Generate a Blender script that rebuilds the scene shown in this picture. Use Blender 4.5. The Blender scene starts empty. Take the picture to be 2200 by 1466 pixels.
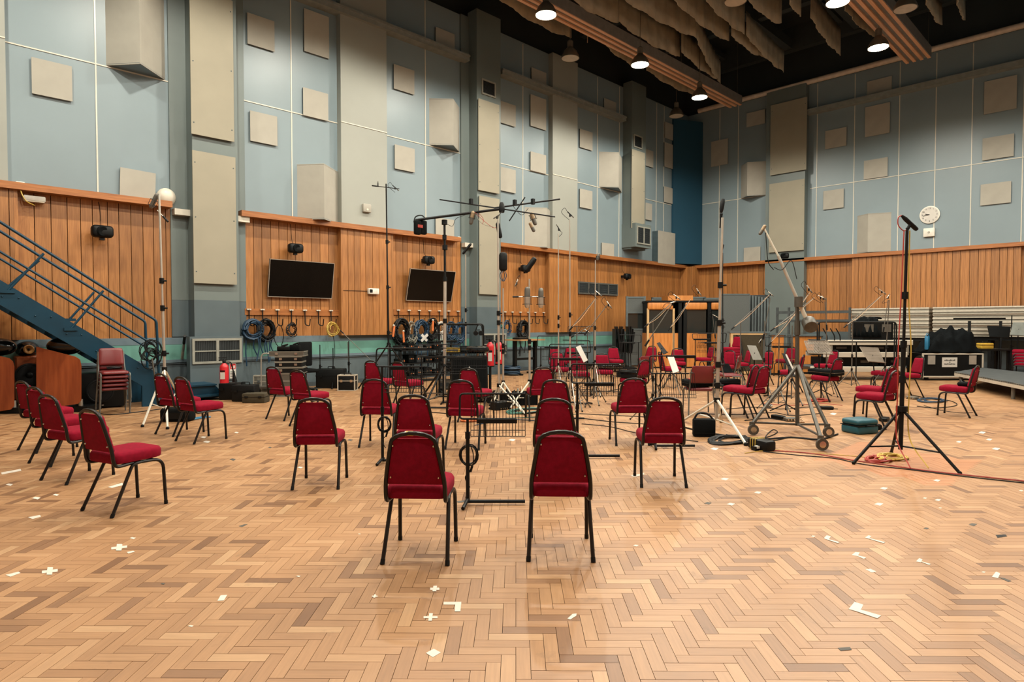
import bpy, math, random
from mathutils import Vector, Matrix
random.seed(7)
R = math.radians
S = bpy.context.scene
COL = S.collection

# ------------------------------------------------------------------ camera
F_PX, CX, CY, CAM_H = 1354.0, 1100.0, 733.0, 1.58
PITCH = math.atan((CY - 696.0) / F_PX)
YAW = R(45.55)
FW = Vector((math.cos(YAW)*math.cos(PITCH), math.sin(YAW)*math.cos(PITCH), -math.sin(PITCH)))
RT = Vector((math.sin(YAW), -math.cos(YAW), 0))
UP = RT.cross(FW)
CAM = Vector((0, 0, CAM_H))
cd = bpy.data.cameras.new('camera')
cd.sensor_width = 36.0
cd.lens = 36.0*F_PX/2200.0
cd.clip_start, cd.clip_end = 0.05, 200
cam = bpy.data.objects.new('camera', cd)
COL.objects.link(cam)
cam.matrix_world = Matrix(((RT.x, UP.x, -FW.x, 0), (RT.y, UP.y, -FW.y, 0), (RT.z, UP.z, -FW.z, CAM_H), (0, 0, 0, 1)))
S.camera = cam
# ------------------------------------------------------------------ world, exposure
w = bpy.data.worlds.new('world'); S.world = w; w.use_nodes = True
w.node_tree.nodes['Background'].inputs[0].default_value = (0.02, 0.025, 0.03, 1)
w.node_tree.nodes['Background'].inputs[1].default_value = 0.3
S.view_settings.view_transform = 'Standard'; S.view_settings.look = 'None'
S.view_settings.gamma = 1.0; S.view_settings.use_curve_mapping = False
S.view_settings.exposure = -0.12
LAMP_POWER = 1500.0
LAMP_COLOR = (1.0, 0.93, 0.80)
LAMP_Z = 9.6
# room: left wall y = 15, end wall x = 25.94, camera at the origin near the opposite corner
YL, XE, X0, Y0, ZC = 15.0, 25.94, -2.4, -2.5, 13.2

# ------------------------------------------------------------------ picture helpers: a pixel to a point in the room
def ray(x, y): return FW + RT*((x-CX)/F_PX) - UP*((y-CY)/F_PX)
def on_z(x, y, z=0.0):
    d = ray(x, y); return CAM + d*((z-CAM_H)/d.z)
def on_left(x, y, off=0.0):
    d = ray(x, y); return CAM + d*((YL-off)/d.y)
def on_end(x, y, off=0.0):
    d = ray(x, y); return CAM + d*((XE-off)/d.x)
def on_depth(x, y, dep): return CAM + ray(x, y)*dep
def depth_of(p): return (Vector(p)-CAM).dot(FW)

# ------------------------------------------------------------------ materials
def lin(h):
    h = h.lstrip('#'); o = []
    for i in (0, 2, 4):
        c = int(h[i:i+2], 16)/255
        o.append(c/12.92 if c <= .04045 else ((c+.055)/1.055)**2.4)
    return (o[0], o[1], o[2], 1)
MATS = {}
def mat(name, col, rough=.5, metal=0., var=.12, scale=6., bump=0., bscale=60., rand=0., col2=None, stretch=None, coat=0., attr=None, sheen=0., spec=None):
    m = bpy.data.materials.new(name); m.use_nodes = True
    nt = m.node_tree; N = nt.nodes; L = nt.links
    b = N['Principled BSDF']
    b.inputs['Roughness'].default_value = rough
    b.inputs['Metallic'].default_value = metal
    if spec is not None: b.inputs['Specular IOR Level'].default_value = spec
    if coat: b.inputs['Coat Weight'].default_value = coat
    if sheen: b.inputs['Sheen Weight'].default_value = sheen
    c = lin(col)
    d = lin(col2) if col2 else tuple(v*(1-2*var) for v in c[:3])+(1,)
    tc = N.new('ShaderNodeTexCoord'); mp = N.new('ShaderNodeMapping')
    L.new(tc.outputs['Object'], mp.inputs['Vector'])
    if stretch: mp.inputs['Scale'].default_value = stretch
    nz = N.new('ShaderNodeTexNoise'); nz.inputs['Scale'].default_value = scale
    nz.inputs['Detail'].default_value = 5
    L.new(mp.outputs['Vector'], nz.inputs['Vector'])
    cr = N.new('ShaderNodeMapRange'); cr.inputs['From Min'].default_value = .3; cr.inputs['From Max'].default_value = .7
    L.new(nz.outputs['Fac'], cr.inputs['Value'])
    mx = N.new('ShaderNodeMix'); mx.data_type = 'RGBA'
    mx.inputs['A'].default_value = c; mx.inputs['B'].default_value = d
    L.new(cr.outputs['Result'], mx.inputs['Factor'])
    out = mx.outputs['Result']
    if rand or attr:
        hsv = N.new('ShaderNodeHueSaturation')
        ma = N.new('ShaderNodeMapRange')
        if attr:
            at = N.new('ShaderNodeAttribute'); at.attribute_name = attr; src = at.outputs['Fac']
        else:
            oi = N.new('ShaderNodeObjectInfo'); src = oi.outputs['Random']
        r = rand or .25
        ma.inputs['To Min'].default_value = 1-r; ma.inputs['To Max'].default_value = 1+r
        L.new(src, ma.inputs['Value']); L.new(ma.outputs['Result'], hsv.inputs['Value'])
        L.new(out, hsv.inputs['Color']); out = hsv.outputs['Color']
    L.new(out, b.inputs['Base Color'])
    if bump:
        bz = N.new('ShaderNodeTexNoise'); bz.inputs['Scale'].default_value = bscale
        L.new(mp.outputs['Vector'], bz.inputs['Vector'])
        bp = N.new('ShaderNodeBump'); bp.inputs['Strength'].default_value = bump; bp.inputs['Distance'].default_value = .01
        L.new(bz.outputs['Fac'], bp.inputs['Height']); L.new(bp.outputs['Normal'], b.inputs['Normal'])
    MATS[name] = m
    return m
def emat(name, col, strength):
    m = bpy.data.materials.new(name); m.use_nodes = True
    b = m.node_tree.nodes['Principled BSDF']
    b.inputs['Base Color'].default_value = lin(col)
    b.inputs['Emission Color'].default_value = lin(col); b.inputs['Emission Strength'].default_value = strength
    MATS[name] = m; return m
M = MATS
mat('wall_blue', '#74848a', .42, var=.05, scale=.7)
mat('wall_blue_deep', '#6f8794', .5, var=.06, scale=.9)
mat('wall_cream', '#8c8f87', .55, var=.05, scale=.8)
mat('pillar_grey', '#626d6b', .5, var=.07, scale=.9)
mat('pillar_low', '#4d5b60', .5, var=.10, scale=1.5)
mat('strip_white', '#c4bfb0', .35, var=.05)
mat('tile_cream', '#9a978c', .75, var=.05, scale=3)
mat('board_olive', '#8b8675', .75, var=.05, scale=1.5)
mat('tile_edge', '#3c4d52', .7)
mat('pipe_grey', '#7f8580', .5)
mat('cream_pipe', '#cdbfae', .5)
mat('wood_plank', '#a36f3d', .42, col2='#7d4f26', scale=3.4, stretch=(11, 11, .5), rand=.2)
mat('wood_rail', '#9e6433', .4, col2='#7b4820', scale=4, stretch=(.6, .6, 8), rand=.1)
mat('joint_dark', '#2a170b', .9)
mat('band_mint', '#61968a', .5, var=.12, scale=2)
mat('band_grey', '#5f717a', .55, var=.10, scale=2)
mat('wall_low', '#515f64', .55, var=.12, scale=1.2)
mat('navy_panel', '#073c51', .8, var=.06, scale=1)
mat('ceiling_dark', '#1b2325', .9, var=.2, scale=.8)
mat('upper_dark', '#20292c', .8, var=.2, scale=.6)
mat('beam_dark', '#2c3436', .7)
mat('drape', '#a49a86', .85, var=.16, scale=2.5)
mat('batten_wood', '#d6a27a', .45, var=.12, scale=4, stretch=(.4, 4, 4))
mat('batten_side', '#77726c', .5)
mat('lamp_metal', '#6f675a', .45, metal=.4)
mat('lamp_glass', '#b5aa97', .4)
emat('lamp_lit', '#ffe9c4', 60.0)
mat('black', '#0a0d0e', .5, var=.2, spec=.22)
mat('black_gloss', '#06080a', .16, var=.2)
mat('black_matte', '#0c0f10', .85, var=.2, spec=.12, bump=.3)
mat('screen_black', '#020303', .25, var=.1, spec=.25)
mat('silver', '#c6c1b6', .34, metal=.7, var=.08)
mat('chrome', '#d6d2c8', .2, metal=1.)
mat('grey_metal', '#67645d', .48, metal=.55)
mat('white_plastic', '#d9d6ca', .5)
mat('vent_dark', '#23292b', .7)
mat('vent_frame', '#8d8e84', .55)
mat('stair_blue', '#083447', .45, var=.12, scale=3, spec=.3)
mat('red_fabric', '#7f0b24', .95, var=.12, scale=30, spec=.15, bump=.25, bscale=400)
mat('red_vinyl', '#6a1d1e', .38, var=.12, scale=6)
mat('chair_frame', '#161412', .35, metal=.2, var=.2, spec=.4)
mat('grey_frame', '#6a6c68', .4, metal=.5)
mat('extinguisher_red', '#c0202a', .35)
mat('cherry', '#9c4f26', .38, col2='#7c3512', scale=3, stretch=(4, 4, .5))
mat('cherry_edge', '#c98a50', .4)
mat('speaker_cone', '#0d1012', .6, spec=.25)
mat('cone_yellow', '#c08a4c', .6)
mat('blue_cable', '#12344d', .55)
mat('black_cable', '#0c0f10', .55, spec=.25)
mat('grey_cable', '#8b877a', .55)
mat('red_cable', '#a03226', .5)
mat('yellow_cable', '#c0a24a', .5)
mat('green_cable', '#2c6355', .5)
mat('orange_plastic', '#d0703a', .5)
mat('paper', '#bfbcb4', .7, var=.04)
mat('tape_white', '#c6bfb2', .65, var=.05)
mat('tape_dark', '#4a4740', .7)
mat('gobo_fabric', '#515655', .9, var=.10, scale=40, bump=.3, bscale=200)
mat('gobo_frame', '#4f5a5c', .55)
mat('booth_wood', '#c3803f', .45, col2='#a5652a', scale=3, stretch=(5, 5, .6))
mat('booth_pale', '#c4a271', .5)
mat('olive_felt', '#3a321f', .9, var=.15, scale=20)
mat('aluminium', '#c9c3b4', .36, metal=.3, var=.1, scale=2, stretch=(.3, 6, 6))
mat('case_alu', '#8d8a7f', .45, metal=.4, var=.08)
mat('deck_grey', '#474c4d', .85, spec=.2)
mat('cyan_plastic', '#12658a', .45)
mat('teal_case', '#0b4c58', .5, var=.1)
mat('yellow_plastic', '#c9a13a', .5)
mat('cloth_black', '#0c1012', .9, var=.3, spec=.1)
mat('mic_grey', '#77746c', .4, metal=.5)
mat('mic_gold', '#8a7458', .45, metal=.4)
mat('clear_glass', '#39403f', .08, var=.05)
M['clear_glass'].node_tree.nodes['Principled BSDF'].inputs['Transmission Weight'].default_value = .55
mat('old_metal', '#56524a', .5, metal=.45, var=.2, scale=8)
mat('perforated', '#7d7264', .6)
mat('desk_top', '#a77f55', .5)
mat('rope', '#c8a98a', .8)
mat('skirting', '#3b464b', .6)
mat('bare_wood', '#b98a5c', .55, var=.2, scale=4, stretch=(.5, 4, 4))

# ------------------------------------------------------------------ mesh building
class MB:
    def __init__(s): s.v = []; s.f = []
    def add(s, vs, fs):
        n = len(s.v); s.v += [tuple(p) for p in vs]; s.f += [tuple(i+n for i in f) for f in fs]; return s
    def box(s, x0, y0, z0, x1, y1, z1, mtx=None):
        x0, x1 = min(x0, x1), max(x0, x1); y0, y1 = min(y0, y1), max(y0, y1); z0, z1 = min(z0, z1), max(z0, z1)
        vs = [Vector(p) for p in ((x0, y0, z0), (x1, y0, z0), (x1, y1, z0), (x0, y1, z0), (x0, y0, z1), (x1, y0, z1), (x1, y1, z1), (x0, y1, z1))]
        if mtx: vs = [mtx @ v for v in vs]
        return s.add(vs, [(3, 2, 1, 0), (4, 5, 6, 7), (0, 1, 5, 4), (1, 2, 6, 5), (2, 3, 7, 6), (3, 0, 4, 7)])
    def rbox(s, x0, y0, z0, x1, y1, z1, r=.02, seg=2, mtx=None):
        import bmesh
        bm = bmesh.new(); bmesh.ops.create_cube(bm, size=1)
        for v in bm.verts: v.co = Vector(((x0+x1)/2+v.co.x*(x1-x0), (y0+y1)/2+v.co.y*(y1-y0), (z0+z1)/2+v.co.z*(z1-z0)))
        bmesh.ops.bevel(bm, geom=list(bm.edges), offset=r, segments=seg, affect='EDGES', profile=.5)
        bm.verts.index_update()
        vs = [v.co.copy() for v in bm.verts]; fs = [[v.index for v in f.verts] for f in bm.faces]; bm.free()
        if mtx: vs = [mtx @ v for v in vs]
        return s.add(vs, fs)
    def prism(s, poly, d):               # polygon (3d points, ccw seen from -d... closed by an offset vector d)
        n = len(poly); P = [Vector(p) for p in poly]; d = Vector(d)
        vs = P+[p+d for p in P]
        nrm = Vector((0, 0, 0))
        for i in range(n): nrm += (P[i]-P[0]).cross(P[(i+1) % n]-P[0])
        fs = [tuple(range(n)), tuple(range(2*n-1, n-1, -1))]+[(i, i+n, (i+1) % n+n, (i+1) % n) for i in range(n)]
        if nrm.dot(d) > 0: fs = [tuple(reversed(f)) for f in fs]
        return s.add(vs, fs)
    def tube(s, pts, r, n=8, closed=False, cap=True):
        P = [Vector(p) for p in pts]; m = len(P)
        rr = r if isinstance(r, (list, tuple)) else [r]*m
        T = []
        for i in range(m):
            if closed: t = (P[(i+1) % m]-P[i-1])
            elif i == 0: t = P[1]-P[0]
            elif i == m-1: t = P[-1]-P[-2]
            else: t = (P[i+1]-P[i]).normalized()+(P[i]-P[i-1]).normalized()
            if t.length < 1e-9: t = Vector((0, 0, 1))
            T.append(t.normalized())
        a = Vector((0, 0, 1)) if abs(T[0].z) < .9 else Vector((1, 0, 0))
        u = T[0].cross(a).normalized(); vs = []
        for i in range(m):
            u = (u-T[i]*u.dot(T[i]))
            if u.length < 1e-6: u = T[i].orthogonal()
            u.normalize(); v = T[i].cross(u)
            for k in range(n):
                an = 2*math.pi*k/n
                vs.append(P[i]+(u*math.cos(an)+v*math.sin(an))*rr[i])
        fs = []
        for i in range(m if closed else m-1):
            j = (i+1) % m
            for k in range(n):
                k2 = (k+1) % n; fs.append((i*n+k, i*n+k2, j*n+k2, j*n+k))
        if cap and not closed:
            fs.append(tuple(range(n-1, -1, -1))); fs.append(tuple((m-1)*n+k for k in range(n)))
        return s.add(vs, fs)
    def cyl(s, p, q, r, n=12, r2=None): return s.tube([p, q], [r, r if r2 is None else r2], n)
    def lathe(s, o, ax, prof, n=16, caps=True):      # profile [(radius, distance along axis)]
        o = Vector(o); ax = Vector(ax).normalized(); u = ax.orthogonal().normalized(); v = ax.cross(u); vs = []; fs = []
        for (r, h) in prof:
            for k in range(n):
                an = 2*math.pi*k/n; vs.append(o+ax*h+(u*math.cos(an)+v*math.sin(an))*max(r, 1e-4))
        m = len(prof)
        for i in range(m-1):
            for k in range(n):
                k2 = (k+1) % n; fs.append((i*n+k, i*n+k2, (i+1)*n+k2, (i+1)*n+k))
        if caps and prof[0][0] > 1e-3: fs.append(tuple(range(n-1, -1, -1)))
        if caps and prof[-1][0] > 1e-3: fs.append(tuple((m-1)*n+k for k in range(n)))
        return s.add(vs, fs)
    def ball(s, o, r, n=12, m=8, sc=(1, 1, 1)):
        o = Vector(o); vs = [o+Vector((0, 0, -r*sc[2]))]; fs = []
        for i in range(1, m):
            t = math.pi*i/m
            for k in range(n):
                a = 2*math.pi*k/n
                vs.append(o+Vector((r*sc[0]*math.sin(t)*math.cos(a), r*sc[1]*math.sin(t)*math.sin(a), -r*sc[2]*math.cos(t))))
        vs.append(o+Vector((0, 0, r*sc[2]))); e = len(vs)-1
        for k in range(n):
            k2 = (k+1) % n; fs.append((0, 1+k2, 1+k)); fs.append((e, 1+(m-2)*n+k, 1+(m-2)*n+k2))
            for i in range(m-2): fs.append((1+i*n+k, 1+i*n+k2, 1+(i+1)*n+k2, 1+(i+1)*n+k))
        return s.add(vs, fs)
    def mesh(s, name, material, smooth=35):
        me = bpy.data.meshes.new(name); me.from_pydata(s.v, [], s.f); me.update()
        if material: me.materials.append(M[material] if isinstance(material, str) else material)
        if smooth:
            me.polygons.foreach_set('use_smooth', [True]*len(me.polygons)); me.set_sharp_from_angle(angle=R(smooth))
        return me
    def obj(s, name, material, parent=None, smooth=35, loc=None):
        o = bpy.data.objects.new(name, s.mesh(name, material, smooth)); COL.objects.link(o)
        if parent is not None: o.parent = parent
        if loc is not None: o.location = loc
        return o
def tag(o, label, cat, group=None):
    o['label'] = label; o['category'] = cat
    if group: o['group'] = group
    return o
def thing(name, label, cat, loc=(0, 0, 0), rz=0., group=None):
    o = bpy.data.objects.new(name, None); COL.objects.link(o); o.empty_display_size = .1
    o.location = loc; o.rotation_euler = (0, 0, rz)
    return tag(o, label, cat, group)
def struct(o): o['kind'] = 'structure'; return o
def stuff(o): o['kind'] = 'stuff'; return o
def inst(me, name, parent, loc, rz=0., scale=None):
    o = bpy.data.objects.new(name, me); COL.objects.link(o); o.parent = parent; o.location = loc; o.rotation_euler = (0, 0, rz)
    if scale: o.scale = scale
    return o
def dup(root, loc, rz, label, group=None, cat=None):
    r = root.copy(); COL.objects.link(r); r.location = loc; r.rotation_euler = (0, 0, rz); r['label'] = label
    if group: r['group'] = group
    for ch in list(root.children):
        c = ch.copy(); COL.objects.link(c); c.parent = r
        for g in list(ch.children):
            d = g.copy(); COL.objects.link(d); d.parent = c
    return r
def wire(pts, k=6):                      # a smooth curve through points
    P = [Vector(p) for p in pts]; P = [P[0]*2-P[1]]+P+[P[-1]*2-P[-2]]; o = []
    for i in range(1, len(P)-2):
        for j in range(k):
            t = j/k; a, b, c, d = P[i-1:i+3]
            o.append(.5*((2*b)+(c-a)*t+(2*a-5*b+4*c-d)*t*t+(3*b-a-3*c+d)*t**3))
    o.append(P[-2]); return o
def bend(pts, r, k=5):                   # a polyline with rounded corners
    P = [Vector(p) for p in pts]; o = [P[0]]
    for i in range(1, len(P)-1):
        a, b, c = P[i-1:i+2]; d1 = (a-b); d2 = (c-b); q = min(r, d1.length*.49, d2.length*.49)
        s0 = b+d1.normalized()*q; s1 = b+d2.normalized()*q
        for j in range(k+1):
            t = j/k; o.append((1-t)**2*s0+2*t*(1-t)*b+t*t*s1)
    o.append(P[-1]); return o
# ================================================================== SETTING
ZR = 4.12                                  # height of the wooden rail
# floor: dark screed below, herringbone blocks on top
flo = struct(MB().box(X0-.3, Y0-.3, -.2, XE+.3, YL+.3, -.012).obj('floor', 'joint_dark'))
def floor_material():
    m = bpy.data.materials.new('parquet'); m.use_nodes = True; nt = m.node_tree; N = nt.nodes; L = nt.links
    b = N['Principled BSDF']; b.inputs['Roughness'].default_value = .42
    at = N.new('ShaderNodeAttribute'); at.attribute_name = 'tone'
    ad = N.new('ShaderNodeAttribute'); ad.attribute_name = 'dir'
    geo = N.new('ShaderNodeNewGeometry')
    ramp = N.new('ShaderNodeValToRGB'); e = ramp.color_ramp.elements
    cols = [(0, '#6b4a2f'), (.12, '#7b593c'), (.3, '#906b49'), (.6, '#9a7450'), (.85, '#a37e5a'), (1, '#a98763')]
    e[0].position, e[0].color = 0, lin(cols[0][1]); e[1].position, e[1].color = 1, lin(cols[-1][1])
    for p, c in cols[1:-1]: q = e.new(p); q.color = lin(c)
    L.new(at.outputs['Fac'], ramp.inputs['Fac'])
    # grain along the block
    rot = N.new('ShaderNodeVectorRotate'); rot.rotation_type = 'Z_AXIS'; L.new(geo.outputs['Position'], rot.inputs['Vector']); L.new(ad.outputs['Fac'], rot.inputs['Angle'])
    mp = N.new('ShaderNodeMapping'); mp.inputs['Scale'].default_value = (5, 70, 1); L.new(rot.outputs['Vector'], mp.inputs['Vector'])
    gn = N.new('ShaderNodeTexNoise'); gn.inputs['Scale'].default_value = 1.; gn.inputs['Detail'].default_value = 4; L.new(mp.outputs['Vector'], gn.inputs['Vector'])
    g2 = N.new('ShaderNodeMapRange'); g2.inputs['From Min'].default_value = .3; g2.inputs['From Max'].default_value = .7; g2.inputs['To Min'].default_value = .90; g2.inputs['To Max'].default_value = 1.08
    L.new(gn.outputs['Fac'], g2.inputs['Value'])
    # broad wear and dark scuffs
    w1 = N.new('ShaderNodeTexNoise'); w1.inputs['Scale'].default_value = .55; w1.inputs['Detail'].default_value = 6; w1.inputs['Roughness'].default_value = .6; L.new(geo.outputs['Position'], w1.inputs['Vector'])
    w2 = N.new('ShaderNodeMapRange'); w2.inputs['From Min'].default_value = .35; w2.inputs['From Max'].default_value = .65; w2.inputs['To Min'].default_value = .86; w2.inputs['To Max'].default_value = 1.08; L.new(w1.outputs['Fac'], w2.inputs['Value'])
    s1 = N.new('ShaderNodeTexNoise'); s1.inputs['Scale'].default_value = 3.3; s1.inputs['Detail'].default_value = 8; s1.inputs['Roughness'].default_value = .7; L.new(geo.outputs['Position'], s1.inputs['Vector'])
    s2 = N.new('ShaderNodeMapRange'); s2.inputs['From Min'].default_value = .60; s2.inputs['From Max'].default_value = .74; s2.inputs['To Min'].default_value = 1.; s2.inputs['To Max'].default_value = .62; L.new(s1.outputs['Fac'], s2.inputs['Value'])
    m1 = N.new('ShaderNodeMath'); m1.operation = 'MULTIPLY'; L.new(g2.outputs['Result'], m1.inputs[0]); L.new(w2.outputs['Result'], m1.inputs[1])
    m2 = N.new('ShaderNodeMath'); m2.operation = 'MULTIPLY'; L.new(m1.outputs[0], m2.inputs[0]); L.new(s2.outputs['Result'], m2.inputs[1])
    # a re-laid pinkish patch
    ap = N.new('ShaderNodeAttribute'); ap.attribute_name = 'patch'
    pm = N.new('ShaderNodeMix'); pm.data_type = 'RGBA'; pm.inputs['B'].default_value = lin('#a9714a'); L.new(ramp.outputs['Color'], pm.inputs['A'])
    pf = N.new('ShaderNodeMath'); pf.operation = 'MULTIPLY'; pf.inputs[1].default_value = .75; L.new(ap.outputs['Fac'], pf.inputs[0]); L.new(pf.outputs[0], pm.inputs['Factor'])
    hs = N.new('ShaderNodeHueSaturation'); L.new(pm.outputs['Result'], hs.inputs['Color']); L.new(m2.outputs[0], hs.inputs['Value'])
    L.new(hs.outputs['Color'], b.inputs['Base Color'])
    rm = N.new('ShaderNodeMapRange'); rm.inputs['To Min'].default_value = .34; rm.inputs['To Max'].default_value = .55; L.new(w1.outputs['Fac'], rm.inputs['Value']); L.new(rm.outputs['Result'], b.inputs['Roughness'])
    M['parquet'] = m
floor_material()
def parquet():
    Lb, Wb, g = .276, .069, .0009
    c, s = math.cos(R(45.2)), math.sin(R(45.2))
    def wp(x, y): return (x*c+y*s, x*s-y*c)
    patch = [on_z(*p) for p in ((1745, 985), (1850, 948), (2085, 990), (2045, 1050), (1900, 1022))]
    def inside(x, y):
        r = False; n = len(patch)
        for i in range(n):
            a, b = patch[i], patch[i-1]
            if (a.y > y) != (b.y > y) and x < (b.x-a.x)*(y-a.y)/(b.y-a.y)+a.x: r = not r
        return r
    blocks = []
    N = 360
    for i in range(-N, N):
        for j in range(-70, 70):
            ox, oy = i*Wb+j*Lb, i*Wb-j*Lb
            for d, (ax, ay, bx, by) in ((0, (0, 0, Lb, Wb)), (1, (0, Wb, Wb, Wb+Lb))):
                x, y = wp(ox+(ax+bx)/2, oy+(ay+by)/2)
                if x < X0 or x > XE-.05 or y < Y0 or y > YL-.05: continue
                t = x*FW.x+y*FW.y
                blocks.append((t, d, ox+(ax+bx)/2, oy+(ay+by)/2, x, y))
    rnd = random.Random(3)
    def tone(x, y):
        q = rnd.random()
        if q < .045: return rnd.uniform(0, .14)
        return min(1, max(.1, rnd.gauss(.55, .2)))
    # the blocks that show largest are objects of their own
    vis = [b for b in blocks if b[0] > 2.72 and abs((b[4]*RT.x+b[5]*RT.y)/b[0]) < .84]
    vis.sort(); near = set(id(b) for b in vis[:300])
    def attrs(me, tones, dirs, pts):
        for nm, dat in (('tone', tones), ('dir', dirs), ('patch', pts)):
            a = me.attributes.new(nm, 'FLOAT', 'FACE'); a.data.foreach_set('value', dat)
    BF = [(4, 5, 6, 7), (0, 1, 5, 4), (1, 2, 6, 5), (2, 3, 7, 6), (3, 0, 4, 7)]
    def bv(cx, cy, hx, hy, z):
        o = []
        for zz, q in ((-.012, 0), (z, .0004)):
            for sx, sy in ((-1, -1), (1, -1), (1, 1), (-1, 1)):
                x, y = wp(cx+sx*(hx-g-q), cy+sy*(hy-g-q)); o.append((x, y, zz))
        return o
    V, Fc, tn, dr, pt = [], [], [], [], []
    shared = {}
    for b in blocks:
        t, d, cx, cy, x, y = b
        hx, hy = (Lb/2, Wb/2) if d == 0 else (Wb/2, Lb/2)
        if id(b) in near:
            k = int(tone(x, y)*11.99); key = (d, k)
            if key not in shared:
                me = bpy.data.meshes.new('parquet_block'); me.from_pydata(bv(0, 0, hx, hy, 0), [], BF); me.update()
                me.materials.append(M['parquet']); attrs(me, [(k+.5)/12]*5, [R(-45.2) if d == 0 else R(-135.2)]*5, [0.]*5); shared[key] = me
            o = bpy.data.objects.new('parquet_block', shared[key]); COL.objects.link(o); o.parent = flo; o.location = (x, y, rnd.uniform(-.0005, .0003))
        else:
            n = len(V); V += bv(cx, cy, hx, hy, rnd.uniform(-.0005, .0003)); Fc += [tuple(i+n for i in f) for f in BF]
            tn += [tone(x, y)]*5; dr += [R(-45.2) if d == 0 else R(-135.2)]*5; pt += [1. if inside(x, y) else 0.]*5
    me = bpy.data.meshes.new('parquet_field'); me.from_pydata(V, [], Fc); me.update(); me.materials.append(M['parquet']); attrs(me, tn, dr, pt)
    o = bpy.data.objects.new('parquet_field', me); COL.objects.link(o); o.parent = flo; stuff(o)
parquet()

# walls ------------------------------------------------------------
wl = struct(MB().box(X0, YL, 0, XE+.3, YL+.3, 1.28).box(X0, YL, ZR, XE+.3, YL+.3, 11.0).obj('wall_left', 'wall_blue'))
we = struct(MB().box(XE, Y0, 0, XE+.3, YL, 1.28).box(XE, Y0, ZR, XE+.3, YL, 11.0).obj('wall_end', 'wall_blue'))
struct(MB().box(X0, YL+.02, 1.28, XE+.3, YL+.3, ZR).obj('wall_left_backing', 'joint_dark', wl)); struct(MB().box(XE+.02, Y0, 1.28, XE+.3, YL, ZR).obj('wall_end_backing', 'joint_dark', we))
PLW = struct(bpy.data.objects.new('wall_left_panelling', None)); COL.objects.link(PLW); PEW = struct(bpy.data.objects.new('wall_end_panelling', None)); COL.objects.link(PEW)
wr = struct(MB().box(X0, Y0-.3, 0, XE, Y0, 11.0).obj('wall_right', 'wall_blue'))
wb = struct(MB().box(X0-.3, Y0, 0, X0, YL, 11.0).obj('wall_back', 'wall_blue'))
for n_, a in (('wall_right_dado', (X0, Y0, 1.2, XE, Y0+.04, ZR)), ('wall_back_dado', (X0, Y0, 1.2, X0+.04, YL, ZR))):
    MB().box(*a).obj(n_, 'wood_plank', wr if 'right' in n_ else wb)
# dark storey above the panelling
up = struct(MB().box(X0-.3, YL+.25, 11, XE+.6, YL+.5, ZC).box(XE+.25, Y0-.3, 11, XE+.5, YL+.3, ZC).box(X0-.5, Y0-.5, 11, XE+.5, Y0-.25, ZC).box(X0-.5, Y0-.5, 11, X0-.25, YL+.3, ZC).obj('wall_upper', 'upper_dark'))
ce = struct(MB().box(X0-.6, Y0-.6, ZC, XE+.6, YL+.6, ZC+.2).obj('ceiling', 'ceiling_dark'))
for i in range(8):
    x = 1.5+i*3.4
    MB().box(x, Y0-.25, 12.3, x+.28, YL+.25, ZC).obj('ceiling_beam', 'beam_dark', ce)
for y in (1.2, 4.1, 8.3, 12.9):
    MB().box(X0, y, 12.75, XE+.2, y+.16, 12.95).obj('ceiling_joist', 'beam_dark', ce)
for y in (2.6, 7.2, 10.0):                 # ventilation ducts up in the dark
    MB().box(X0+1, y, 12.2, XE-1, y+.6, 12.55).obj('air_duct', 'beam_dark', ce)

# planks ------------------------------------------------------------
PL = {}
def plank_mesh(wd, h, axis):
    k = (round(wd*50), round(h*20), axis)
    if k not in PL:
        wq = k[0]/50-.006
        mb = MB()
        c = .004
        if axis == 'x': mb.add([(0, .02, 0), (wq, .02, 0), (wq, .02, h), (0, .02, h), (c, 0, 0), (wq-c, 0, 0), (wq-c, 0, h), (c, 0, h)], [(4, 5, 6, 7), (0, 4, 7, 3), (5, 1, 2, 6), (0, 1, 5, 4), (7, 6, 2, 3)])
        else: mb.add([(.02, 0, 0), (.02, wq, 0), (.02, wq, h), (.02, 0, h), (0, c, 0), (0, wq-c, 0), (0, wq-c, h), (0, c, h)], [(7, 6, 5, 4), (3, 7, 4, 0), (6, 2, 1, 5), (4, 5, 1, 0), (3, 2, 6, 7)])
        PL[k] = mb.mesh('plank', 'wood_plank', 0)
    return PL[k], k[0]/50
prn = random.Random(11)
def planks(parent, axis, a0, a1, off, z0=1.28, z1=ZR, lo=.15, hi=.26):
    a = a0
    while a < a1-.04:
        wd = round(prn.uniform(lo, hi)*50)/50
        if a1-a-wd < .08: wd = round((a1-a)*50)/50
        me, wq = plank_mesh(wd, z1-z0, axis)
        inst(me, 'plank', parent, (a, YL-off, z0) if axis == 'x' else (XE-off, a, z0))
        a += wq
PRO = .20                                   # the bays that stand proud
def lx(px, off=0): return on_left(px, 600, off).x
def ey(px, off=0): return on_end(px, 600, off).y
bays = [(X0, lx(37, PRO), PRO), (lx(37, PRO), lx(369), .02), (lx(523), lx(735, PRO), .02), (lx(735, PRO), lx(843, PRO), PRO), (lx(843, PRO), lx(991), .02),
        (lx(1072), lx(1180, PRO), .02), (lx(1180, PRO), lx(1240, PRO), PRO), (lx(1240, PRO), 25.3, .02)]
for a0, a1, off in bays:
    planks(PLW, 'x', a0, a1, off, lo=.15 if a0 > 4 else .2, hi=.25 if a0 > 4 else .3)
    if off > .1:
        for q in (a0, a1): MB().box(q-.03, YL-off-.004, 1.28, q+.03, YL, ZR).obj('panel_return', 'wood_plank', PLW)
        MB().box(a0+.02, YL-off+.02, 1.28, a1-.02, YL, ZR).obj('panel_core', 'joint_dark', PLW)
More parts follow.
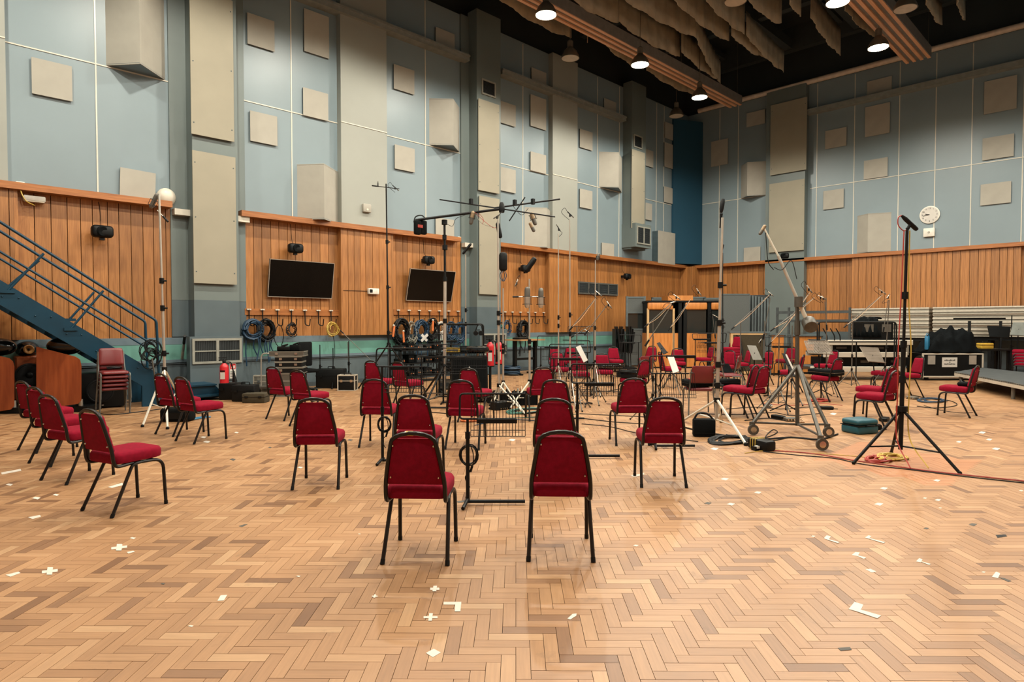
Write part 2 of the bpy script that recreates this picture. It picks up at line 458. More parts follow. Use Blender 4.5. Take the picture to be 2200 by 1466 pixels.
ebays = [(2.99-4.4, ey(2190, .02), .02), (ey(2190, PRO), ey(1832, PRO), PRO), (ey(1832, .02), ey(1731), .02), (ey(1650), 14.4, .02)]
for a0, a1, off in ebays:
    planks(PEW, 'y', a0, a1, off)
    if off > .1:
        for q in (a0, a1): MB().box(XE-off-.004, q-.03, 1.28, XE, q+.03, ZR).obj('panel_return', 'wood_plank', PEW)
        MB().box(XE-off+.02, a0+.02, 1.28, XE, a1-.02, ZR).obj('panel_core', 'joint_dark', PEW)
# wooden column in the corner below the navy panel
planks(PLW, 'x', 25.3, XE, .62, lo=.2, hi=.24); planks(PEW, 'y', 14.4, 15.0, .64, lo=.2, hi=.22)
# rails along the top of the planks
tr = lambda n, *a: struct(MB().box(*a).obj(n, 'wood_rail'))
tr('trim_1', X0, YL-.30, ZR-.06, lx(373, .3), YL+.05, ZR+.07)
tr('trim_2', lx(521, .3), YL-.30, ZR-.06, lx(991, .3), YL+.05, ZR+.07)
tr('trim_3', lx(1075, .3), YL-.30, ZR-.06, XE-.02, YL+.05, ZR+.07)
tr('trim_4', XE-.30, Y0, ZR-.06, XE+.05, YL-.31, ZR+.07)
# painted bands at the foot of the left wall
MB().box(X0, YL-.05, 1.13, XE, YL, 1.28).obj('painted_band', 'band_grey', PLW)
MB().box(X0, YL-.045, .80, XE, YL, 1.13).obj('painted_band', 'band_mint', PLW)
MB().box(X0, YL-.06, .735, XE, YL, .80).obj('painted_band', 'band_grey', PLW)
MB().box(X0, YL-.04, 0, XE, YL, .735).obj('painted_band', 'wall_low', PLW)
MB().box(X0, YL-.07, .70, XE, YL-.04, .72).obj('cable_rail', 'skirting', PLW)
MB().box(XE-.05, Y0, 0, XE, YL, 1.28).obj('painted_band', 'wall_low', PEW)
struct(MB().box(X0, YL-.08, 0, XE, YL-.02, .11).obj('baseboard_left', 'skirting'))
struct(MB().box(XE-.08, Y0, 0, XE-.02, YL, .11).obj('baseboard_end', 'skirting'))
# proud cream bays of the blue storey
for a0, a1 in ((X0, lx(22, PRO)), (lx(735, PRO), lx(833, PRO)), (lx(1187, PRO), lx(1240, PRO))):
    struct(MB().box(a0, YL-PRO, ZR+.07, a1, YL, 11.0).obj('wall_cream_bay', 'wall_cream'))
# cover strips between the wall boards
def vs_left(px, off=0., z0=ZR+.07, z1=10.95): x = on_left(px, 350, off).x; MB().box(x-.013, YL-off-.012, z0, x+.013, YL-off, z1).obj('cover_strip', 'strip_white', wl)
for px in (209, 369, 627, 735, 914, 995, 1123, 1187, 1283, 1330, 1410, 1426): vs_left(px)
HS = 6.80
def hs_left(a, b, off=0.): MB().box(a, YL-off-.014, HS-.012, b, YL-off, HS+.012).obj('cover_strip', 'strip_white', wl)
hs_left(X0, lx(22, PRO), PRO); hs_left(lx(22, PRO), 4.37); hs_left(5.8, lx(735, PRO)); hs_left(lx(735, PRO), lx(833, PRO), PRO); hs_left(lx(833, PRO), 12.6)
hs_left(14.0, lx(1187, PRO)); hs_left(lx(1187, PRO), lx(1240, PRO), PRO); hs_left(lx(1240, PRO), 20.8); hs_left(22.2, 25.2)
for px in (1546, 1586, 1755, 1835, 1931, 2009, 2087, 2197):
    y = on_end(px, 350).y; MB().box(XE-.012, y-.013, ZR+.07, XE, y+.013, 10.95).obj('cover_strip', 'strip_white', we)
MB().box(XE-.014, Y0, 6.908, XE, ey(1738), 6.932).obj('cover_strip', 'strip_white', we)
MB().box(XE-.014, ey(1648), 6.908, XE, 14.5, 6.932).obj('cover_strip', 'strip_white', we)
for px in (1546, 1586): pass
# mid-height cable trunking
def trunk_left(a, b): struct(MB().box(a, YL-.30, 9.55, b, YL, 9.66).box(a, YL-.33, 9.66, b, YL-.02, 9.72).obj('trim_trunking', 'pipe_grey'))
trunk_left(X0, 4.37); trunk_left(5.9, lx(1010, .3)); trunk_left(14.0, lx(1344, .3))
struct(MB().box(XE-.30, Y0, 9.78, XE, ey(1728, .3), 9.90).box(XE-.33, Y0, 9.90, XE-.02, ey(1728, .3), 9.95).obj('trim_trunking', 'pipe_grey'))
# pale pipe along the top of the end wall
cp = MB().cyl((XE-.18, Y0, 11.05), (XE-.18, 14.4, 11.05), .10, 14).obj('trim_pipe', 'cream_pipe'); struct(cp)
# pillars ------------------------------------------------------------
PIL = .42
def pillar(x0, x1, z0, low=True):
    o = struct(MB().box(x0, YL-PIL, 2.1 if low else z0, x1, YL, 11.15).obj('wall_pillar', 'pillar_grey'))
    if low: MB().box(x0-.002, YL-PIL-.002, 0, x1+.002, YL, 2.1).obj('pillar_base', 'pillar_low', o)
P1, P2, P3 = (4.66, 5.62), (12.80, 13.80), (20.92, 21.90)
pillar(*P1, 0); pillar(*P2, 0); pillar(*P3, 4.55, False)
for a, b in ((4.32, 4.66), (5.62, 5.92), (12.48, 12.80), (13.80, 14.12)):     # plain wall strips beside the pillars
    MB().box(a, YL-.06, 2.1, b, YL, 11.0).obj('pillar_flank', 'pillar_grey', wl); MB().box(a, YL-.055, 1.3, b, YL, 2.1).obj('pillar_flank', 'pillar_low', wl)
for a, b, off in ((4.35, 4.66, .12), (5.63, 5.95, .12)):
    MB().box(a, YL-.24, 3.93, b, YL, 4.06).obj('rail_end_box', 'strip_white', PLW)
MB().box(12.48, YL-.24, 3.93, 12.80, YL, 4.06).obj('rail_end_box', 'strip_white', PLW)
# end-wall pillar
EP0, EP1 = on_end(1738, 400).y, on_end(1652, 400).y
epl = struct(MB().box(XE-.30, EP0+.04, ZR, XE, EP1, 11.0).obj('wall_pillar', 'pillar_grey'))
MB().box(XE-.30, EP0+.04, 0, XE, EP1, ZR-.07).obj('pillar_base', 'pillar_grey', epl)
# navy panel across the corner
a, b = on_end(1507, 400, .05), on_left(1451, 400, .05)
nv = MB(); p0 = Vector((XE-.95, YL-.02, ZR+.1)); p1 = Vector((XE-.02, YL-.85, ZR+.1))
p0 = Vector((on_left(1447, 400, .1).x, YL-.1, ZR+.12)); p1 = Vector((XE-.1, on_end(1507, 400, .1).y, ZR+.12))
nv.prism([p0, p1, (XE-.01, p1.y, ZR+.12), (XE-.01, YL-.01, ZR+.12), (p0.x, YL-.01, ZR+.12)], (0, 0, 10.55-ZR-.12))
tag(nv.obj('corner_panel', 'navy_panel'), 'tall dark teal panel set across the far corner above the wood', 'panel')
# ================================================================== ACOUSTIC TILES, WEDGES, BOARDS
TG = 'cream acoustic tiles on the walls'
def tile_left(x0, x1, yt, yb, label, tilt=0., off=0., th=.055):
    a, b = on_left(x0, yt, off+th), on_left(x0, yb, off+th); c = on_left(x1, 600, off+th)
    w2, h2 = (c.x-a.x)/2, (a.z-b.z)/2
    r = thing('acoustic_tile', label, 'acoustic tile', ((a.x+c.x)/2, YL-off-.002, (a.z+b.z)/2), 0, TG)
    if tilt: r.rotation_euler = (0, R(tilt), 0)
    MB().box(-w2, -th, -h2, w2, -th+.012, h2).obj('face', 'tile_cream', r)
    MB().box(-w2+.012, -th+.012, -h2+.012, w2-.012, 0, h2-.012).obj('backing', 'tile_edge', r)
    return r
def tile_end(x0, x1, yt, yb, label, th=.055):      # yt, yb on the left edge of the tile in the picture
    a, b = on_end(x0, yt, th), on_end(x0, yb, th); c = on_end(x1, 600, th)
    w2, h2 = (a.y-c.y)/2, (a.z-b.z)/2
    r = thing('acoustic_tile', label, 'acoustic tile', (XE, (a.y+c.y)/2, (a.z+b.z)/2), 0, TG)
    MB().box(-th, -w2, -h2, -th+.012, w2, h2).obj('face', 'tile_cream', r)
    MB().box(-th+.012, -w2+.012, -h2+.012, 0, w2-.012, h2-.012).obj('backing', 'tile_edge', r)
for t in (
    (67, 163, 122, 200, 'wide cream acoustic tile at far left, above the wooden rail'),
    (531, 595, 26, 93, 'cream acoustic tile just right of the first pillar, at the top'),
    (653, 711, 17, 109, 'tall cream acoustic tile high on the wall under the trunking'),
    (651, 708, 187, 247, 'cream acoustic tile overlapping the white strip, below the tall tile'),
    (537, 599, 237, 302, 'cream acoustic tile right of the first pillar, under the white strip'),
    (846, 892, 137, 190, 'cream acoustic tile right of the cream bay, above the white strip'),
    (848, 892, 310, 362, 'cream acoustic tile right of the cream bay, under the white strip'),
    (936, 978, 57, 104, 'shaded cream acoustic tile above the trunking left of the second pillar'),
    (936, 976, 467, 512, 'cream acoustic tile resting on the rail above the right-hand screen'),
    (1075, 1108, 216, 263, 'cream acoustic tile right of the second pillar, beside its tall board'),
    (1140, 1173, 202, 270, 'tall cream acoustic tile under the trunking right of the second pillar'),
    (1140, 1173, 325, 366, 'cream acoustic tile straddling the white strip right of the second pillar'),
    (1075, 1108, 358, 409, 'cream acoustic tile at the foot of the second pillar board'),
    (1142, 1173, 144, 190, 'shaded cream acoustic tile above the trunking right of the second pillar'),
    (1246, 1272, 276, 316, 'cream acoustic tile right of the second cream bay, above the strip'),
    (1246, 1272, 405, 445, 'cream acoustic tile right of the second cream bay, under the strip'),
    (1298, 1322, 210, 250, 'shaded cream acoustic tile above the trunking left of the third pillar'),
    (1293, 1319, 521, 549, 'small cream acoustic tile resting on the rail left of the third pillar'),
    (1385, 1402, 319, 355, 'narrow cream acoustic tile beside the third pillar, upper one'),
    (1385, 1400, 435, 471, 'narrow cream acoustic tile beside the third pillar, lower one'),
    (1429, 1450, 261, 296, 'topmost dim acoustic tile left of the dark teal corner panel'),
    (1428, 1450, 305, 358, 'tall acoustic tile left of the dark teal corner panel, second from top'),
    (1427, 1449, 400, 434, 'square acoustic tile left of the dark teal corner panel, third from top')):
    tile_left(*t)
tile_left(257, 337, 360, 429, 'cream acoustic tile hanging slightly crooked above the round wall lamp', tilt=2.)
tile_left(1414, 1450, 495, 565, 'large bright acoustic box standing on the rail at the teal corner panel', th=.3)
for t in (
    (1604, 1640, 244, 274, 'shaded acoustic tile high on the end wall left of the pillar boards'),
    (1528, 1561, 305, 359, 'tall acoustic tile on the end wall right of the teal panel'),
    (1598, 1633, 533, 563, 'acoustic tile standing on the end wall rail left of the pillar'),
    (1863, 1909, 176, 214, 'shaded acoustic tile above the trunking on the end wall'),
    (1859, 1906, 231, 295, 'tall acoustic tile under the trunking, middle of the end wall'),
    (1773, 1814, 282, 321, 'acoustic tile right of the end wall pillar, above the strip'),
    (1856, 1903, 346, 386, 'acoustic tile overlapping the strip, middle of the end wall'),
    (1769, 1810, 411, 451, 'acoustic tile right of the end wall pillar, under the strip'),
    (2115, 2176, 176, 246, 'tall acoustic tile at far right, highest of three in its column'),
    (2111, 2172, 298, 345, 'wide acoustic tile at far right, just above the strip'),
    (2107, 2168, 397, 442, 'acoustic tile at far right, lowest of three in its column')):
    tile_end(*t)
WG = 'wedge-shaped acoustic boxes on the walls'
def wedge_left(x0, x1, xa, yt, yb, yba, label, off=0.):
    a, b, c = on_left(x0, yt, off), on_left(x0, yb, off), on_left(x1, yb, off)
    d = ray(xa, yba); k = (b.z-CAM_H)/d.z; ap = CAM+d*k          # apex on the level of the lower edge
    ap.y = min(ap.y, YL-.25); ap.x = min(ap.x, c.x-.05)
    r = thing('acoustic_wedge', label, 'acoustic wedge', (a.x, YL, b.z), 0, WG)
    z1 = a.z-b.z; P = [Vector((0, 0, 0)), Vector((c.x-a.x, 0, 0)), Vector((ap.x-a.x, ap.y-YL, 0))]
    def face(p, q, nm):
        n = Vector((q.y-p.y, p.x-q.x, 0)).normalized()*-.02
        MB().prism([p, q, q+Vector((0, 0, z1)), p+Vector((0, 0, z1))], n).obj(nm, 'tile_cream', r)
    face(P[0], P[2], 'front_panel'); face(P[2], P[1], 'side_panel')
    MB().prism([p+Vector((0, 0, .02)) for p in P], (0, 0, .01)).obj('bottom_board', 'wall_blue_deep', r); MB().prism([p+Vector((0, 0, z1-.03)) for p in P], (0, 0, .01)).obj('top_board', 'tile_cream', r)
def wedge_end(x0, x1, xa, yt, yb, yba, label):
    a, b, c = on_end(x1, yt, 0), on_end(x1, yb, 0), on_end(x0, yb, 0)
    d = ray(xa, yba); k = (b.z-CAM_H)/d.z; ap = CAM+d*k
    ap.x = min(ap.x, XE-.3)
    r = thing('acoustic_wedge', label, 'acoustic wedge', (XE, a.y, b.z), 0, WG)
    z1 = a.z-b.z; P = [Vector((0, 0, 0)), Vector((0, c.y-a.y, 0)), Vector((ap.x-XE, ap.y-a.y, 0))]
    def face(p, q, nm):
        n = Vector((q.y-p.y, p.x-q.x, 0)).normalized()*.02
        MB().prism([p, q, q+Vector((0, 0, z1)), p+Vector((0, 0, z1))], n).obj(nm, 'tile_cream', r)
    face(P[0], P[2], 'front_panel'); face(P[2], P[1], 'side_panel')
    MB().prism([p+Vector((0, 0, .02)) for p in P], (0, 0, .01)).obj('bottom_board', 'wall_blue_deep', r); MB().prism([p+Vector((0, 0, z1-.03)) for p in P], (0, 0, .01)).obj('top_board', 'tile_cream', r)
wedge_left(225, 354, 302, -40, 140, 137, 'huge wedge-shaped acoustic box at upper left beside the first pillar')
wedge_left(638, 727, 697, 353, 472, 471, 'wedge-shaped acoustic box standing on the rail above the left-hand screen')
wedge_left(922, 987, 974, 211, 311, 312, 'wedge-shaped acoustic box high up left of the second pillar')
wedge_left(1287, 1336, 1329, 326, 402, 403, 'wedge-shaped acoustic box high up left of the third pillar')
wedge_left(1127, 1184, 1175, 445, 531, 532, 'wedge-shaped acoustic box on the rail right of the second pillar')
wedge_end(1592, 1649, 1605, 346, 419, 421, 'wedge-shaped acoustic box on the end wall left of the pillar boards')
wedge_end(1841, 1915, 1868, 456, 540, 543, 'wedge-shaped acoustic box on the rail of the end wall')
def board_left(x0, x1, yt, yb, off, label):
    a, b, c = on_left(x0, yt, off), on_left(x0, yb, off), on_left(x1, 600, off)
    r = thing('pillar_board', label, 'wall board', ((a.x+c.x)/2, YL-PIL, b.z), 0, 'tall boards on the pillars')
    w2 = (c.x-a.x)/2; h = a.z-b.z; d = off-PIL
    fc = MB().box(-w2, -d, 0, w2, -d+.03, h).obj('face', 'board_olive', r); MB().box(-w2+.02, -d+.03, .02, w2-.02, 0, h-.02).obj('backing', 'tile_edge', r)
    for zz in (.25, h*.5, h-.25):
        for q in (-w2+.05, w2-.05): MB().cyl((q, -d-.005, zz), (q, -d+.001, zz), .014, 6).obj('fixing', 'tile_edge', fc)
board_left(407, 507, -30, 286, .50, 'upper tall olive-grey board on the first pillar')
board_left(413, 509, 322, 608, .50, 'lower tall olive-grey board on the first pillar')
board_left(1028, 1073, 211, 408, .50, 'upper tall cream board on the second pillar')
board_left(1030, 1073, 420, 632, .50, 'lower tall cream board on the second pillar')
board_left(1358, 1384, 320, 490, .50, 'single tall cream board on the third pillar')
def board_end(x0, x1, yt, yb, label, off=.38):
    a, b, c = on_end(x0, yt, off), on_end(x0, yb, off), on_end(x1, 600, off)
    r = thing('pillar_board', label, 'wall board', (XE-.30, (a.y+c.y)/2, b.z), 0, 'tall boards on the pillars')
    w2 = (a.y-c.y)/2; h = a.z-b.z; d = off-.30
    fc = MB().box(-d, -w2, 0, -d+.03, w2, h).obj('face', 'board_olive', r); MB().box(-d+.03, -w2+.02, .02, 0, w2-.02, h-.02).obj('backing', 'tile_edge', r)
    for zz in (.25, h-.25):
        for q in (-w2+.06, w2-.06): MB().cyl((-d-.005, q, zz), (-d+.001, q, zz), .014, 6).obj('fixing', 'tile_edge', fc)
board_end(1656, 1729, 227, 377, 'upper shaded board on the end wall pillar')
board_end(1653, 1726, 396, 543, 'lower olive-grey board on the end wall pillar')
# vents --------------------------------------------------------------
def vent(nm, label, o, ux, wd, ht, mesh='v', frame='vent_frame', cells=2):
    """grille: o = lower left corner, ux = along the wall, normal = away from the wall"""
    r = thing(nm, label, 'vent', o, math.atan2(ux.y, ux.x))     # local x along wall, -y out of the wall
    f = .05
    fr_ = MB().box(0, -.035, 0, wd, 0, f).box(0, -.035, ht-f, wd, 0, ht).box(0, -.035, f, f, 0, ht-f).box(wd-f, -.035, f, wd, 0, ht-f).obj('frame', frame, r)
    MB().box(f, -.006, f, wd-f, 0, ht-f).obj('backing', 'vent_dark', r)
    for k in range(1, cells): MB().box(wd*k/cells-.03, -.035, f, wd*k/cells+.03, 0, ht-f).obj('divider', frame, fr_)
    mb = MB(); n = int(wd/.035) if mesh == 'v' else int(ht/.035)
    for k in range(1, n):
        if mesh == 'v': q = wd*k/n; mb.box(q-.004, -.02, f, q+.004, -.006, ht-f)
        else: q = ht*k/n; mb.add([(f, -.03, q-.008), (wd-f, -.03, q-.008), (wd-f, -.008, q+.012), (f, -.008, q+.012)], [(0, 1, 2, 3)])
    stuff(mb.obj('louvres', 'beam_dark', r, 0))
    if cells == 2 and mesh == 'v': MB().box(f, -.03, ht*.5-.012, wd-f, -.02, ht*.5+.012).obj('crossbar', frame, fr_)
    return r
EXV, EYV = Vector((1, 0, 0)), Vector((0, -1, 0))
o = on_left(413, 783, .46); o.y = YL-.62
q = on_left(412, 730, .62); q2 = on_left(519, 790, .62)
struct(MB().box(q.x-.04, YL-.62, 0, q2.x+.04, YL-.40, q.z+.06).obj('wall_vent_housing', 'pillar_low'))
vent('floor_vent', 'double wire grille in a grey housing at the foot of the first pillar', (q.x, YL-.62, q2.z+.12), EXV, q2.x-q.x, q.z-q2.z-.1, 'v')
q = on_left(1034, 168, PIL); q2 = on_left(1064, 212, PIL)
vent('wall_vent', 'dark mesh grille near the top of the second pillar', (q.x, YL-PIL, q2.z), EXV, q2.x-q.x, q.z-q2.z, 'h', cells=1)
q = on_left(1361, 288, PIL); q2 = on_left(1379, 322, PIL)
vent('wall_vent', 'dark mesh grille near the top of the third pillar', (q.x, YL-PIL, q2.z), EXV, q2.x-q.x, q.z-q2.z, 'h', cells=1)
struct(MB().box(P3[0]-.06, YL-.66, 4.62, P3[1]+.06, YL, 5.55).obj('wall_vent_housing', 'pillar_grey'))
q = on_left(1356, 497, .66); q2 = on_left(1383, 528, .66)
vent('wall_vent', 'double slatted grille in a box under the third pillar', (P3[0]+.02, YL-.66, 4.74), EXV, P3[1]-P3[0]-.04, .70, 'h', cells=2)
q = on_left(1240, 606, .02); q2 = on_left(1325, 637, .02)
vent('wall_vent', 'long slatted grille set into the wood panelling', (q.x, YL-.05, q2.z+.02), EXV, q2.x-q.x, q.z-q2.z, 'h', frame='grey_frame', cells=4)
q = on_left(1039, 741, .62); q2 = on_left(1075, 790, .62)
struct(MB().box(P2[0]-.06, YL-.62, 0, P2[1]+.1, YL-.40, 1.42).obj('wall_vent_housing', 'pillar_low'))
vent('floor_vent', 'wire grille in a grey housing at the foot of the second pillar', (P2[0]+.02, YL-.62, .62), EXV, 1.0, .66, 'v')
q = on_left(462, 0, PIL)
vent('wall_vent', 'grille at the top edge of the picture on the first pillar', (q.x, YL-PIL, q.z-.08), EXV, .34, .5, 'h', cells=1)

# ================================================================== CEILING: battens, drapes, lamps
def batten(y0, z0, xa, xb, label, wide):
    r = thing('ceiling_batten', label, 'ceiling batten', (0, 0, 0), 0, 'long ceiling battens')
    n = 4 if wide else 3; wd = .62 if wide else .42
    for k in range(n):
        y = y0+wd*(k/(n-1)-.5)
        MB().box(xa, y-.045, z0, xb, y+.045, z0+.05).obj('slat', 'batten_wood', r)
    MB().box(xa+.05, y0-wd/2, z0+.05, xb, y0+wd/2, z0+.09).obj('bed', 'batten_side', r)
    MB().box(xa+.05, y0-wd/2-.06, z0+.02, xb, y0-wd/2-.045, z0+.36).obj('side_rail', 'batten_side', r)
    MB().box(xa+.05, y0+wd/2+.045, z0+.02, xb, y0+wd/2+.06, z0+.20).obj('side_rail', 'batten_wood', r)
    x = xb-.4
    while x > xa:
        MB().cyl((x, y0-wd/2-.05, z0+.3), (x, y0-wd/2-.05, ZC), .008, 5).obj('hanger', 'grey_metal', r); x -= 4.2
batten(11.95, 10.3, X0, 24.3, 'long wooden ceiling batten ending near the corner above the teal panel', False)
batten(5.63, 10.25, X0, 24.3, 'wide slatted wooden ceiling batten ending over the end wall', True)
def lamp(x, y, z, lit, label, shade=True):
    r = thing('pendant_lamp', label, 'pendant lamp', (x, y, z), 0, 'lit pendant lamps' if lit else 'unlit pendant lamps')
    sh_ = MB().lathe((0, 0, 0), (0, 0, 1), [(.27, 0), (.285, .005), (.26, .10), (.20, .22), (.12, .30), (.09, .34), (.09, .52), (.05, .56), (.02, .58)], 20, caps=False).obj('shade', 'lamp_metal', r)
    MB().lathe((0, 0, .0), (0, 0, 1), [(.001, .012), (.262, .012), (.262, .004), (.001, .004)], 20).obj('bulb' if lit else 'diffuser', 'lamp_lit' if lit else 'lamp_glass', sh_)
    MB().cyl((0, 0, .57), (0, 0, ZC-z), .012, 6).obj('stem', 'lamp_metal', r)
    if lit:
        ld = bpy.data.lights.new('lamp_light', 'SPOT'); ld.energy = LAMP_POWER; ld.color = LAMP_COLOR
        ld.spot_size = R(161); ld.spot_blend = .35; ld.shadow_soft_size = .14
        lo = bpy.data.objects.new('lamp_light', ld); COL.objects.link(lo); lo.parent = r; lo.location = (0, 0, -.02)
def lp(px, py, z=LAMP_Z): p = on_z(px, py, z); return (p.x, p.y, z)
lamp(*lp(1173, 33), True, 'lit lamp nearest the top edge beside the left batten')
lamp(*lp(1375, 140), True, 'lit lamp in the middle of the left batten row')
lamp(*lp(1503, 210), True, 'lit lamp nearest the corner on the left batten row')
lamp(*lp(1800, 6), True, 'lit lamp cut by the top edge left of the wide batten')
lamp(*lp(1887, 103), True, 'lit lamp above the end wall left of the wide batten')
rnd = random.Random(5)
for i, (x, y) in enumerate(((8.1, 11.2), (4.0, 11.2), (0.2, 11.2), (13.0, 5.75), (9.0, 5.75), (5.0, 5.75), (1.0, 5.75), (16.8, .4), (20.6, .4), (13., .4), (9., .4), (5., .4), (1., .4))):
    lamp(x, y, LAMP_Z, True, 'lit pendant lamp outside the picture, '+('nearest the left wall', 'over the wide batten', 'nearest the right wall')[0 if y > 10 else 1 if y > 3 else 2]+', '+{20: 'first', 16: 'second', 13: 'third', 9: 'fourth', 8: 'fourth', 5: 'fifth', 4: 'fifth', 1: 'sixth', 0: 'sixth'}[int(x)]+' from the end wall')
for px, py, lb, s in ((1225, 126, 'unlit bell lamp left of the left batten, near the second pillar', 1), (1453, 250, 'unlit bell lamp just above the teal corner panel', 1), (1945, 20, 'unlit bell lamp right of the wide batten', 1), (1580, 4, 'unlit bell lamp cut by the top edge among the drapes', 1)):
    p = lp(px, py, 9.75); lamp(*p, False, lb)
def drape(pts, drop, label, seed, z=10.75, sag=.25, thick=.015):
    """cloth strip along the ceiling; pts = lower edge in the picture (two ends)"""
    a, b = on_z(*pts[0], z), on_z(*pts[1], z); d = b-a; L = d.length; d.normalize(); n = Vector((-d.y, d.x, 0))
    rn = random.Random(seed); nn = max(10, int(L/.09)); ph = rn.uniform(0, 6); vs = []; fs = []
    for i in range(nn+1):
        t = i/nn; s = t*L
        wv = .022*math.sin(s*11+ph)+.012*math.sin(s*23+ph*2); sg = sag*math.sin(math.pi*t)
        for k in range(4):
            u = k/3; zz = z-sg*.5+(drop+sg*.2)*u+(.03*math.sin(s*5+ph)+.02*math.sin(s*11+ph) if k == 0 else 0)
            vs.append(a+d*s+n*(wv*(1.2-.6*u))+Vector((0, 0, zz-z)))
    for i in range(nn):
        for k in range(3): q = i*4+k; fs.append((q, q+4, q+5, q+1))
    o = MB().add(vs, fs).obj('ceiling_drape', 'drape', None, 60)
    md = o.modifiers.new('thickness', 'SOLIDIFY'); md.thickness = thick
    tag(o, label, 'drape', 'cloth drapes under the ceiling')
for i, (p, dr, lb) in enumerate((
    (((1072, -2), (1226, 82)), 1.0, 'cloth drape behind the first lit lamp, left of the batten'),
    (((1295, 92), (1383, 150)), .7, 'cloth drape behind the middle lit lamp'),
    (((1388, 150), (1495, 205)), .75, 'cloth drape behind the lit lamp nearest the corner'),
    (((1225, -5), (1330, 48)), 1.0, 'cloth drape right of the left batten, nearest the top edge'),
    (((1330, 48), (1462, 122)), .95, 'long cloth drape right of the left batten, above its middle'),
    (((1464, 110), (1546, 172)), .85, 'short cloth drape right of the left batten, far end'),
    (((1300, -30), (1496, 82)), 1.0, 'second cloth drape row right of the left batten'),
    (((1496, 80), (1548, 180)), .8, 'folded cloth drape hanging over the far end of the left batten'),
    (((1440, -8), (1566, 90)), 1.0, 'wide cloth drape in the middle of the ceiling'),
    (((1490, -30), (1600, 75)), 1.0, 'wide cloth drape right of the middle one'),
    (((1572, 75), (1645, 125)), .8, 'cloth drape in the middle of the ceiling, lower piece'),
    (((1604, 75), (1686, 156)), .75, 'slumped cloth drape with a fold, middle of the ceiling'),
    (((1608, 0), (1680, 52)), .9, 'cloth drape at the top edge above the slumped one'),
    (((1690, -15), (1722, 36)), .9, 'narrow cloth drape at the top edge'),
    (((1744, 40), (1806, 118)), .9, 'cloth drape between the two lit lamps at right, left one'),
    (((1815, 20), (1888, 82)), .85, 'cloth drape between the two lit lamps at right, right one'),
    (((1985, -10), (2022, 55)), .7, 'cloth drape at top right beyond the wide batten'),
    (((2055, -8), (2072, 42)), .6, 'narrow cloth drape at the top right edge'))):
    drape(p, dr, lb, i)
MB_ = MB().cyl((0, 0, 0), (0, 0, 1.0), .012, 6)
p = on_z(1262, 92, 10.35); o = MB_.obj('pull_cord', 'rope'); o.location = p; o.scale = (1, 1, 2.8); tag(o, 'pale cord hanging down in front of the left batten', 'cord')
# ================================================================== CHAIRS
def outline(w0, w1, d0, d1, r0, r1, k=5):
    """rounded outline: back edge width w0 at y=d0, front edge width w1 at y=d1"""
    pts = [(-w0, d0), (w0, d0), (w1, d1), (-w1, d1)]; rr = [r0, r0, r1, r1]; o = []
    for i in range(4):
        a, b, c = Vector(pts[i-1]), Vector(pts[i]), Vector(pts[(i+1) % 4])
        s0 = b+(a-b).normalized()*rr[i]; s1 = b+(c-b).normalized()*rr[i]
        for j in range(k+1): t = j/k; o.append((1-t)**2*s0+2*t*(1-t)*b+t*t*s1)
    return o
def cushion(ol, levels, f):
    """ol = outline (2d), levels = [(inset, h)], f maps (x, y, h) to a point"""
    c = sum(ol, Vector((0, 0)))/len(ol); n = len(ol); vs = []; fs = []
    for ins, h in levels:
        for p in ol:
            d = p-c; q = c+d*(1-ins/max(d.length, .01)); vs.append(f(q.x, q.y, h))
    m = len(levels)
    for i in range(m-1):
        for k in range(n): k2 = (k+1) % n; fs.append((i*n+k, i*n+k2, (i+1)*n+k2, (i+1)*n+k))
    fs.append(tuple(range(n-1, -1, -1))); fs.append(tuple((m-1)*n+k for k in range(n)))
    return MB().add(vs, fs)
TOPY, TOPZ = -.285, .875
def backline(z):                         # recline of the back frame
    return -.195-(z-.40)*.20
LG = lambda r: [o for o in COL.objects if o.parent == r and o.name.startswith('leg')][-1]
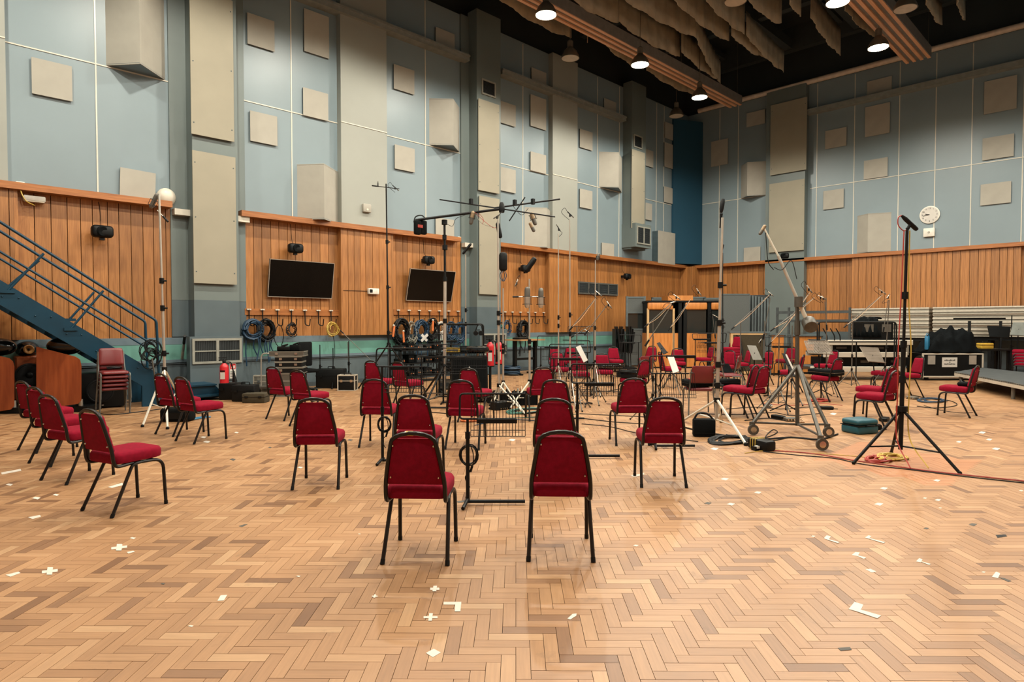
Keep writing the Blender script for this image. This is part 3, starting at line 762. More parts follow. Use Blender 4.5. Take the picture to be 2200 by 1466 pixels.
def make_chair():
    r = thing('banquet_chair', '', 'chair', (0, 0, 0), 0, 'red banquet chairs')
    so = outline(.205, .212, -.205, .235, .07, .13)
    cushion(so, [(.03, .418), (.006, .424), (0, .44), (0, .482), (.012, .502), (.05, .514), (.13, .518)], lambda x, y, h: (x, y, h+.012*(y+.2))).obj('seat', 'red_fabric', r, 50)
    bo = outline(.186, .138, .525, .838, .012, .025)
    cushion(bo, [(.012, -.018), (0, -.012), (0, .008), (.012, .024), (.05, .032)], lambda x, z, h: (x, backline(z)+.012+h, z)).obj('backrest', 'red_fabric', r, 50); br_ = COL.objects[-1]
    bf = [(-.17, .02, .418), (-.19, -.13, .405), (-.196, -.19, .412), (-.197, -.212, .45), (-.193, backline(.55), .55), (-.168, backline(.70), .70), (-.148, backline(.80), .80)]
    arch = [(.148*math.cos(t), 0, .80+.075*math.sin(t)**.9) for t in [math.pi*(1-i/9) for i in range(1, 9)]]
    arch = [(x, backline(z), z) for x, _, z in arch]
    pts = wire(bf, 3)[:-1]+[Vector(bf[-1])]+[Vector(a) for a in arch]+[Vector((-p.x, p.y, p.z)) for p in reversed(wire(bf, 3))]
    MB().tube(pts, .0145, 8).obj('back_frame', 'chair_frame', r)
    for s in (-1, 1):
        MB().tube(bend([(s*.205, .225, 0), (s*.200, .205, .405), (s*.192, .02, .408)], .09, 5), .014, 8).obj('leg', 'chair_frame', r); MB().cyl((s*.205, .225, 0), (s*.2048, .2242, .03), .016, 8).obj('foot_cap', 'black', LG(r))
        MB().tube(bend([(s*.215, -.245, 0), (s*.195, -.055, .404), (s*.192, .02, .408)], .06, 4), .014, 8).obj('leg', 'chair_frame', r); MB().cyl((s*.215, -.245, 0), (s*.2135, -.231, .03), .016, 8).obj('foot_cap', 'black', LG(r))
    MB().tube([(-.192, .12, .412), (.192, .12, .412)], .010, 6).tube([(-.192, -.09, .412), (.192, -.09, .412)], .010, 6).obj('seat_rail', 'chair_frame', r)
    for x, z in ((-.132, .79), (.132, .79), (-.158, .575), (.158, .575)): MB().ball((x, backline(z)-.008, z), .008, 6, 4).obj('screw_head', 'chrome', br_)
    return r
def make_vinyl():
    r = thing('stacking_chair', '', 'chair', (0, 0, 0), 0, 'old red vinyl stacking chairs')
    so = outline(.195, .20, -.20, .22, .04, .05)
    cushion(so, [(.02, .42), (0, .43), (0, .455), (.015, .47), (.06, .476)], lambda x, y, h: (x, y, h)).obj('seat', 'red_vinyl', r, 50)
    bo = outline(.19, .18, .56, .86, .03, .045)
    cushion(bo, [(.012, -.02), (0, -.012), (0, .012), (.012, .022), (.05, .028)], lambda x, z, h: (x, backline(z)+h, z)).obj('backrest', 'red_vinyl', r, 50)
    for s in (-1, 1):
        MB().tube(bend([(s*.225, .20, 0), (s*.215, .20, .44), (s*.205, -.02, .43)], .06, 4), .0125, 7).obj('leg', 'grey_frame', r)
        MB().tube(bend([(s*.23, -.26, 0), (s*.205, -.18, .40), (s*.195, backline(.56), .56), (s*.19, backline(.80), .80)], .06, 4), .0125, 7).obj('leg', 'grey_frame', r)
        MB().box(s*.19-.02, backline(.74)-.035, .735, s*.19+.02, backline(.74), .755).obj('bracket', 'grey_frame', r)
    MB().tube([(-.205, .10, .418), (.205, .10, .418)], .010, 6).tube([(-.205, -.12, .418), (.205, -.12, .418)], .010, 6).obj('seat_rail', 'grey_frame', r)
    return r
proto = {'b': make_chair(), 'v': make_vinyl()}
used = set()
CH = {}
def place(kind, loc, rz, label, group=None):
    if kind not in used:
        used.add(kind); o = proto[kind]; o.location = loc; o.rotation_euler = (0, 0, rz); o['label'] = label
        if group: o['group'] = group
        return o
    return dup(proto[kind], loc, rz, label, group or proto[kind]['group'])
def view_rz(p, ang): return math.atan2(p.y, p.x)-R(ang)-math.pi/2
def chair(px, py, ang, label, kind='b', z=0., group=None):
    """px, py = top of the back in the picture, ang = way it faces (0 away, 90 right, -90 left, 180 towards us)"""
    t = on_z(px, py, z+TOPZ-(.01 if kind == 'v' else 0)); rz = view_rz(t, ang)
    off = Vector((-math.sin(rz)*TOPY, math.cos(rz)*TOPY, 0))
    loc = Vector((t.x, t.y, 0))-off
    o = place(kind, (loc.x, loc.y, z), rz, label, group); return o
CHAIRS = [
 (887, 931, 12, 'front left red chair with yellow tape on its backrest hoop'),
 (1206, 928, -2, 'front right red chair seen from behind, nearest of all'),
 (673, 857, 14, 'red chair seen from behind, alone left of the front pair'),
 (887, 850, 14, 'red chair directly behind the chair with the yellow tape'),
 (990, 818, 14, 'red chair with blue tape on its hoop, left of the nearest wire stand'),
 (1006, 792, 28, 'red chair in front of the black speaker cabinet, turned right'),
 (804, 816, 16, 'red chair behind the second wire stand, seen from behind'),
 (797, 776, 40, 'leftmost red chair of the pair beyond the second wire stand'),
 (854, 778, 48, 'red chair beyond the second wire stand with a worn pale seat edge'),
 (585, 789, 50, 'left red chair of the pair in front of the aluminium cases'),
 (638, 796, 47, 'right red chair of the pair in front of the aluminium cases'),
 (46, 820, 66, 'rearmost of the four red chairs at far left'),
 (72, 833, 64, 'second rearmost of the four red chairs at far left'),
 (101, 850, 62, 'second nearest of the four red chairs at far left'),
 (192, 881, 62, 'nearest of the four red chairs at far left, set apart'),
 (344, 804, 60, 'rear red chair of the pair by the tall silver stand'),
 (388, 811, 60, 'front red chair of the pair by the tall silver stand'),
 (1192, 817, 4, 'red chair second in the row behind the front right chair'),
 (1191, 858, 4, 'red chair right behind the front right chair'),
 (1167, 790, -10, 'red chair third in the row behind the front right chair'),
 (1362, 814, -14, 'red chair second in the row at the third wire stand'),
 (1430, 855, -12, 'red chair seen from behind right of the front pair'),
 (1386, 774, -52, 'red chair facing left with a ribbed black case on it'),
 (1293, 760, 172, 'red chair facing us with a long black case across its seat'),
 (1317, 746, 165, 'red chair facing us right of the long black case'),
 (1189, 748, 150, 'red chair behind the stand with the white sheet, left one'),
 (1226, 746, 190, 'red chair behind the stand with the white sheet, right one'),
 (1196, 757, 160, 'red chair half hidden behind a stand loop, near the desk'),
 (1241, 763, 170, 'red chair hidden behind the white sheet on the stand'),
 (1401, 744, -150, 'red chair beside the wooden booth, left of the sheet music'),
 (1417, 757, 75, 'red chair facing right below the black music desk'),
 (1456, 749, 178, 'left red chair of two against the wooden booth'),
 (1477, 737, -172, 'right red chair of two against the wooden booth'),
 (1530, 744, -115, 'red chair facing left behind the tall silver stand'),
 (1568, 754, -150, 'red chair in front of the chair stack by the grey screens'),
 (1643, 788, -58, 'red chair with the violin case, seen from behind right'),
 (1624, 786, -70, 'red chair next to the one with the violin case, edge on'),
 (1654, 754, -128, 'red chair facing us left of the big wheeled boom stand'),
 (1611, 751, -110, 'red chair behind the grey sheet-metal music desk'),
 (1701, 746, -140, 'red chair with a paper tag behind the wheeled boom stand'),
 (1727, 763, -82, 'red chair edge on beside the wheeled boom stand'),
 (1794, 753, -125, 'red chair facing us under the left perforated desk'),
 (1802, 771, -58, 'red chair with a flat black instrument case on it'),
 (1930, 764, -84, 'rearmost red chair behind the black tripod stand'),
 (1916, 787, -72, 'rear one of two overlapping red chairs by the black tripod stand'),
 (1925, 797, -68, 'front one of two overlapping red chairs by the black tripod stand'),
 (1977, 766, -122, 'red chair facing left in front of the black flight case'),
 (2100, 786, -78, 'rightmost red chair with a black pouch on its seat')]
for px, py, an, lb in CHAIRS: CH[lb] = chair(px, py, an, lb)
for px, py, an, lb in ((1510, 786, -14, 'old vinyl chair seen from behind with the red violin case'), (1590, 764, -80, 'old vinyl chair in profile facing left'), (1540, 766, 70, 'old vinyl chair half hidden by the tall silver stand'), (1391, 765, -40, 'old vinyl chair with a faded back beside the booth')):
    CH[lb] = chair(px, py, an, lb, 'v')
# stack of banquet chairs by the grey screens
base = on_z(1578, 790)
for k in range(5):
    t = on_depth(1576, 730, 19.4); rz = view_rz(t, -150)
    place('b', (t.x+.02*k*math.cos(rz), t.y+.02*k*math.sin(rz), .085*k), rz, ('red chair on top of the stack by the grey screens', 'red chair second in the stack by the grey screens', 'red chair in the middle of the stack by the grey screens', 'red chair second from the floor in the stack by the grey screens', 'red chair at the bottom of the stack by the grey screens')[4-k], 'stacked red chairs')
# stack of old vinyl chairs under the stairs
t = on_z(243, 888); rzv = view_rz(t, 172)
for k in range(5):
    q = Vector((-math.sin(rzv), math.cos(rzv), 0))*.035*k
    place('v', (t.x+q.x, t.y+q.y, .072*k), rzv, ('bottom vinyl chair of the stack under the stairs', 'second vinyl chair up in the stack under the stairs', 'middle vinyl chair of the stack under the stairs', 'second vinyl chair from the top of the stack under the stairs', 'top vinyl chair of the stack under the stairs, with a black ring on it')[k], 'stacked vinyl chairs')
VSTACK = (t, rzv)
# stack of red chairs at the right edge
t = on_z(2196, 817); rzr = view_rz(t, -90)
for k in range(5):
    place('b', (t.x, t.y, .085*k), rzr, ('lowest chair', 'second chair from the floor', 'middle chair', 'second chair from the top', 'topmost chair')[k]+' in the stack at the right picture edge', 'stack at the right edge')
# ================================================================== STANDS AND MICROPHONES
def part(mb, name, material, root, smooth=35, under=None):
    """mesh given in room coordinates, stored relative to its (unrotated) thing"""
    l = root.location; mb.v = [(x-l.x, y-l.y, z-l.z) for x, y, z in mb.v]
    return mb.obj(name, material, under or root, smooth)
def root_at(name, label, cat, p, group=None): return thing(name, label, cat, (p[0], p[1], p[2]), 0, group)
def at(px, py, dep): return CAM+ray(px, py)*dep
def fdep(py): return depth_of(on_z(CX, py))

def coil(c, r, n=5, tilt=(0, 0, 1), rr=.006, k=18, spread=.03, seed=0, flat=.35, ell=1., fat=1.):
    """turns of cable around c, axis = tilt"""
    rn = random.Random(seed); ax = Vector(tilt).normalized(); u = ax.orthogonal().normalized(); v = ax.cross(u); pts = []
    if abs(ax.z) < .5: v = Vector((0, 0, 1)); u = v.cross(ax).normalized()
    c = Vector(c)
    for i in range(n*k+1):
        t = i/k; a = 2*math.pi*t; q = r*(1+.10*fat*math.sin(t*2.3+seed)+.05*math.sin(a*2+t))
        pts.append(c+u*math.cos(a)*q+v*math.sin(a)*q*ell+ax*(spread*(((t*1.7+seed*.3) % 1)-.5)*flat*2+.004*math.sin(a*3+t)))
    return MB().tube(pts, rr, 5)
WSG = 'black wire-grid music stands'
def wire_stand(px, py, ztop, zmid, zbot, label, gtop=None, xl=-.07, xr=.5, ledge=(.08, .43), ledge_top=False, ang=0., base=True, dep=None, paper=None):
    """pole foot at the pixel; desk frame seen from behind, loop at the left"""
    f = on_z(px, py) if dep is None else on_z(px, CY) if False else at(px, 696, dep)
    f = Vector((f.x, f.y, 0)); rz = math.atan2(RT.y, RT.x)+R(ang)
    r = thing('music_stand', label, 'music stand', f, rz, WSG)
    gtop = ztop if gtop is None else gtop
    MB().cyl((0, 0, .02), (0, 0, .62), .017, 8).obj('pole_sleeve', 'black', r)
    MB().cyl((0, 0, .60), (0, 0, zmid+.0), .012, 8).obj('pole', 'black', r)
    MB().cyl((0, 0, .58), (0, 0, .64), .022, 8).obj('collar', 'black', r)
    if base:
        MB().tube([(0, 0, .03), (.50, 0, .03)], .016, 8).obj('foot', 'black', r)
        MB().tube([(0, 0, .05), (-.03, -.17, .016)], .016, 8).obj('foot', 'black', r)
        MB().tube([(0, 0, .05), (-.02, .17, .016)], .016, 8).obj('foot', 'black', r)
    MB().tube(bend([(xr, .05, ztop), (xl, .05, ztop), (xl, 0, zmid), (xr-.08, 0, zmid)], .035, 4), .009, 7).obj('desk_frame', 'black', r)
    zl = ztop+.01 if ledge_top else zmid
    MB().box(ledge[0], -.03, zl-.035, ledge[1], .01, zl+.002).obj('ledge', 'black', r)
    g = MB(); n = 17
    def gp(x, t): return (x, .05-.10*t, gtop+(zbot-gtop)*t)
    for k in range(n+1): x = .03+(xr-.03)*k/n; g.tube([gp(x, 0), gp(x, 1)], .0028, 4)
    for t in (0, .86, 1.): g.tube([gp(.03, t), gp(xr, t)], .0035, 4)
    stuff(g.obj('wire_grid', 'black', r))
    return r
A_ = wire_stand(1005, 1085, .967, .753, .61, 'nearest wire-grid music stand, between the front chairs')
B_ = wire_stand(822, 995, 1.30, 1.095, .81, 'wire-grid music stand beyond the chair with the yellow tape', gtop=1.095, ledge=(.1, .3))
C_ = wire_stand(1240, 985, 1.105, .886, .74, 'wire-grid music stand right of the middle row of chairs')
D_ = wire_stand(1190, 903, 1.245, 1.015, .72, 'wire-grid music stand carrying a tilted white sheet', gtop=1.015)
F_ = wire_stand(1408, 963, 1.17, .95, .645, 'wire-grid music stand with sheet music and a black ledge bar', gtop=.95, ledge=(.13, .5), ledge_top=True)
wire_stand(1262, 0, 1.26, 1.02, .7, 'wire-grid music stand behind the one with the white sheet', gtop=1.02, dep=12.2, ang=150)
wire_stand(1553, 0, 1.36, 1.14, .9, 'wire-grid music stand beside the tall silver stand', gtop=1.14, dep=15.0, ang=180, xr=.6)
wire_stand(1372, 0, 1.28, 1.08, .75, 'wire-grid music stand in front of the grey screen', gtop=1.08, dep=17.0, ang=165)
wire_stand(1494, 0, 1.30, 1.16, .92, 'small wire-grid music stand before the wooden booth', gtop=1.27, dep=17.5, ledge=(-.05, .4))
wire_stand(1652, 0, 1.30, 1.10, .72, 'wire-grid music stand left of the wheeled boom stand', gtop=1.16, dep=13.5, xr=.55)
wire_stand(905, 0, 1.20, .98, .66, 'wire-grid music stand left of the black speaker cabinet', gtop=.98, dep=11.6, xr=.72)
wire_stand(938, 0, 1.36, 1.22, .9, 'wire-grid music stand in the tangle of the tree stand', gtop=1.22, dep=13.4, xr=.5)
wire_stand(952, 0, 1.10, .92, .7, 'low wire-grid music stand beside the black speaker cabinet', gtop=1.06, dep=12.4, xr=.85)
wire_stand(1162, 0, 1.30, 1.05, .75, 'wire-grid music stand below the two grey microphones', gtop=1.30, dep=14.5, xr=.55)
wire_stand(1226, 0, 1.5, 1.32, 1.0, 'far wire-grid music stand against the mint band', gtop=1.5, dep=18.0, xr=.7)
def sheet(pts, dep, label, name='sheet_music', material='paper'):
    P = [at(x, y, dep+dd) for x, y, dd in pts]; n = (P[1]-P[0]).cross(P[2]-P[0]).normalized()*.006
    o = MB().prism(P, n).obj(name, material, None, 0); tag(o, label, 'sheet music' if material == 'paper' else 'panel'); return o
sheet([(1237, 746, .0), (1247, 742, 0), (1263, 774, -.15), (1254, 779, -.15)], 10.2, 'tilted white sheet clipped to a wire stand')
sheet([(1434, 767, 0), (1448, 767, 0), (1459, 798, -.2), (1446, 802, -.2)], 7.95, 'white page of sheet music on the wire stand')
sheet([(1687, 762, 0), (1690, 761, 0), (1711, 803, -.15), (1708, 806, -.15)], 11.0, 'white page seen edge on beside the wheeled boom stand')
def plate_stand(px, dep, corners, label, perforated, material='grey_metal'):
    f = at(px, 696, dep); f.z = 0
    r = root_at('orchestra_stand', label, 'music stand', f, 'metal orchestra music stands')
    P = [at(x, y, dep+dd) for x, y, dd in corners]
    mid = (P[0]+P[1]+P[2]+P[3])/4
    part(MB().cyl(f+Vector((0, 0, .05)), mid, .013, 8), 'pole', 'black', r)
    for k in range(3):
        a = R(90+120*k); part(MB().tube([f+Vector((0, 0, .16)), f+Vector((.28*math.cos(a), .28*math.sin(a), .012))], .011, 6), 'leg', 'black', r)
    n = (P[1]-P[0]).cross(P[2]-P[0]).normalized()*.008
    if not perforated: part(MB().prism(P, n), 'desk', material, r, 0)
    else:
        part(MB().tube(P+[P[0]], .009, 5), 'desk_frame', material, r)
        g = MB(); N = 22
        for k in range(1, N):
            t = k/N; a, b = P[0].lerp(P[1], t), P[3].lerp(P[2], t); d = (b-a).normalized(); s_ = (P[1]-P[0]).normalized()*((P[1]-P[0]).length/N*.26)
            g.prism([a-s_, a+s_, b+s_, b-s_], n)
        for k in range(0, 5):
            t = k/4; g.tube([P[0].lerp(P[3], t), P[1].lerp(P[2], t)], .004, 4)
        stuff(part(g, 'perforated_desk', material, r, 0))
    part(MB().prism([P[3], P[2], P[2]-FW*.07, P[3]-FW*.07], (0, 0, .01)), 'lip', material, r, 0)
    return r
plate_stand(1766, 13.6, [(1728, 733, .1), (1778, 733, .1), (1790, 762, -.15), (1737, 760, -.15)], 'left one of the two perforated metal music desks', True, 'perforated')
plate_stand(1884, 14.2, [(1847, 746, .1), (1886, 748, .1), (1900, 780, -.15), (1866, 777, -.15)], 'right one of the two perforated metal music desks', True, 'perforated')
plate_stand(1620, 14.5, [(1605, 742, .1), (1624, 743, .1), (1638, 774, -.1), (1618, 774, -.1)], 'solid grey sheet-metal music desk', False, 'grey_metal')
plate_stand(1418, 11.5, [(1411, 738, .1), (1417, 735, .1), (1434, 757, -.1), (1425, 762, -.1)], 'black folding music desk standing edge on', False, 'black')
plate_stand(2150, 18.2, [(2121, 700, .1), (2172, 702, .1), (2168, 727, -.1), (2126, 724, -.1)], 'black music desk at right in front of the metal decks', False, 'black')
plate_stand(2185, 18.0, [(2177, 693, .1), (2205, 693, .1), (2200, 722, -.1), (2170, 720, -.1)], 'pale music desk with a lamp at the right picture edge', False, 'pipe_grey')

plate_stand(1690, 11.12, [(1680, 759, .1), (1690, 761, .1), (1711, 806, -.13), (1702, 810, -.13)], 'black music desk with a page, left of the wheeled boom stand', False, 'black')

MSG = 'microphone stands'
def mic_stand(label, foot, top, material='silver', r=.012, base='tripod', leg=.42, hub=None, dep=None, booms=(), collars=(.45,), feet=None, leg_mat=None):
    """foot, top, boom ends in picture coordinates, all at the stand's own distance"""
    dep = dep or fdep(foot[1]); f = on_z(*foot); t = at(top[0], top[1], dep)
    t = Vector((f.x+(t-f).dot(RT)*RT.x, f.y+(t-f).dot(RT)*RT.y, t.z))
    rt = root_at('microphone_stand', label, 'microphone stand', (f.x, f.y, 0), MSG)
    h = t.z; b = Vector((f.x, f.y, 0)); hz = hub or min(.75, h*.3)
    low = b.lerp(t, .5)
    part(MB().cyl(b+Vector((0, 0, .10 if base == 'tripod' else .02)), low, r*1.35, 8), 'lower_pole', material, rt)
    part(MB().cyl(low, t, r, 8), 'upper_pole', material, rt)
    for c in (.5,)+tuple(collars):
        q = b.lerp(t, c); cl_ = part(MB().cyl(q-Vector((0, 0, .045)), q+Vector((0, 0, .045)), r*2.1, 8), 'collar', 'black', rt)
        part(MB().cyl(q, q+RT*r*4.5, r*.9, 6), 'clamp_knob', 'black', rt, under=cl_)
    if base == 'tripod':
        q = b+(t-b)*(hz/h)
        part(MB().cyl(q-Vector((0, 0, .04)), q+Vector((0, 0, .03)), r*2.4, 8), 'hub', 'black', rt)
        for k in range(3):
            if feet: e = on_z(*feet[k]) if k < len(feet) else b*2-(on_z(*feet[0])+on_z(*feet[1]))/2
            else: a = R(70+120*k)+YAW; e = b+Vector((math.cos(a), math.sin(a), 0))*leg
            e = Vector((e.x, e.y, .012))
            lg_ = part(MB().tube([q, e], r*1.0, 6), 'leg', leg_mat or material, rt)
            m = q.lerp(e, .62); part(MB().tube([b+Vector((0, 0, max(.12, m.z*.6))), m], r*.6, 5), 'brace', leg_mat or material, rt)
            part(MB().ball(e+Vector((0, 0, .004)), r*1.6, 8, 5), 'rubber_foot', 'black', rt, under=lg_)
    elif base == 'round':
        part(MB().lathe(b, (0, 0, 1), [(.15, 0), (.15, .012), (.12, .028), (.03, .035)], 20), 'base_plate', 'black', rt)
    for bm in booms:
        a, e = at(*bm[0], dep-.05), at(*bm[1], dep-.05+(bm[3] if len(bm) > 3 else 0)); ba_ = part(MB().cyl(a, e, bm[2] if len(bm) > 2 else .009, 7), 'boom_arm', material, rt)
        w_ = a+(e-a)*.02; part(MB().cyl(a-(e-a).normalized()*.10, a+(e-a).normalized()*.02, .016, 8), 'counterweight', 'black', rt, under=ba_)
    return rt, dep
MG = 'microphones'
def pencil_mic(a, b, dep, label, r=.011, material='silver', cable=True):
    """slim microphone from tail a to nose b (pixels)"""
    A, B = at(*a, dep), at(*b, dep); d = (B-A).normalized(); L = (B-A).length
    rt = root_at('microphone', label, 'microphone', A, MG)
    part(MB().lathe(A, d, [(r*.7, 0), (r, .012), (r, L*.72)], 10), 'body', material, rt)
    part(MB().lathe(A+d*L*.72, d, [(r*1.05, 0), (r*1.05, L*.25), (r*.6, L*.28)], 10), 'capsule', 'grey_metal', rt)
    m = A.lerp(B, .4); part(MB().cyl(m-Vector((0, 0, .05)), m, .015, 8), 'clip', 'black', rt)
    if cable: part(MB().tube(wire([A, A-d*.07-Vector((0, 0, -.02)), A-d*.06-RT*.06-Vector((0, 0, .06)), m-Vector((0, 0, .12))], 5), .0045, 5), 'cable', 'black_cable', rt)
    return rt
def big_mic(c, dep, label, h=.20, r=.028, material='mic_grey', up=(0, 0, 1), cradle=True, lean=0.):
    """large side-address microphone with a cage mount; c = centre pixel"""
    C_0 = at(*c, dep); ax = (Vector(up)+RT*lean).normalized()
    rt = root_at('microphone', label, 'microphone', C_0, MG)
    part(MB().lathe(C_0-ax*h*.5, ax, [(r*.55, 0), (r*.9, h*.06), (r, h*.14), (r, h*.55)], 14), 'body', material, rt)
    part(MB().lathe(C_0+ax*h*.05, ax, [(r*1.02, 0), (r*1.02, h*.30), (r*.85, h*.42), (r*.4, h*.48)], 14), 'grille', 'grey_metal' if material != 'black' else 'black', rt)
    if cradle:
        u = ax.orthogonal().normalized(); v = ax.cross(u)
        for hh in (-.32, .05):
            part(MB().tube([C_0+ax*h*hh+(u*math.cos(t)+v*math.sin(t))*r*1.7 for t in [2*math.pi*k/14 for k in range(14)]], .004, 5, closed=True), 'cradle_ring', 'black', rt)
        for k in range(4):
            t = math.pi/4+k*math.pi/2; w_ = (u*math.cos(t)+v*math.sin(t))*r*1.7; part(MB().cyl(C_0+ax*h*-.32+w_, C_0+ax*h*.05+w_, .004, 5), 'cradle_bar', 'black', rt)
    return rt
# tall silver stand at left
_, d1 = mic_stand('tall silver microphone stand at left in front of the stairs', (357, 905), (349, 420), 'silver', .017, 'tripod', hub=.85, collars=(.3, .62), feet=((306, 918), (392, 868)), leg_mat='strip_white', booms=(((352, 467), (338, 452), .008),))
big_mic((331, 432), d1-.05, 'large microphone in a hoop mount on the left silver stand', .26, .035, 'mic_grey', lean=.5)
# black stand with two small microphones
_, d2 = mic_stand('very tall black stand with a stereo bar, before the panelling', (836, 838), (832, 398), 'black', .017, 'tripod', hub=1.1, leg=.85, collars=(.72, .28), booms=(((808, 400), (858, 406), .010),))
pencil_mic((812, 402), (812, 390), d2, 'small upright microphone at the left end of the stereo bar', .012, 'black', False)
pencil_mic((843, 398), (857, 410), d2, 'small slanting microphone at the right end of the stereo bar', .012, 'black')
# the tree: heavy stand with cross bars and hanging microphones
f = on_z(955, 862); dt = fdep(862)
tr_ = root_at('tree_stand', 'heavy black and silver tree stand with cross bars overhead', 'microphone stand', (f.x, f.y, 0))
def tp(x, y, dd=0): return at(x, y, dt+dd)
hub = tp(955, 478); b0 = Vector((f.x, f.y, 0))
part(MB().cyl(b0+Vector((0, 0, .15)), tp(956, 600), .034, 10), 'lower_pole', 'silver', tr_)
part(MB().cyl(tp(956, 600), hub, .024, 10), 'upper_pole', 'black', tr_)
for q, rr in (((956, 600), .045), ((956, 532), .055), ((955, 510), .045), ((956, 690), .045), ((955, 478), .06)):
    part(MB().cyl(tp(q[0], q[1]+5), tp(q[0], q[1]-5), rr, 10), 'collar', 'black', tr_)
for k in range(3):
    a = R(40+120*k)+YAW; e = b0+Vector((math.cos(a), math.sin(a), 0))*.75
    part(MB().tube([b0+Vector((0, 0, .75)), e+Vector((0, 0, .10))], .02, 7), 'leg', 'black', tr_); part(MB().tube([b0+Vector((0, 0, .15)), e+Vector((0, 0, .10))], .014, 6), 'brace', 'grey_metal', tr_)
    part(MB().cyl(e+Vector((-.02, 0, .05)), e+Vector((.02, 0, .05)), .05, 12), 'castor', 'black', tr_)
part(MB().cyl(tp(893, 473), tp(1078, 449, -.4), .026, 9), 'main_arm', 'black', tr_)
c0 = tp(1078, 446, -.4)
part(MB().cyl(tp(945, 429, .5), tp(1192, 466, -1.0), .014, 8), 'cross_bar', 'black', tr_)
part(MB().cyl(tp(1062, 447, -.35), tp(1203, 428, -.2), .017, 8), 'cross_bar', 'black', tr_)
part(MB().cyl(tp(1128, 424, -.5), tp(1094, 475, -.5), .012, 7), 'hanging_arm', 'black', tr_)
part(MB().lathe(c0-Vector((0, 0, .10)), (0, 0, 1), [(.05, 0), (.06, .05), (.05, .16), (.03, .2)], 12), 'centre_joint', 'black', tr_)
for x, y in ((1012, 434), (1106, 436), (1145, 434)): part(MB().box(-.03, -.03, -.05, .03, .03, .06, Matrix.Translation(tp(x, y, -.4))), 'clamp', 'black', tr_)
for i, pts in enumerate((((1020, 456), (1040, 475), (1062, 490), (1070, 478)), ((1016, 452), (1035, 480), (1060, 488)), ((958, 480), (972, 486), (980, 470), (1000, 462)), ((1100, 440), (1120, 462), (1135, 448)), ((1026, 455), (1038, 470), (1037, 482)))):
    part(MB().tube(wire([tp(x, y, -.3) for x, y in pts], 6), .005, 5), 'cable', ('red_cable', 'grey_cable', 'black_cable', 'black_cable', 'red_cable')[i], tr_)
big_mic((1014, 468), dt-.3, 'brown hanging microphone on the left side of the tree', .26, .04, 'mic_gold', (0, 0, -1), lean=-.2)
big_mic((1146, 470), dt-.3, 'brown hanging microphone at the right end of the tree', .26, .042, 'mic_gold', (0, 0, -1), lean=.35)
big_mic((1143, 488), dt-.35, 'lower brown microphone under the right end of the tree', .2, .036, 'mic_gold', (0, 0, -1), lean=.5, cradle=False)
big_mic((1072, 495), dt-.5, 'round black microphone hanging below the tree', .30, .045, 'black', (0, 0, -1), lean=.2, cradle=False)
sb = root_at('sandbag', 'grey saddle sandbag hung on the left end of the tree arm', 'sandbag', tp(903, 480))
for dx in (-6, 6): part(MB().rbox(-.075, -.05, -.25, .075, .05, .04, .03, 2, Matrix.Translation(tp(903+dx, 478, -.06 if dx < 0 else .06))), 'pouch', 'gobo_fabric' if False else 'black_matte', sb)
part(MB().box(-.06, -.115, -.12, .06, -.105, -.06, Matrix.Translation(tp(896, 478))), 'red_patch', 'red_cable', sb)
part(MB().tube(wire([tp(889, 478), tp(893, 466), tp(906, 463), tp(914, 470)], 5), .012, 6), 'strap', 'black', sb)
# silver stands right of the tree
_, d = mic_stand('slim silver stand in front of the second pillar flank', (1001, 845), (1001, 548), 'silver', .012, leg=.45, collars=(.6,))
big_mic((1003, 535), d-.05, 'flat black microphone tilted on the slim silver stand', .30, .03, 'black', lean=.8, cradle=False)
_, d = mic_stand('silver stand before the second pillar, taller of the crossed-leg pair', (1072, 875), (1070, 472), 'silver', .016, hub=.42, feet=((1127, 891), (1062, 866)), leg_mat='strip_white')
pencil_mic((1073, 461), (1060, 470), d, 'small microphone on top of the stand before the second pillar', .012, 'grey_metal')
_, d = mic_stand('silver stand with a blue mount, shorter of the crossed-leg pair', (1081, 866), (1081, 620), 'silver', .015, hub=.42, feet=((1129, 893), (1052, 880)), leg_mat='strip_white')
big_mic((1081, 563), d, 'black microphone with a domed head above a blue cradle', .36, .085, 'black', cradle=False)
part_ = root_at('shock_mount', 'blue elastic cradle under the domed black microphone', 'shock mount', at(1081, 590, d))
for k in range(4):
    a = k*math.pi/2+.4; o_ = at(1081, 582, d); part(MB().tube(wire([o_+Vector((.03*math.cos(a), .03*math.sin(a), 0)), o_+Vector((.075*math.cos(a), .075*math.sin(a), -.10)), o_+Vector((.02*math.cos(a), .02*math.sin(a), -.21))], 4), .008, 5), 'arm', 'blue_cable', part_)
_, d = mic_stand('silver stand carrying two grey microphones on a bar', (1138, 868), (1137, 600), 'silver', .016, hub=.45, feet=((1095, 880), (1180, 860)), leg_mat='strip_white', booms=(((1112, 638), (1168, 638), .010),))
big_mic((1133, 640), d-.08, 'left grey studio microphone of the pair on the bar', .40, .058, 'silver', cradle=True)
big_mic((1162, 641), d-.08, 'right grey studio microphone of the pair on the bar', .38, .052, 'silver', cradle=True)
big_mic((1139, 570), d, 'black tilted microphone on top of the two-microphone stand', .34, .055, 'black', lean=.7, cradle=False)
pencil_mic((1113, 601), (1106, 616), d, 'small pale microphone on a curved cable left of the pair', .011)
_, d = mic_stand('slim silver stand with a red-cabled microphone, left of two', (1200, 862), (1199, 503), 'silver', .010, leg=.4)
pencil_mic((1204, 497), (1195, 482), d, 'slim black microphone on the left slim silver stand', .010, 'black')
_, d = mic_stand('slim silver stand with a looped cable, right of two', (1225, 880), (1223, 474), 'silver', .011, leg=.4, collars=(.4,))
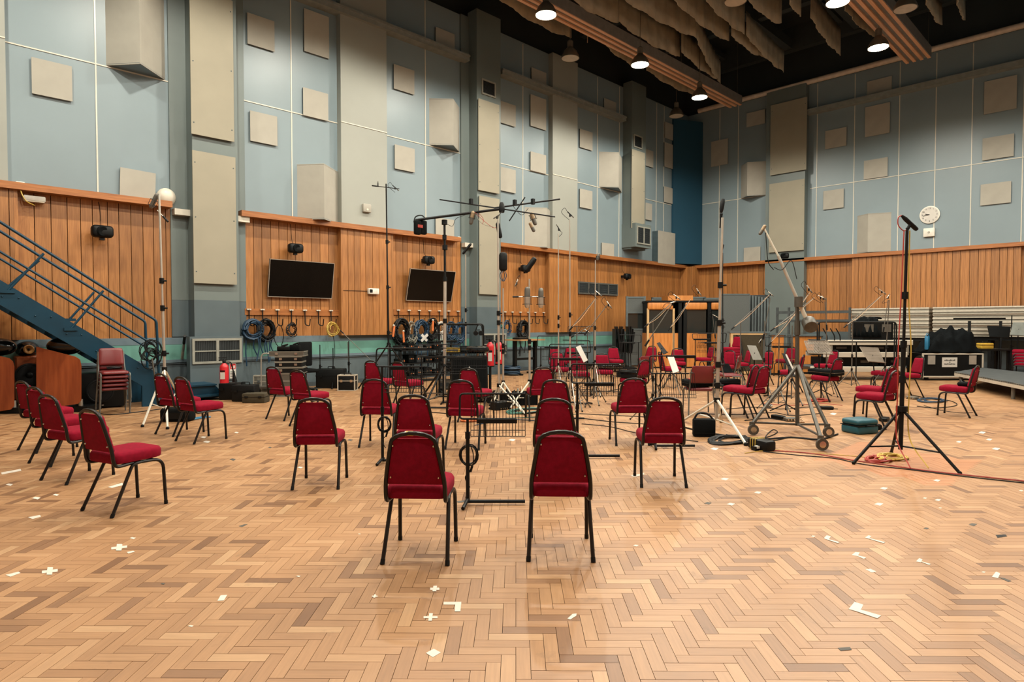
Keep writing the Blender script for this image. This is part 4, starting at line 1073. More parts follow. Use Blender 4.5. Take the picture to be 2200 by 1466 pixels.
pencil_mic((1219, 455), (1233, 468), d, 'slim microphone with a looped cable on the right slim stand', .011, 'black')
_, d10 = mic_stand('slim silver stand in front of the slatted grille', (1278, 850), (1278, 560), 'silver', .010, leg=.4, collars=(.35,))
big_mic((1285, 552), d10, 'grey microphone in a small cradle before the slatted grille', .16, .03, 'mic_grey', lean=.25)
# boom stands in the orchestra
def boom_stand(label, foot, top, a, b, mlabel, mic=None, dep=None, red=False, base='tripod'):
    rt, d = mic_stand(label, foot, top, 'grey_metal', .010, base, leg=.36, dep=dep, collars=(), booms=((a, b, .008),))
    if mic: pencil_mic(*mic, d-.08, mlabel)
    if red:
        A, B = at(*a, d-.07), at(*b, d-.07)
        part(MB().tube(wire([A, A.lerp(B, .35)-Vector((0, 0, .05)), A.lerp(B, .7)-Vector((0, 0, .03)), B], 5), .005, 5), 'cable', 'rope', rt)
    return rt
boom_stand('boom stand reaching up left of the slatted grille', (1239, 880), (1239, 700), (1230, 702), (1281, 640), 'silver pencil microphone left of the pair below the grille', ((1278, 624), (1293, 637)), red=True)
boom_stand('boom stand leaning right below the slatted grille', (1275, 868), (1275, 698), (1262, 712), (1305, 655), 'silver pencil microphone right of the pair below the grille', ((1303, 647), (1314, 663)))
boom_stand('low boom stand behind the white sheet', (1262, 846), (1262, 715), (1232, 722), (1268, 700), 'small microphone pointing down behind the white sheet', ((1256, 708), (1268, 716)))
boom_stand('boom stand left of two in front of the wooden booth', (1402, 858), (1402, 692), (1392, 697), (1447, 648), 'silver pencil microphone left of two before the booth', ((1447, 633), (1462, 644)), red=True)
boom_stand('second boom stand in front of the wooden booth, steeper arm', (1402, 905), (1402, 722), (1393, 733), (1447, 650), 'thin microphone between the two booth boom stands', ((1440, 652), (1452, 648)))
boom_stand('boom stand right of two in front of the wooden booth', (1447, 846), (1447, 698), (1440, 704), (1484, 643), 'silver pencil microphone right of two before the booth', ((1496, 620), (1507, 636)), red=True)
boom_stand('boom stand crossing the grey screen with a sagging cable', (1590, 842), (1590, 692), (1578, 702), (1655, 632), 'microphone at the tip of the boom crossing the grey screen', ((1650, 627), (1662, 637)), red=True)
boom_stand('steep silver stand left of the wheeled boom stand', (1641, 858), (1641, 690), (1641, 720), (1655, 640), 'small microphone on the steep silver stand', ((1636, 728), (1630, 738)))
boom_stand('boom stand behind the wheeled boom stand, long arm', (1672, 880), (1672, 722), (1657, 735), (1740, 629), 'silver pencil microphone above the wheeled boom stand, upper', ((1733, 613), (1745, 630)), red=True)
boom_stand('second boom stand behind the wheeled boom stand', (1700, 868), (1700, 700), (1664, 705), (1750, 640), 'silver pencil microphone above the wheeled boom stand, lower', ((1757, 635), (1772, 642)), red=True)
boom_stand('slim stand rising behind the wheeled counterweight', (1776, 850), (1772, 640), (1776, 700), (1772, 648), 'tiny microphone on the slim stand behind the counterweight', ((1765, 636), (1774, 645)))
boom_stand('boom stand with a long arm before the metal decks', (1829, 838), (1830, 692), (1820, 698), (1896, 634), 'silver pencil microphone on the long arm before the metal decks', ((1888, 621), (1904, 633)), red=True)
boom_stand('silver stand with a twisted cable before the metal decks', (1898, 848), (1907, 645), (1899, 705), (1908, 645), 'clip microphone at the head of the twisted cable stand', ((1905, 641), (1912, 632)))
boom_stand('low boom stand inside the booth with a yellow-green clip', (1537, 812), (1537, 690), (1536, 720), (1531, 678), 'little microphone seen through the booth window', ((1531, 676), (1545, 684)))
# tall silver tripod in the middle right
_, d13 = mic_stand('tall silver tripod stand right of centre with pale legs', (1539, 918), (1548, 470), 'silver', .020, hub=.42, feet=((1466, 906), (1603, 958)), leg_mat='strip_white', collars=(.30, .20, .68))
d_ = root_at('microphone', 'dark long microphone on top of the tall silver tripod', 'microphone', at(1548, 465, d13), MG)
part(MB().lathe(at(1547, 490, d13), at(1550, 455, d13)-at(1547, 490, d13), [(.013, 0), (.013, .12), (.02, .16), (.024, .22)], 10), 'body', 'black', d_)
part(MB().lathe(at(1549, 457, d13), at(1554, 426, d13)-at(1549, 457, d13), [(.022, 0), (.034, .06), (.034, .17), (.024, .21)], 12), 'grille', 'black', d_)
_, d = mic_stand('slim black stand just behind the tall silver tripod', (1553, 832), (1550, 545), 'black', .012, leg=.4)
big_mic((1552, 533), d, 'small black microphone on the slim stand behind the tripod', .18, .025, 'black', lean=.3, cradle=False)
# wheeled boom stand
ds = fdep(925); f = on_z(1713, 918)
st = root_at('wheeled_boom_stand', 'big grey wheeled boom stand with a counterweight', 'microphone stand', (f.x, f.y, 0))
def sp(x, y, dd=0): return at(x, y, ds+dd)
part(MB().cyl(sp(1713, 915), sp(1713, 640), .030, 10), 'centre_post', 'old_metal', st)
part(MB().cyl(sp(1713, 720), sp(1713, 690), .042, 10), 'collar', 'old_metal', st)
W1, W2, W3 = on_z(1763, 968), on_z(1777, 940), on_z(1616, 935)
for e, dx in ((W1, 0), (W2, 0), (W3, 0)):
    e = Vector((e.x, e.y, .16)); part(MB().tube([sp(1714, 785), e], .026, 8), 'leg', 'old_metal', st)
    part(MB().tube([sp(1713, 912), e+Vector((0, 0, .02))], .016, 7), 'brace', 'old_metal', st)
    fk_ = part(MB().box(-.03, -.03, -.09, .03, .03, .03, Matrix.Translation(e)), 'castor_fork', 'old_metal', st)
    part(MB().cyl(e-FW*.055+Vector((0, 0, -.08)), e-FW*.02+Vector((0, 0, -.08)), .075, 20), 'castor', 'old_metal', st, under=fk_); part(MB().cyl(e-FW*.058+Vector((0, 0, -.08)), e-FW*.05+Vector((0, 0, -.08)), .042, 16), 'castor_hub', 'chrome', st, under=fk_)
part(MB().cyl(sp(1745, 712, -.1), sp(1716, 650, -.08), .030, 10), 'arm_lower', 'strip_white', st)
part(MB().cyl(sp(1716, 650, -.08), sp(1672, 550, 0), .024, 10), 'arm_middle', 'silver', st)
part(MB().cyl(sp(1672, 550, 0), sp(1641, 490, .05), .015, 8), 'arm_upper', 'strip_white', st)
part(MB().lathe(sp(1736, 690, -.05), sp(1746, 710, -.30)-sp(1736, 690, -.05), [(.03, 0), (.09, .01), (.098, .03), (.098, .18), (.09, .2), (.035, .2)], 22), 'counterweight', 'old_metal', st)
part(MB().cyl(sp(1716, 660, -.1), sp(1716, 638, -.1), .06, 12), 'pivot', 'old_metal', st)
for pts in (((1663, 575), (1680, 580), (1700, 560), (1712, 600)), ((1645, 500), (1650, 560), (1662, 580))):
    part(MB().tube(wire([sp(x, y, -.06) for x, y in pts], 6), .006, 5), 'cable', 'black_cable', st)
big_mic((1638, 494), ds+.05, 'small pale microphone at the tip of the wheeled boom', .16, .025, 'mic_gold', (0, 0, -1), lean=-.6, cradle=False)
# black tripod at right
F3 = [on_z(1834, 998), on_z(2062, 1020), on_z(1915, 975)]
f = (F3[0]+F3[1]+F3[2])/3; d17 = depth_of(f)
bt = root_at('tripod_stand', 'big black tripod stand at right with red and yellow cables', 'microphone stand', (f.x, f.y, 0))
b0 = Vector((f.x, f.y, 0)); t = at(1949, 490, d17)
lean = (t-b0); hubz = .62
def bp(z): return b0+lean*(z/lean.z)
part(MB().cyl(bp(.16), bp(1.35), .024, 10), 'lower_pole', 'black', bt); part(MB().cyl(bp(1.35), bp(lean.z), .016, 10), 'upper_pole', 'black', bt)
for z in (1.35, 1.9, .95): part(MB().cyl(bp(z-.04), bp(z+.04), .034, 10), 'collar', 'black', bt)
part(MB().cyl(bp(hubz-.03), bp(hubz+.03), .06, 10), 'hub', 'black', bt)
for e in F3:
    e = Vector((e.x, e.y, .016)); part(MB().tube([bp(hubz), e], .017, 8), 'leg', 'black', bt)
    m = bp(hubz).lerp(e, .70); part(MB().tube([bp(.20), m], .010, 6), 'brace', 'black', bt); part(MB().ball(e, .022, 8, 5), 'rubber_foot', 'black', bt)
for off, mt in ((-.035, 'red_cable'), (.03, 'yellow_cable')):
    part(MB().tube(wire([bp(lean.z-.03)+RT*off, bp(1.9)+RT*off*1.3, bp(1.3)+RT*off*2.2-FW*.03, bp(.8)+RT*off*2-FW*.03, bp(.3)+RT*off*2.2-FW*.05, Vector((f.x, f.y, .02))-FW*.35+RT*off*3], 6), .007, 5), 'cable', mt, bt)
mm = root_at('microphone', 'black slanting microphone on the big black tripod stand', 'microphone', at(1952, 476, d17), MG)
dd = at(1970, 494, d17)-at(1937, 463, d17); part(MB().lathe(at(1937, 463, d17), dd, [(.012, 0), (.02, .03), (.024, .06), (.024, .22), (.018, .24)], 12), 'body', 'black', mm)
part(MB().tube(wire([at(1937, 463, d17), at(1930, 468, d17), at(1930, 484, d17), at(1942, 496, d17), at(1952, 488, d17)], 6), .006, 5), 'cable', 'red_cable', mm)
part(MB().cyl(at(1950, 492, d17), at(1957, 480, d17), .018, 8), 'clip', 'black', mm)
# coils and leads hung on the near wire stands
for i, (x, y, dpt, rr, lb) in enumerate(((1007, 978, 5.5, .075, 'black cable coil hung on the nearest wire stand'), (826, 912, 7.05, .07, 'black cable coil hung on the second wire stand'))):
    c = at(x, y, dpt); o = root_at('cable_coil', lb, 'cable', c)
    part(coil(c, rr, 6, FW, .005, 16, .03, i, ell=1.15), 'loops', 'black_cable', o)
    part(MB().tube(wire([c+RT*.02+Vector((0, 0, rr)), c+RT*.04, c+RT*.03-Vector((0, 0, rr*1.6)), c-RT*.03-Vector((0, 0, rr*2.6)), c+RT*.01-Vector((0, 0, rr*3.8))], 6), .005, 5), 'tail', 'black_cable', o)
    part(MB().cyl(c+RT*.03-Vector((0, 0, rr*1.3)), c+RT*.015-Vector((0, 0, rr*1.3+.05)), .011, 7), 'plug', 'black', o)
# ================================================================== LEFT WALL: fittings
def rootw(name, label, cat, p, group=None): return root_at(name, label, cat, p, group)
def screen(corners, label, d=.05, out=.12):
    """flat screen; corners tl, tr, br, bl in the picture; the foot hugs the wall, the head leans out"""
    bl = on_left(*corners[3], out); br = on_left(*corners[2], out)
    h = (on_left(*corners[0], out).z-bl.z); 
    # lean found from the sideways shift of the head
    best = None
    for k in range(0, 40):
        t = k/100; p = Vector((bl.x, bl.y-t, 0)); q = on_left(*corners[0], out+t)
        e = abs(q.x-bl.x)
        if best is None or e < best[0]: best = (e, t, q.z)
    _, t, zt = best
    wd = br.x-bl.x; hh = math.hypot(zt-bl.z, t)
    r = thing('flat_screen', label, 'television', bl, 0, 'flat screens on the panelling'); r.rotation_euler = (math.atan2(t, zt-bl.z), 0, 0)
    cs_ = MB().rbox(0, 0, 0, wd, d, hh, .008, 1).obj('casing', 'grey_metal', r)
    MB().box(.012, -.004, .014, wd-.012, .001, hh-.012).obj('display', 'screen_black', r)
    for a in ((0, 0, wd, .014), (0, hh-.012, wd, hh), (0, .014, .012, hh-.012), (wd-.012, .014, wd, hh-.012)): MB().box(a[0], -.007, a[1], a[2], .001, a[3]).obj('bezel', 'silver', cs_)
    MB().box(wd*.4, d, hh*.3, wd*.6, d+.10, hh*.6).obj('wall_bracket', 'black', r)
screen(((580, 556), (718, 564), (713, 641), (575, 638)), 'large black flat screen on the panelling, left of two')
screen(((882, 577), (983, 586), (969, 650), (872, 646)), 'large black flat screen leaning outward, right of two', out=.10)
def wall_speaker(px, py, label, s=1., end=False):
    p = on_left(px, py, .28) if not end else on_end(px, py, .25)
    r = thing('wall_loudspeaker', label, 'loudspeaker', p, 0, 'small black loudspeakers on the walls')
    if end: r.rotation_euler = (0, 0, -math.pi/2)
    MB().rbox(-.19*s, -.13*s, -.12*s, .19*s, .09*s, .12*s, .07*s, 3).obj('body', 'black', r)
    MB().lathe((-.02*s, -.10*s, 0), (.25, -1, -.15), [(.10*s, 0), (.105*s, .03), (.085*s, .045), (.02*s, .03)], 16).obj('front_grille', 'black_matte', r)
    MB().box(-.05, .06, -.05*s, .05, .28, .05*s).box(-.04*s, -.04, -.17*s, .04*s, .04, -.10*s).obj('wall_bracket', 'black', r)
    if not end: MB().tube(wire([(.0, .10, .1), (.03, .24, .25), (.02, .25, .5), (0, .25, max(.6, ZR-.08-p.z))], 5), .006, 5).obj('cable', 'black_cable', r)
wall_speaker(219, 498, 'black loudspeaker on the panelling above the stairs', 1.0)
wall_speaker(634, 534, 'black loudspeaker above the left flat screen', .95)
wall_speaker(920, 559, 'black loudspeaker above the right flat screen', .95)
wall_speaker(1128, 577, 'black loudspeaker behind the two-microphone stand', .95)
wall_speaker(1347, 594, 'black loudspeaker on the panelling right of the slatted grille', .9)
wall_speaker(1687, 550, 'black box loudspeaker under the end wall pillar boards', .9, True)
# hook boards and what hangs on them
def jhook(parent, x, y, z, fx=.07):
    hk_ = MB().tube(bend([(x, y, z), (x, y, z-.36), (x+fx, y-.10, z-.40), (x+fx+.01, y-.12, z-.22)], .05, 4), .013, 6).obj('hook', 'green_cable' if False else 'black', parent)
    MB().box(x-.05, y-.01, z-.015, x+.05, y+.02, z+.015).obj('hook_plate', 'strip_white', hk_)
def hook_board(x0, x1, yt, yb, hooks, label):
    a, b = on_left(x0, yt, .06), on_left(x0, yb, .06); c = on_left(x1, 690, .06)
    r = thing('hook_board', label, 'hook board', (a.x, YL-.06, b.z), 0, 'wooden hook boards')
    MB().box(0, 0, 0, c.x-a.x, .04, a.z-b.z).obj('board', 'wood_rail', r)
    for hx in hooks: jhook(r, on_left(hx, 690, .08).x-a.x, -.03, a.z-b.z-.02)
    return a.z
hz = hook_board(526, 733, 663, 677, (535, 564, 596, 626, 655, 684, 711), 'wooden board with seven hooks under the left screen')
hook_board(846, 990, 665, 677, (856, 879, 901, 923, 944, 964, 984), 'wooden board with seven hooks under the right screen')
hook_board(1076, 1178, 669, 678, (1085, 1101, 1118, 1135, 1150, 1168), 'wooden board with hooks right of the second pillar')
def hung(px, py, r_, label, material, n=8, ell=1.2, rr=.009, seed=0, tails=0, off=.22, tl=.6, tmat=None):
    c = on_left(px, py, off); o = root_at('cable_coil', label, 'cable', c, 'cables hung on the hook boards')
    part(coil(c, r_, n, (0, 1, 0), rr, 16, .10, seed, flat=.8, ell=ell, fat=2.6 if n > 2 else 1.), 'loops', material, o)
    rn = random.Random(seed)
    for k in range(tails):
        x = rn.uniform(-r_, r_); q = c+Vector((x, rn.uniform(-.06, .04), -r_*ell*.9)); l = tl*rn.uniform(.6, 1.1)
        part(MB().tube(wire([q, q+Vector((rn.uniform(-.04, .04), 0, -l*.5)), q+Vector((rn.uniform(-.08, .08), 0, -l))], 4), rr*.9, 5), 'tail', tmat or material, o)
        e = q+Vector((rn.uniform(-.08, .08), 0, -l)); 
    return o
hung(543, 708, .19, 'thick blue cable coil on the leftmost hook', 'blue_cable', 15, 1.0, .017, 1, 4, tl=.7)
hung(572, 710, .17, 'dark coil on the second hook with loose blue ends', 'black_cable', 14, 1.25, .016, 2, 4, tmat='blue_cable')
hung(600, 724, .13, 'single long loop of black cable on the third hook', 'black_cable', 1, 2.3, .010, 3)
hung(627, 709, .11, 'small tidy black coil on the fourth hook', 'black_cable', 6, 1.3, .010, 4)
hung(714, 708, .13, 'yellow cable coil on the last hook under the left screen', 'yellow_cable', 7, 1.2, .009, 5, 1, tmat='black_cable')
hung(862, 712, .21, 'black coil with an orange tie under the right screen', 'black_cable', 16, 1.4, .017, 6, 9, tl=1.1)
hung(884, 716, .13, 'long hank of grey cables under the right screen', 'grey_cable', 8, 2.1, .012, 7, 10, tl=1.2, tmat='black_cable')
hung(905, 711, .20, 'blue coil with crossed paper tags under the right screen', 'blue_cable', 16, 1.25, .016, 8, 7, tl=.9)
hung(928, 708, .18, 'black and orange coil under the right screen', 'black_cable', 13, 1.45, .014, 9, 7, tl=.9)
hung(946, 705, .14, 'white coil behind the tree stand', 'paper', 7, 1.1, .011, 10, 2)
hung(968, 712, .15, 'dark blue coil right of the tree stand', 'blue_cable', 13, 1.5, .015, 11, 9, tl=1.0)
hung(988, 715, .18, 'large blue coil on the last hook under the right screen', 'blue_cable', 15, 1.45, .016, 12, 10, tl=.95)
hung(1089, 705, .14, 'blue ring of cable right of the second pillar', 'blue_cable', 8, 1.45, .012, 13)
hung(1124, 710, .20, 'bulky black coil behind the two-microphone stand', 'black_cable', 18, 1.3, .020, 14, 6, tl=.6)
hung(1079, 708, .08, 'narrow dark coil at the edge of the second pillar', 'green_cable', 5, 1.8, .011, 15)
c = on_left(912, 726, .32); o = root_at('paper_tag', 'crossed white paper tags hanging on the blue coil', 'paper tag', c)
for s, ww in ((45, .26), (-40, .30)): part(MB().box(-ww/2, -.004, -.04, ww/2, .004, .04, Matrix.Translation(c+Vector((0, .008*(s > 0), 0))) @ Matrix.Rotation(R(s), 4, 'Y')), 'tag', 'paper', o)
for px, py, a, b in ((846, 712, .05, -.34), (867, 724, -.02, -.30), (930, 700, .02, .12)):
    c = on_left(px, py, .30); o = root_at('cable_tie', ('orange stick hanging left of the black coil', 'orange plugs hanging from the black coil', 'orange tag inside the black and orange coil')[(846, 867, 930).index(px)], 'cable tie', c); part(MB().rbox(-.03, -.015, -.16, .03, .015, .16, .01, 1, Matrix.Translation(c) @ Matrix.Rotation(a*3, 4, 'Y')), 'strip', 'orange_plastic', o)
    part(MB().ball(c+Vector((0, 0, .16)), .03, 8, 5), 'knob', 'strip_white', o)
# little things on the wall
p = on_left(790, 626, PRO); r = root_at('emergency_light', 'white box with a black lens on the proud panelling', 'wall box', p)
part(MB().rbox(p.x-.02, p.y-.10, p.z-.08, p.x+.30, p.y, p.z+.08, .02, 2), 'body', 'white_plastic', r); part(MB().rbox(p.x, p.y-.115, p.z-.04, p.x+.09, p.y-.09, p.z+.05, .01, 1), 'lens', 'black', r)
part(MB().tube([(p.x-.02, p.y-.01, p.z), (on_left(737, 626, PRO).x, p.y-.01, p.z+.0)], .006, 5), 'cable', 'black_cable', r)
p = on_left(73, 428, .1); r = root_at('emergency_light', 'long white light fitting under the rail at far left', 'wall light', p)
part(MB().rbox(p.x-.17, p.y-.1, p.z-.05, p.x+.17, p.y+.08, p.z+.05, .02, 2), 'body', 'white_plastic', r); part(MB().box(p.x-.15, p.y-.09, p.z-.065, p.x+.15, p.y+.04, p.z-.045), 'diffuser', 'lamp_glass', r)
p = on_left(43, 399, .0); r = root_at('wall_socket', 'white socket with yellow wires above the rail at far left', 'socket', p)
part(MB().rbox(p.x-.07, p.y-.05, p.z-.07, p.x+.07, p.y, p.z+.07, .01, 1), 'box', 'white_plastic', r)
part(MB().tube(wire([p+Vector((0, -.06, -.02)), p+Vector((-.02, -.28, -.16)), p+Vector((.05, -.30, -.32)), p+Vector((.2, -.12, -.36))], 6), .010, 5), 'lead', 'yellow_cable', r)
p = on_left(986, 514, .0); r = root_at('wall_socket', 'white socket with a red switch above the rail by the second pillar', 'socket', p)
part(MB().rbox(p.x-.06, p.y-.05, p.z-.07, p.x+.06, p.y, p.z+.07, .01, 1), 'box', 'white_plastic', r); part(MB().box(p.x-.02, p.y-.06, p.z-.03, p.x+.03, p.y-.05, p.z), 'switch', 'extinguisher_red', r)
p = on_left(786, 448, PRO); r = root_at('sensor_box', 'small cream box on the cream bay above the rail', 'wall box', p)
part(MB().rbox(p.x-.12, p.y-.09, p.z-.11, p.x+.12, p.y, p.z+.11, .02, 2), 'body', 'tile_cream', r); part(MB().cyl((p.x, p.y-.095, p.z-.04), (p.x, p.y-.088, p.z-.04), .03, 12), 'sensor', 'strip_white', r)
p = on_left(354, 425, .0); r = root_at('wall_lamp', 'round white globe lamp on the wall behind the left silver stand', 'wall lamp', p)
part(MB().ball((p.x, p.y-.10, p.z), .19, 18, 12, (1, .7, 1)), 'globe', 'strip_white', r); part(MB().lathe((p.x, p.y, p.z), (0, -1, 0), [(.12, 0), (.12, .03)], 16), 'backplate', 'white_plastic', r)
p = on_end(1998, 462); r = root_at('wall_clock', 'round white clock with black numerals on the end wall', 'clock', p)
part(MB().lathe(p, (-1, 0, 0), [(.295, 0), (.305, .02), (.305, .05), (.28, .06)], 32), 'case', 'white_plastic', r)
part(MB().lathe(p+Vector((-.055, 0, 0)), (-1, 0, 0), [(.275, 0), (.275, .008)], 32), 'dial', 'paper', r)
def text(s, size, loc, rot, material, parent=None, name='lettering', ext=.001, align='CENTER'):
    cu = bpy.data.curves.new(name, 'FONT'); cu.body = s; cu.size = size; cu.extrude = ext; cu.align_x = align; cu.align_y = 'CENTER'
    ob = bpy.data.objects.new(name, cu); dg = None
    COL.objects.link(ob); bpy.context.view_layer.update()
    me = bpy.data.meshes.new_from_object(ob.evaluated_get(bpy.context.evaluated_depsgraph_get())); COL.objects.unlink(ob); bpy.data.objects.remove(ob)
    me.materials.clear(); me.materials.append(M[material]); o = bpy.data.objects.new(name, me); COL.objects.link(o)
    o.rotation_euler = rot; o.location = loc
    if parent: o.parent = parent
    return o
for k in range(1, 13):
    a = math.pi/2-k*math.pi/6; text(str(k), .075, (-.068, -.22*math.cos(a), .22*math.sin(a)), (R(90), 0, R(-90)), 'black', r, 'numeral')
for a, l, w_ in ((R(90+75), .13, .012), (R(90+98), .20, .009)):
    part(MB().tube([p+Vector((-.07, 0, 0)), p+Vector((-.07, -l*math.cos(a), l*math.sin(a)))], w_, 5), 'hand', 'black', r)
p = on_end(1997, 500); r = root_at('sensor_box', 'small white box below the clock on the end wall', 'wall box', p)
part(MB().rbox(p.x-.10, p.y-.17, p.z-.15, p.x, p.y+.17, p.z+.15, .02, 2), 'body', 'white_plastic', r); part(MB().cyl((p.x-.10, p.y, p.z), (p.x-.105, p.y, p.z), .04, 12), 'sensor', 'tile_cream', r)

# ================================================================== STAIRS
YN, YF = 13.45, 14.35
def ny(x, y): return on_left(x, y, YL-YN)
def fy(x, y): return on_left(x, y, YL-YF)
foot = on_z(326, 873)
sr = root_at('staircase', 'dark teal steel staircase with tube railings at left', 'staircase', (foot.x, YN, 0))
top_l = ny(-160, 512); 
e0, e1 = ny(16, 611), ny(340, 803); g0, g1 = ny(0, 645), ny(312, 816)
sl = (e1.z-e0.z)/(e1.x-e0.x)
def zs(x): return e0.z+(x-e0.x)*sl
xl = -1.2; th = .42
for y, nm in ((YN, 'stringer'), (YF, 'stringer')):
    part(MB().prism([(xl, y, zs(xl)), (e1.x, y, zs(e1.x)), (e1.x, y, 0), (e1.x-.28, y, 0), (e1.x-.28, y, zs(e1.x-.28)-th), (xl, y, zs(xl)-th)], (0, .06, 0)), nm, 'stair_blue', sr, 0)
    for k in range(14):
        x = e1.x-.35-k*.22; part(MB().ball((x, y-.005, zs(x)-.12-(k % 2)*.14), .014, 6, 4), 'bolt', 'stair_blue', sr)
x = e1.x-.1; k = 0
while x > xl:
    z = zs(x)-.10; part(MB().box(x-.27, YN+.06, z-.03, x, YF, z), 'tread', 'stair_blue', sr); x -= .25; k += 1
for f_, pts, mid, posts, pend in ((ny, ((0, 477), (336, 689)), ((0, 541), (330, 741)), (((222, 625), (152, 707)), ((94, 545), (16, 626))), 803), (fy, ((0, 497), (312, 691)), ((0, 556), (312, 745)), (((202, 628), (149, 687)), ((84, 560), (10, 622))), 760)):
    a, b = f_(*pts[0]), f_(*pts[1]); d = (a-b)/(a.x-b.x); a2 = b+d*(xl-b.x)
    foot_ = Vector((b.x+.03, b.y, zs(b.x)-.05))
    part(MB().tube(bend([a2, b, foot_], .06, 4), .024, 8), 'handrail', 'stair_blue', sr)
    c, e = f_(*mid[0]), f_(*mid[1]); d = (c-e)/(c.x-e.x); part(MB().tube([e+d*(xl-e.x), e], .020, 8), 'midrail', 'stair_blue', sr)
    for p0, p1 in posts:
        u = f_(*p0); v = f_(*p1); part(MB().tube([u, v], .020, 8), 'baluster', 'stair_blue', sr); part(MB().box(v.x-.10, v.y-.03, v.z-.03, v.x+.10, v.y+.05, v.z+.02), 'post_foot', 'stair_blue', sr)
# bottom steps
s0 = on_z(462, 853); s1 = on_z(365, 856)
bs = root_at('step_box', 'low dark teal step at the foot of the stairs', 'step', (e1.x+.1, YN, 0))
xa, xb = e1.x+.05, s0.x+.05
part(MB().prism([(xa, 13.7, .05), (xb, 13.7, .05), (xb-.22, 13.7, .30), (xa, 13.7, .30)], (0, .75, 0)), 'body', 'stair_blue', bs, 0)
part(MB().box(xa, 13.65, .30, xb-.2, 14.45, .33), 'tread', 'stair_blue', bs); part(MB().box(xa, 13.60, .08, xb+.02, 13.70, .12), 'lower_tread', 'stair_blue', bs)
# cables bunched on the stair post
c = ny(322, 758); o = root_at('cable_bunch', 'tangle of black cables tied to the foot of the stair rail', 'cable', c)
for k in range(6): part(coil(c+Vector((.06*math.sin(k*2), -.08, -.05*k+.12)), .10+.02*(k % 3), 2, (.3*math.sin(k), 1, .3*math.cos(k)), .009, 14, .05, k, ell=1.3), 'loop', 'black_cable', o)
part(MB().cyl(ny(323, 770)-Vector((0, .1, 0)), ny(338, 860)-Vector((0, .1, 0)), .015, 6), 'hanging_pole', 'grey_metal', o)
# striped pole leaning on the pillar
a, b = on_z(383, 840), on_left(397, 722, .75); a.z = .02
o = root_at('striped_pole', 'white pole with black bands leaning near the first pillar', 'pole', a)
for k in range(8):
    part(MB().cyl(a.lerp(b, k/8), a.lerp(b, (k+1)/8), .03, 8), 'band', ('strip_white', 'strip_white', 'extinguisher_red', 'black', 'strip_white', 'strip_white', 'silver', 'black')[k], o)

# ================================================================== LOUDSPEAKERS AT LEFT
def cone(parent, o, n, r, ring='black', cn='speaker_cone', cap=.28):
    n = Vector(n).normalized()
    cn_ = MB().lathe(o, n, [(r*1.12, 0), (r*1.12, .035), (r*1.0, .042), (r*.95, .034), (r*.86, .038), (r*.3, .006)], 28, caps=False).obj('cone', cn, parent)
    MB().lathe(Vector(o)+n*.004, n, [(r*.3, 0), (r*.26, .02), (r*.12, .035), (.001, .038)], 20).obj('dust_cap', ring, cn_)
def studio_monitor(px, py, label, rz, dep=None):
    f = on_z(px, py); r = thing('studio_loudspeaker', label, 'loudspeaker', (f.x, f.y, 0), rz, 'large studio loudspeakers at left')
    # local: -y faces front, cherry shell wraps the sides
    MB().box(-.22, -.30, .0, .22, .36, .07).obj('plinth', 'black', r)
    MB().rbox(-.215, -.30, .14, .215, .40, .98, .05, 3).obj('cabinet', 'booth_wood' if False else 'cherry', r)
    for x in (-.15, .15): MB().cyl((x, 0, .06), (x, 0, .16), .035, 10).obj('foot', 'silver', r)
    MB().box(-.18, -.306, .17, .18, -.296, .95).obj('baffle', 'cherry', r)
    cone(r, (0, -.31, .62), (0, -1, 0), .20)
    MB().ball((0, .02, 1.10), .20, 20, 12, (1.0, 1.5, .80)).obj('head', 'black_gloss', r)
    cone(r, (0, -.27, 1.10), (0, -1, 0), .075, 'black', 'cone_yellow')
    MB().lathe((0, .05, 1.21), (0, -1, 0), [(.001, -.12), (.03, -.05), (.035, .05), (.03, .08)], 12).obj('tweeter', 'black_gloss', r)
    return r
va = lambda px, py: math.atan2(on_z(px, py).y, on_z(px, py).x)
studio_monitor(60, 874, 'studio loudspeaker facing us with a big woofer and yellow cone', va(60, 874)-math.pi/2+R(6))
def side_panel_speaker(pts, label, dep, hd, group=None):
    """loudspeaker seen from the side: rounded cherry shell with a pale edge, black head behind"""
    P = [at(x, y, dep) for x, y in pts]; f = at(sum(p[0] for p in pts)/len(pts), 696, dep); f.z = 0
    r = root_at('studio_loudspeaker', label, 'loudspeaker', f, 'large studio loudspeakers at left')
    n = Vector((f.x, f.y, 0)).normalized()
    part(MB().prism(P, n*.03), 'side_shell', 'cherry', r, 0); 
    Q = [p+n*.03 for p in P]; part(MB().prism(Q, n*.02), 'shell_edge', 'cherry_edge', r, 0)
    c = sum(P, Vector())/len(P); Q = [c+(p-c)*.94+n*.05 for p in P]; part(MB().prism(Q, n*.26), 'cabinet', 'black', r, 0)
    wd = (P[1]-P[0]).length
    part(MB().box(-wd*.45, 0, 0, wd*.45, .4, .10, Matrix.Translation(f+n*.03) @ Matrix.Rotation(math.atan2(RT.y, RT.x), 4, 'Z')), 'plinth', 'black', r)
    for s in (-.3, .3): part(MB().cyl(f+RT*wd*s+n*.15+Vector((0, 0, .08)), f+RT*wd*s+n*.15+Vector((0, 0, .22)), .035, 10), 'foot', 'silver', r)
    H = at(hd[0], hd[1], dep+.22); mb = MB().ball((0, 0, 0), .19, 20, 12, (1.7, .95, .85))
    rot = Matrix.Translation(H) @ Matrix.Rotation(math.atan2(RT.y, RT.x), 4, 'Z'); mb.v = [tuple(rot @ Vector(v)) for v in mb.v]; part(mb, 'head', 'black_gloss', r)
side_panel_speaker([(78, 745), (163, 767), (172, 773), (175, 785), (175, 860), (168, 868), (78, 882)], 'cherry-sided studio loudspeaker standing nearest the chair stack', 11.2, (140, 744))
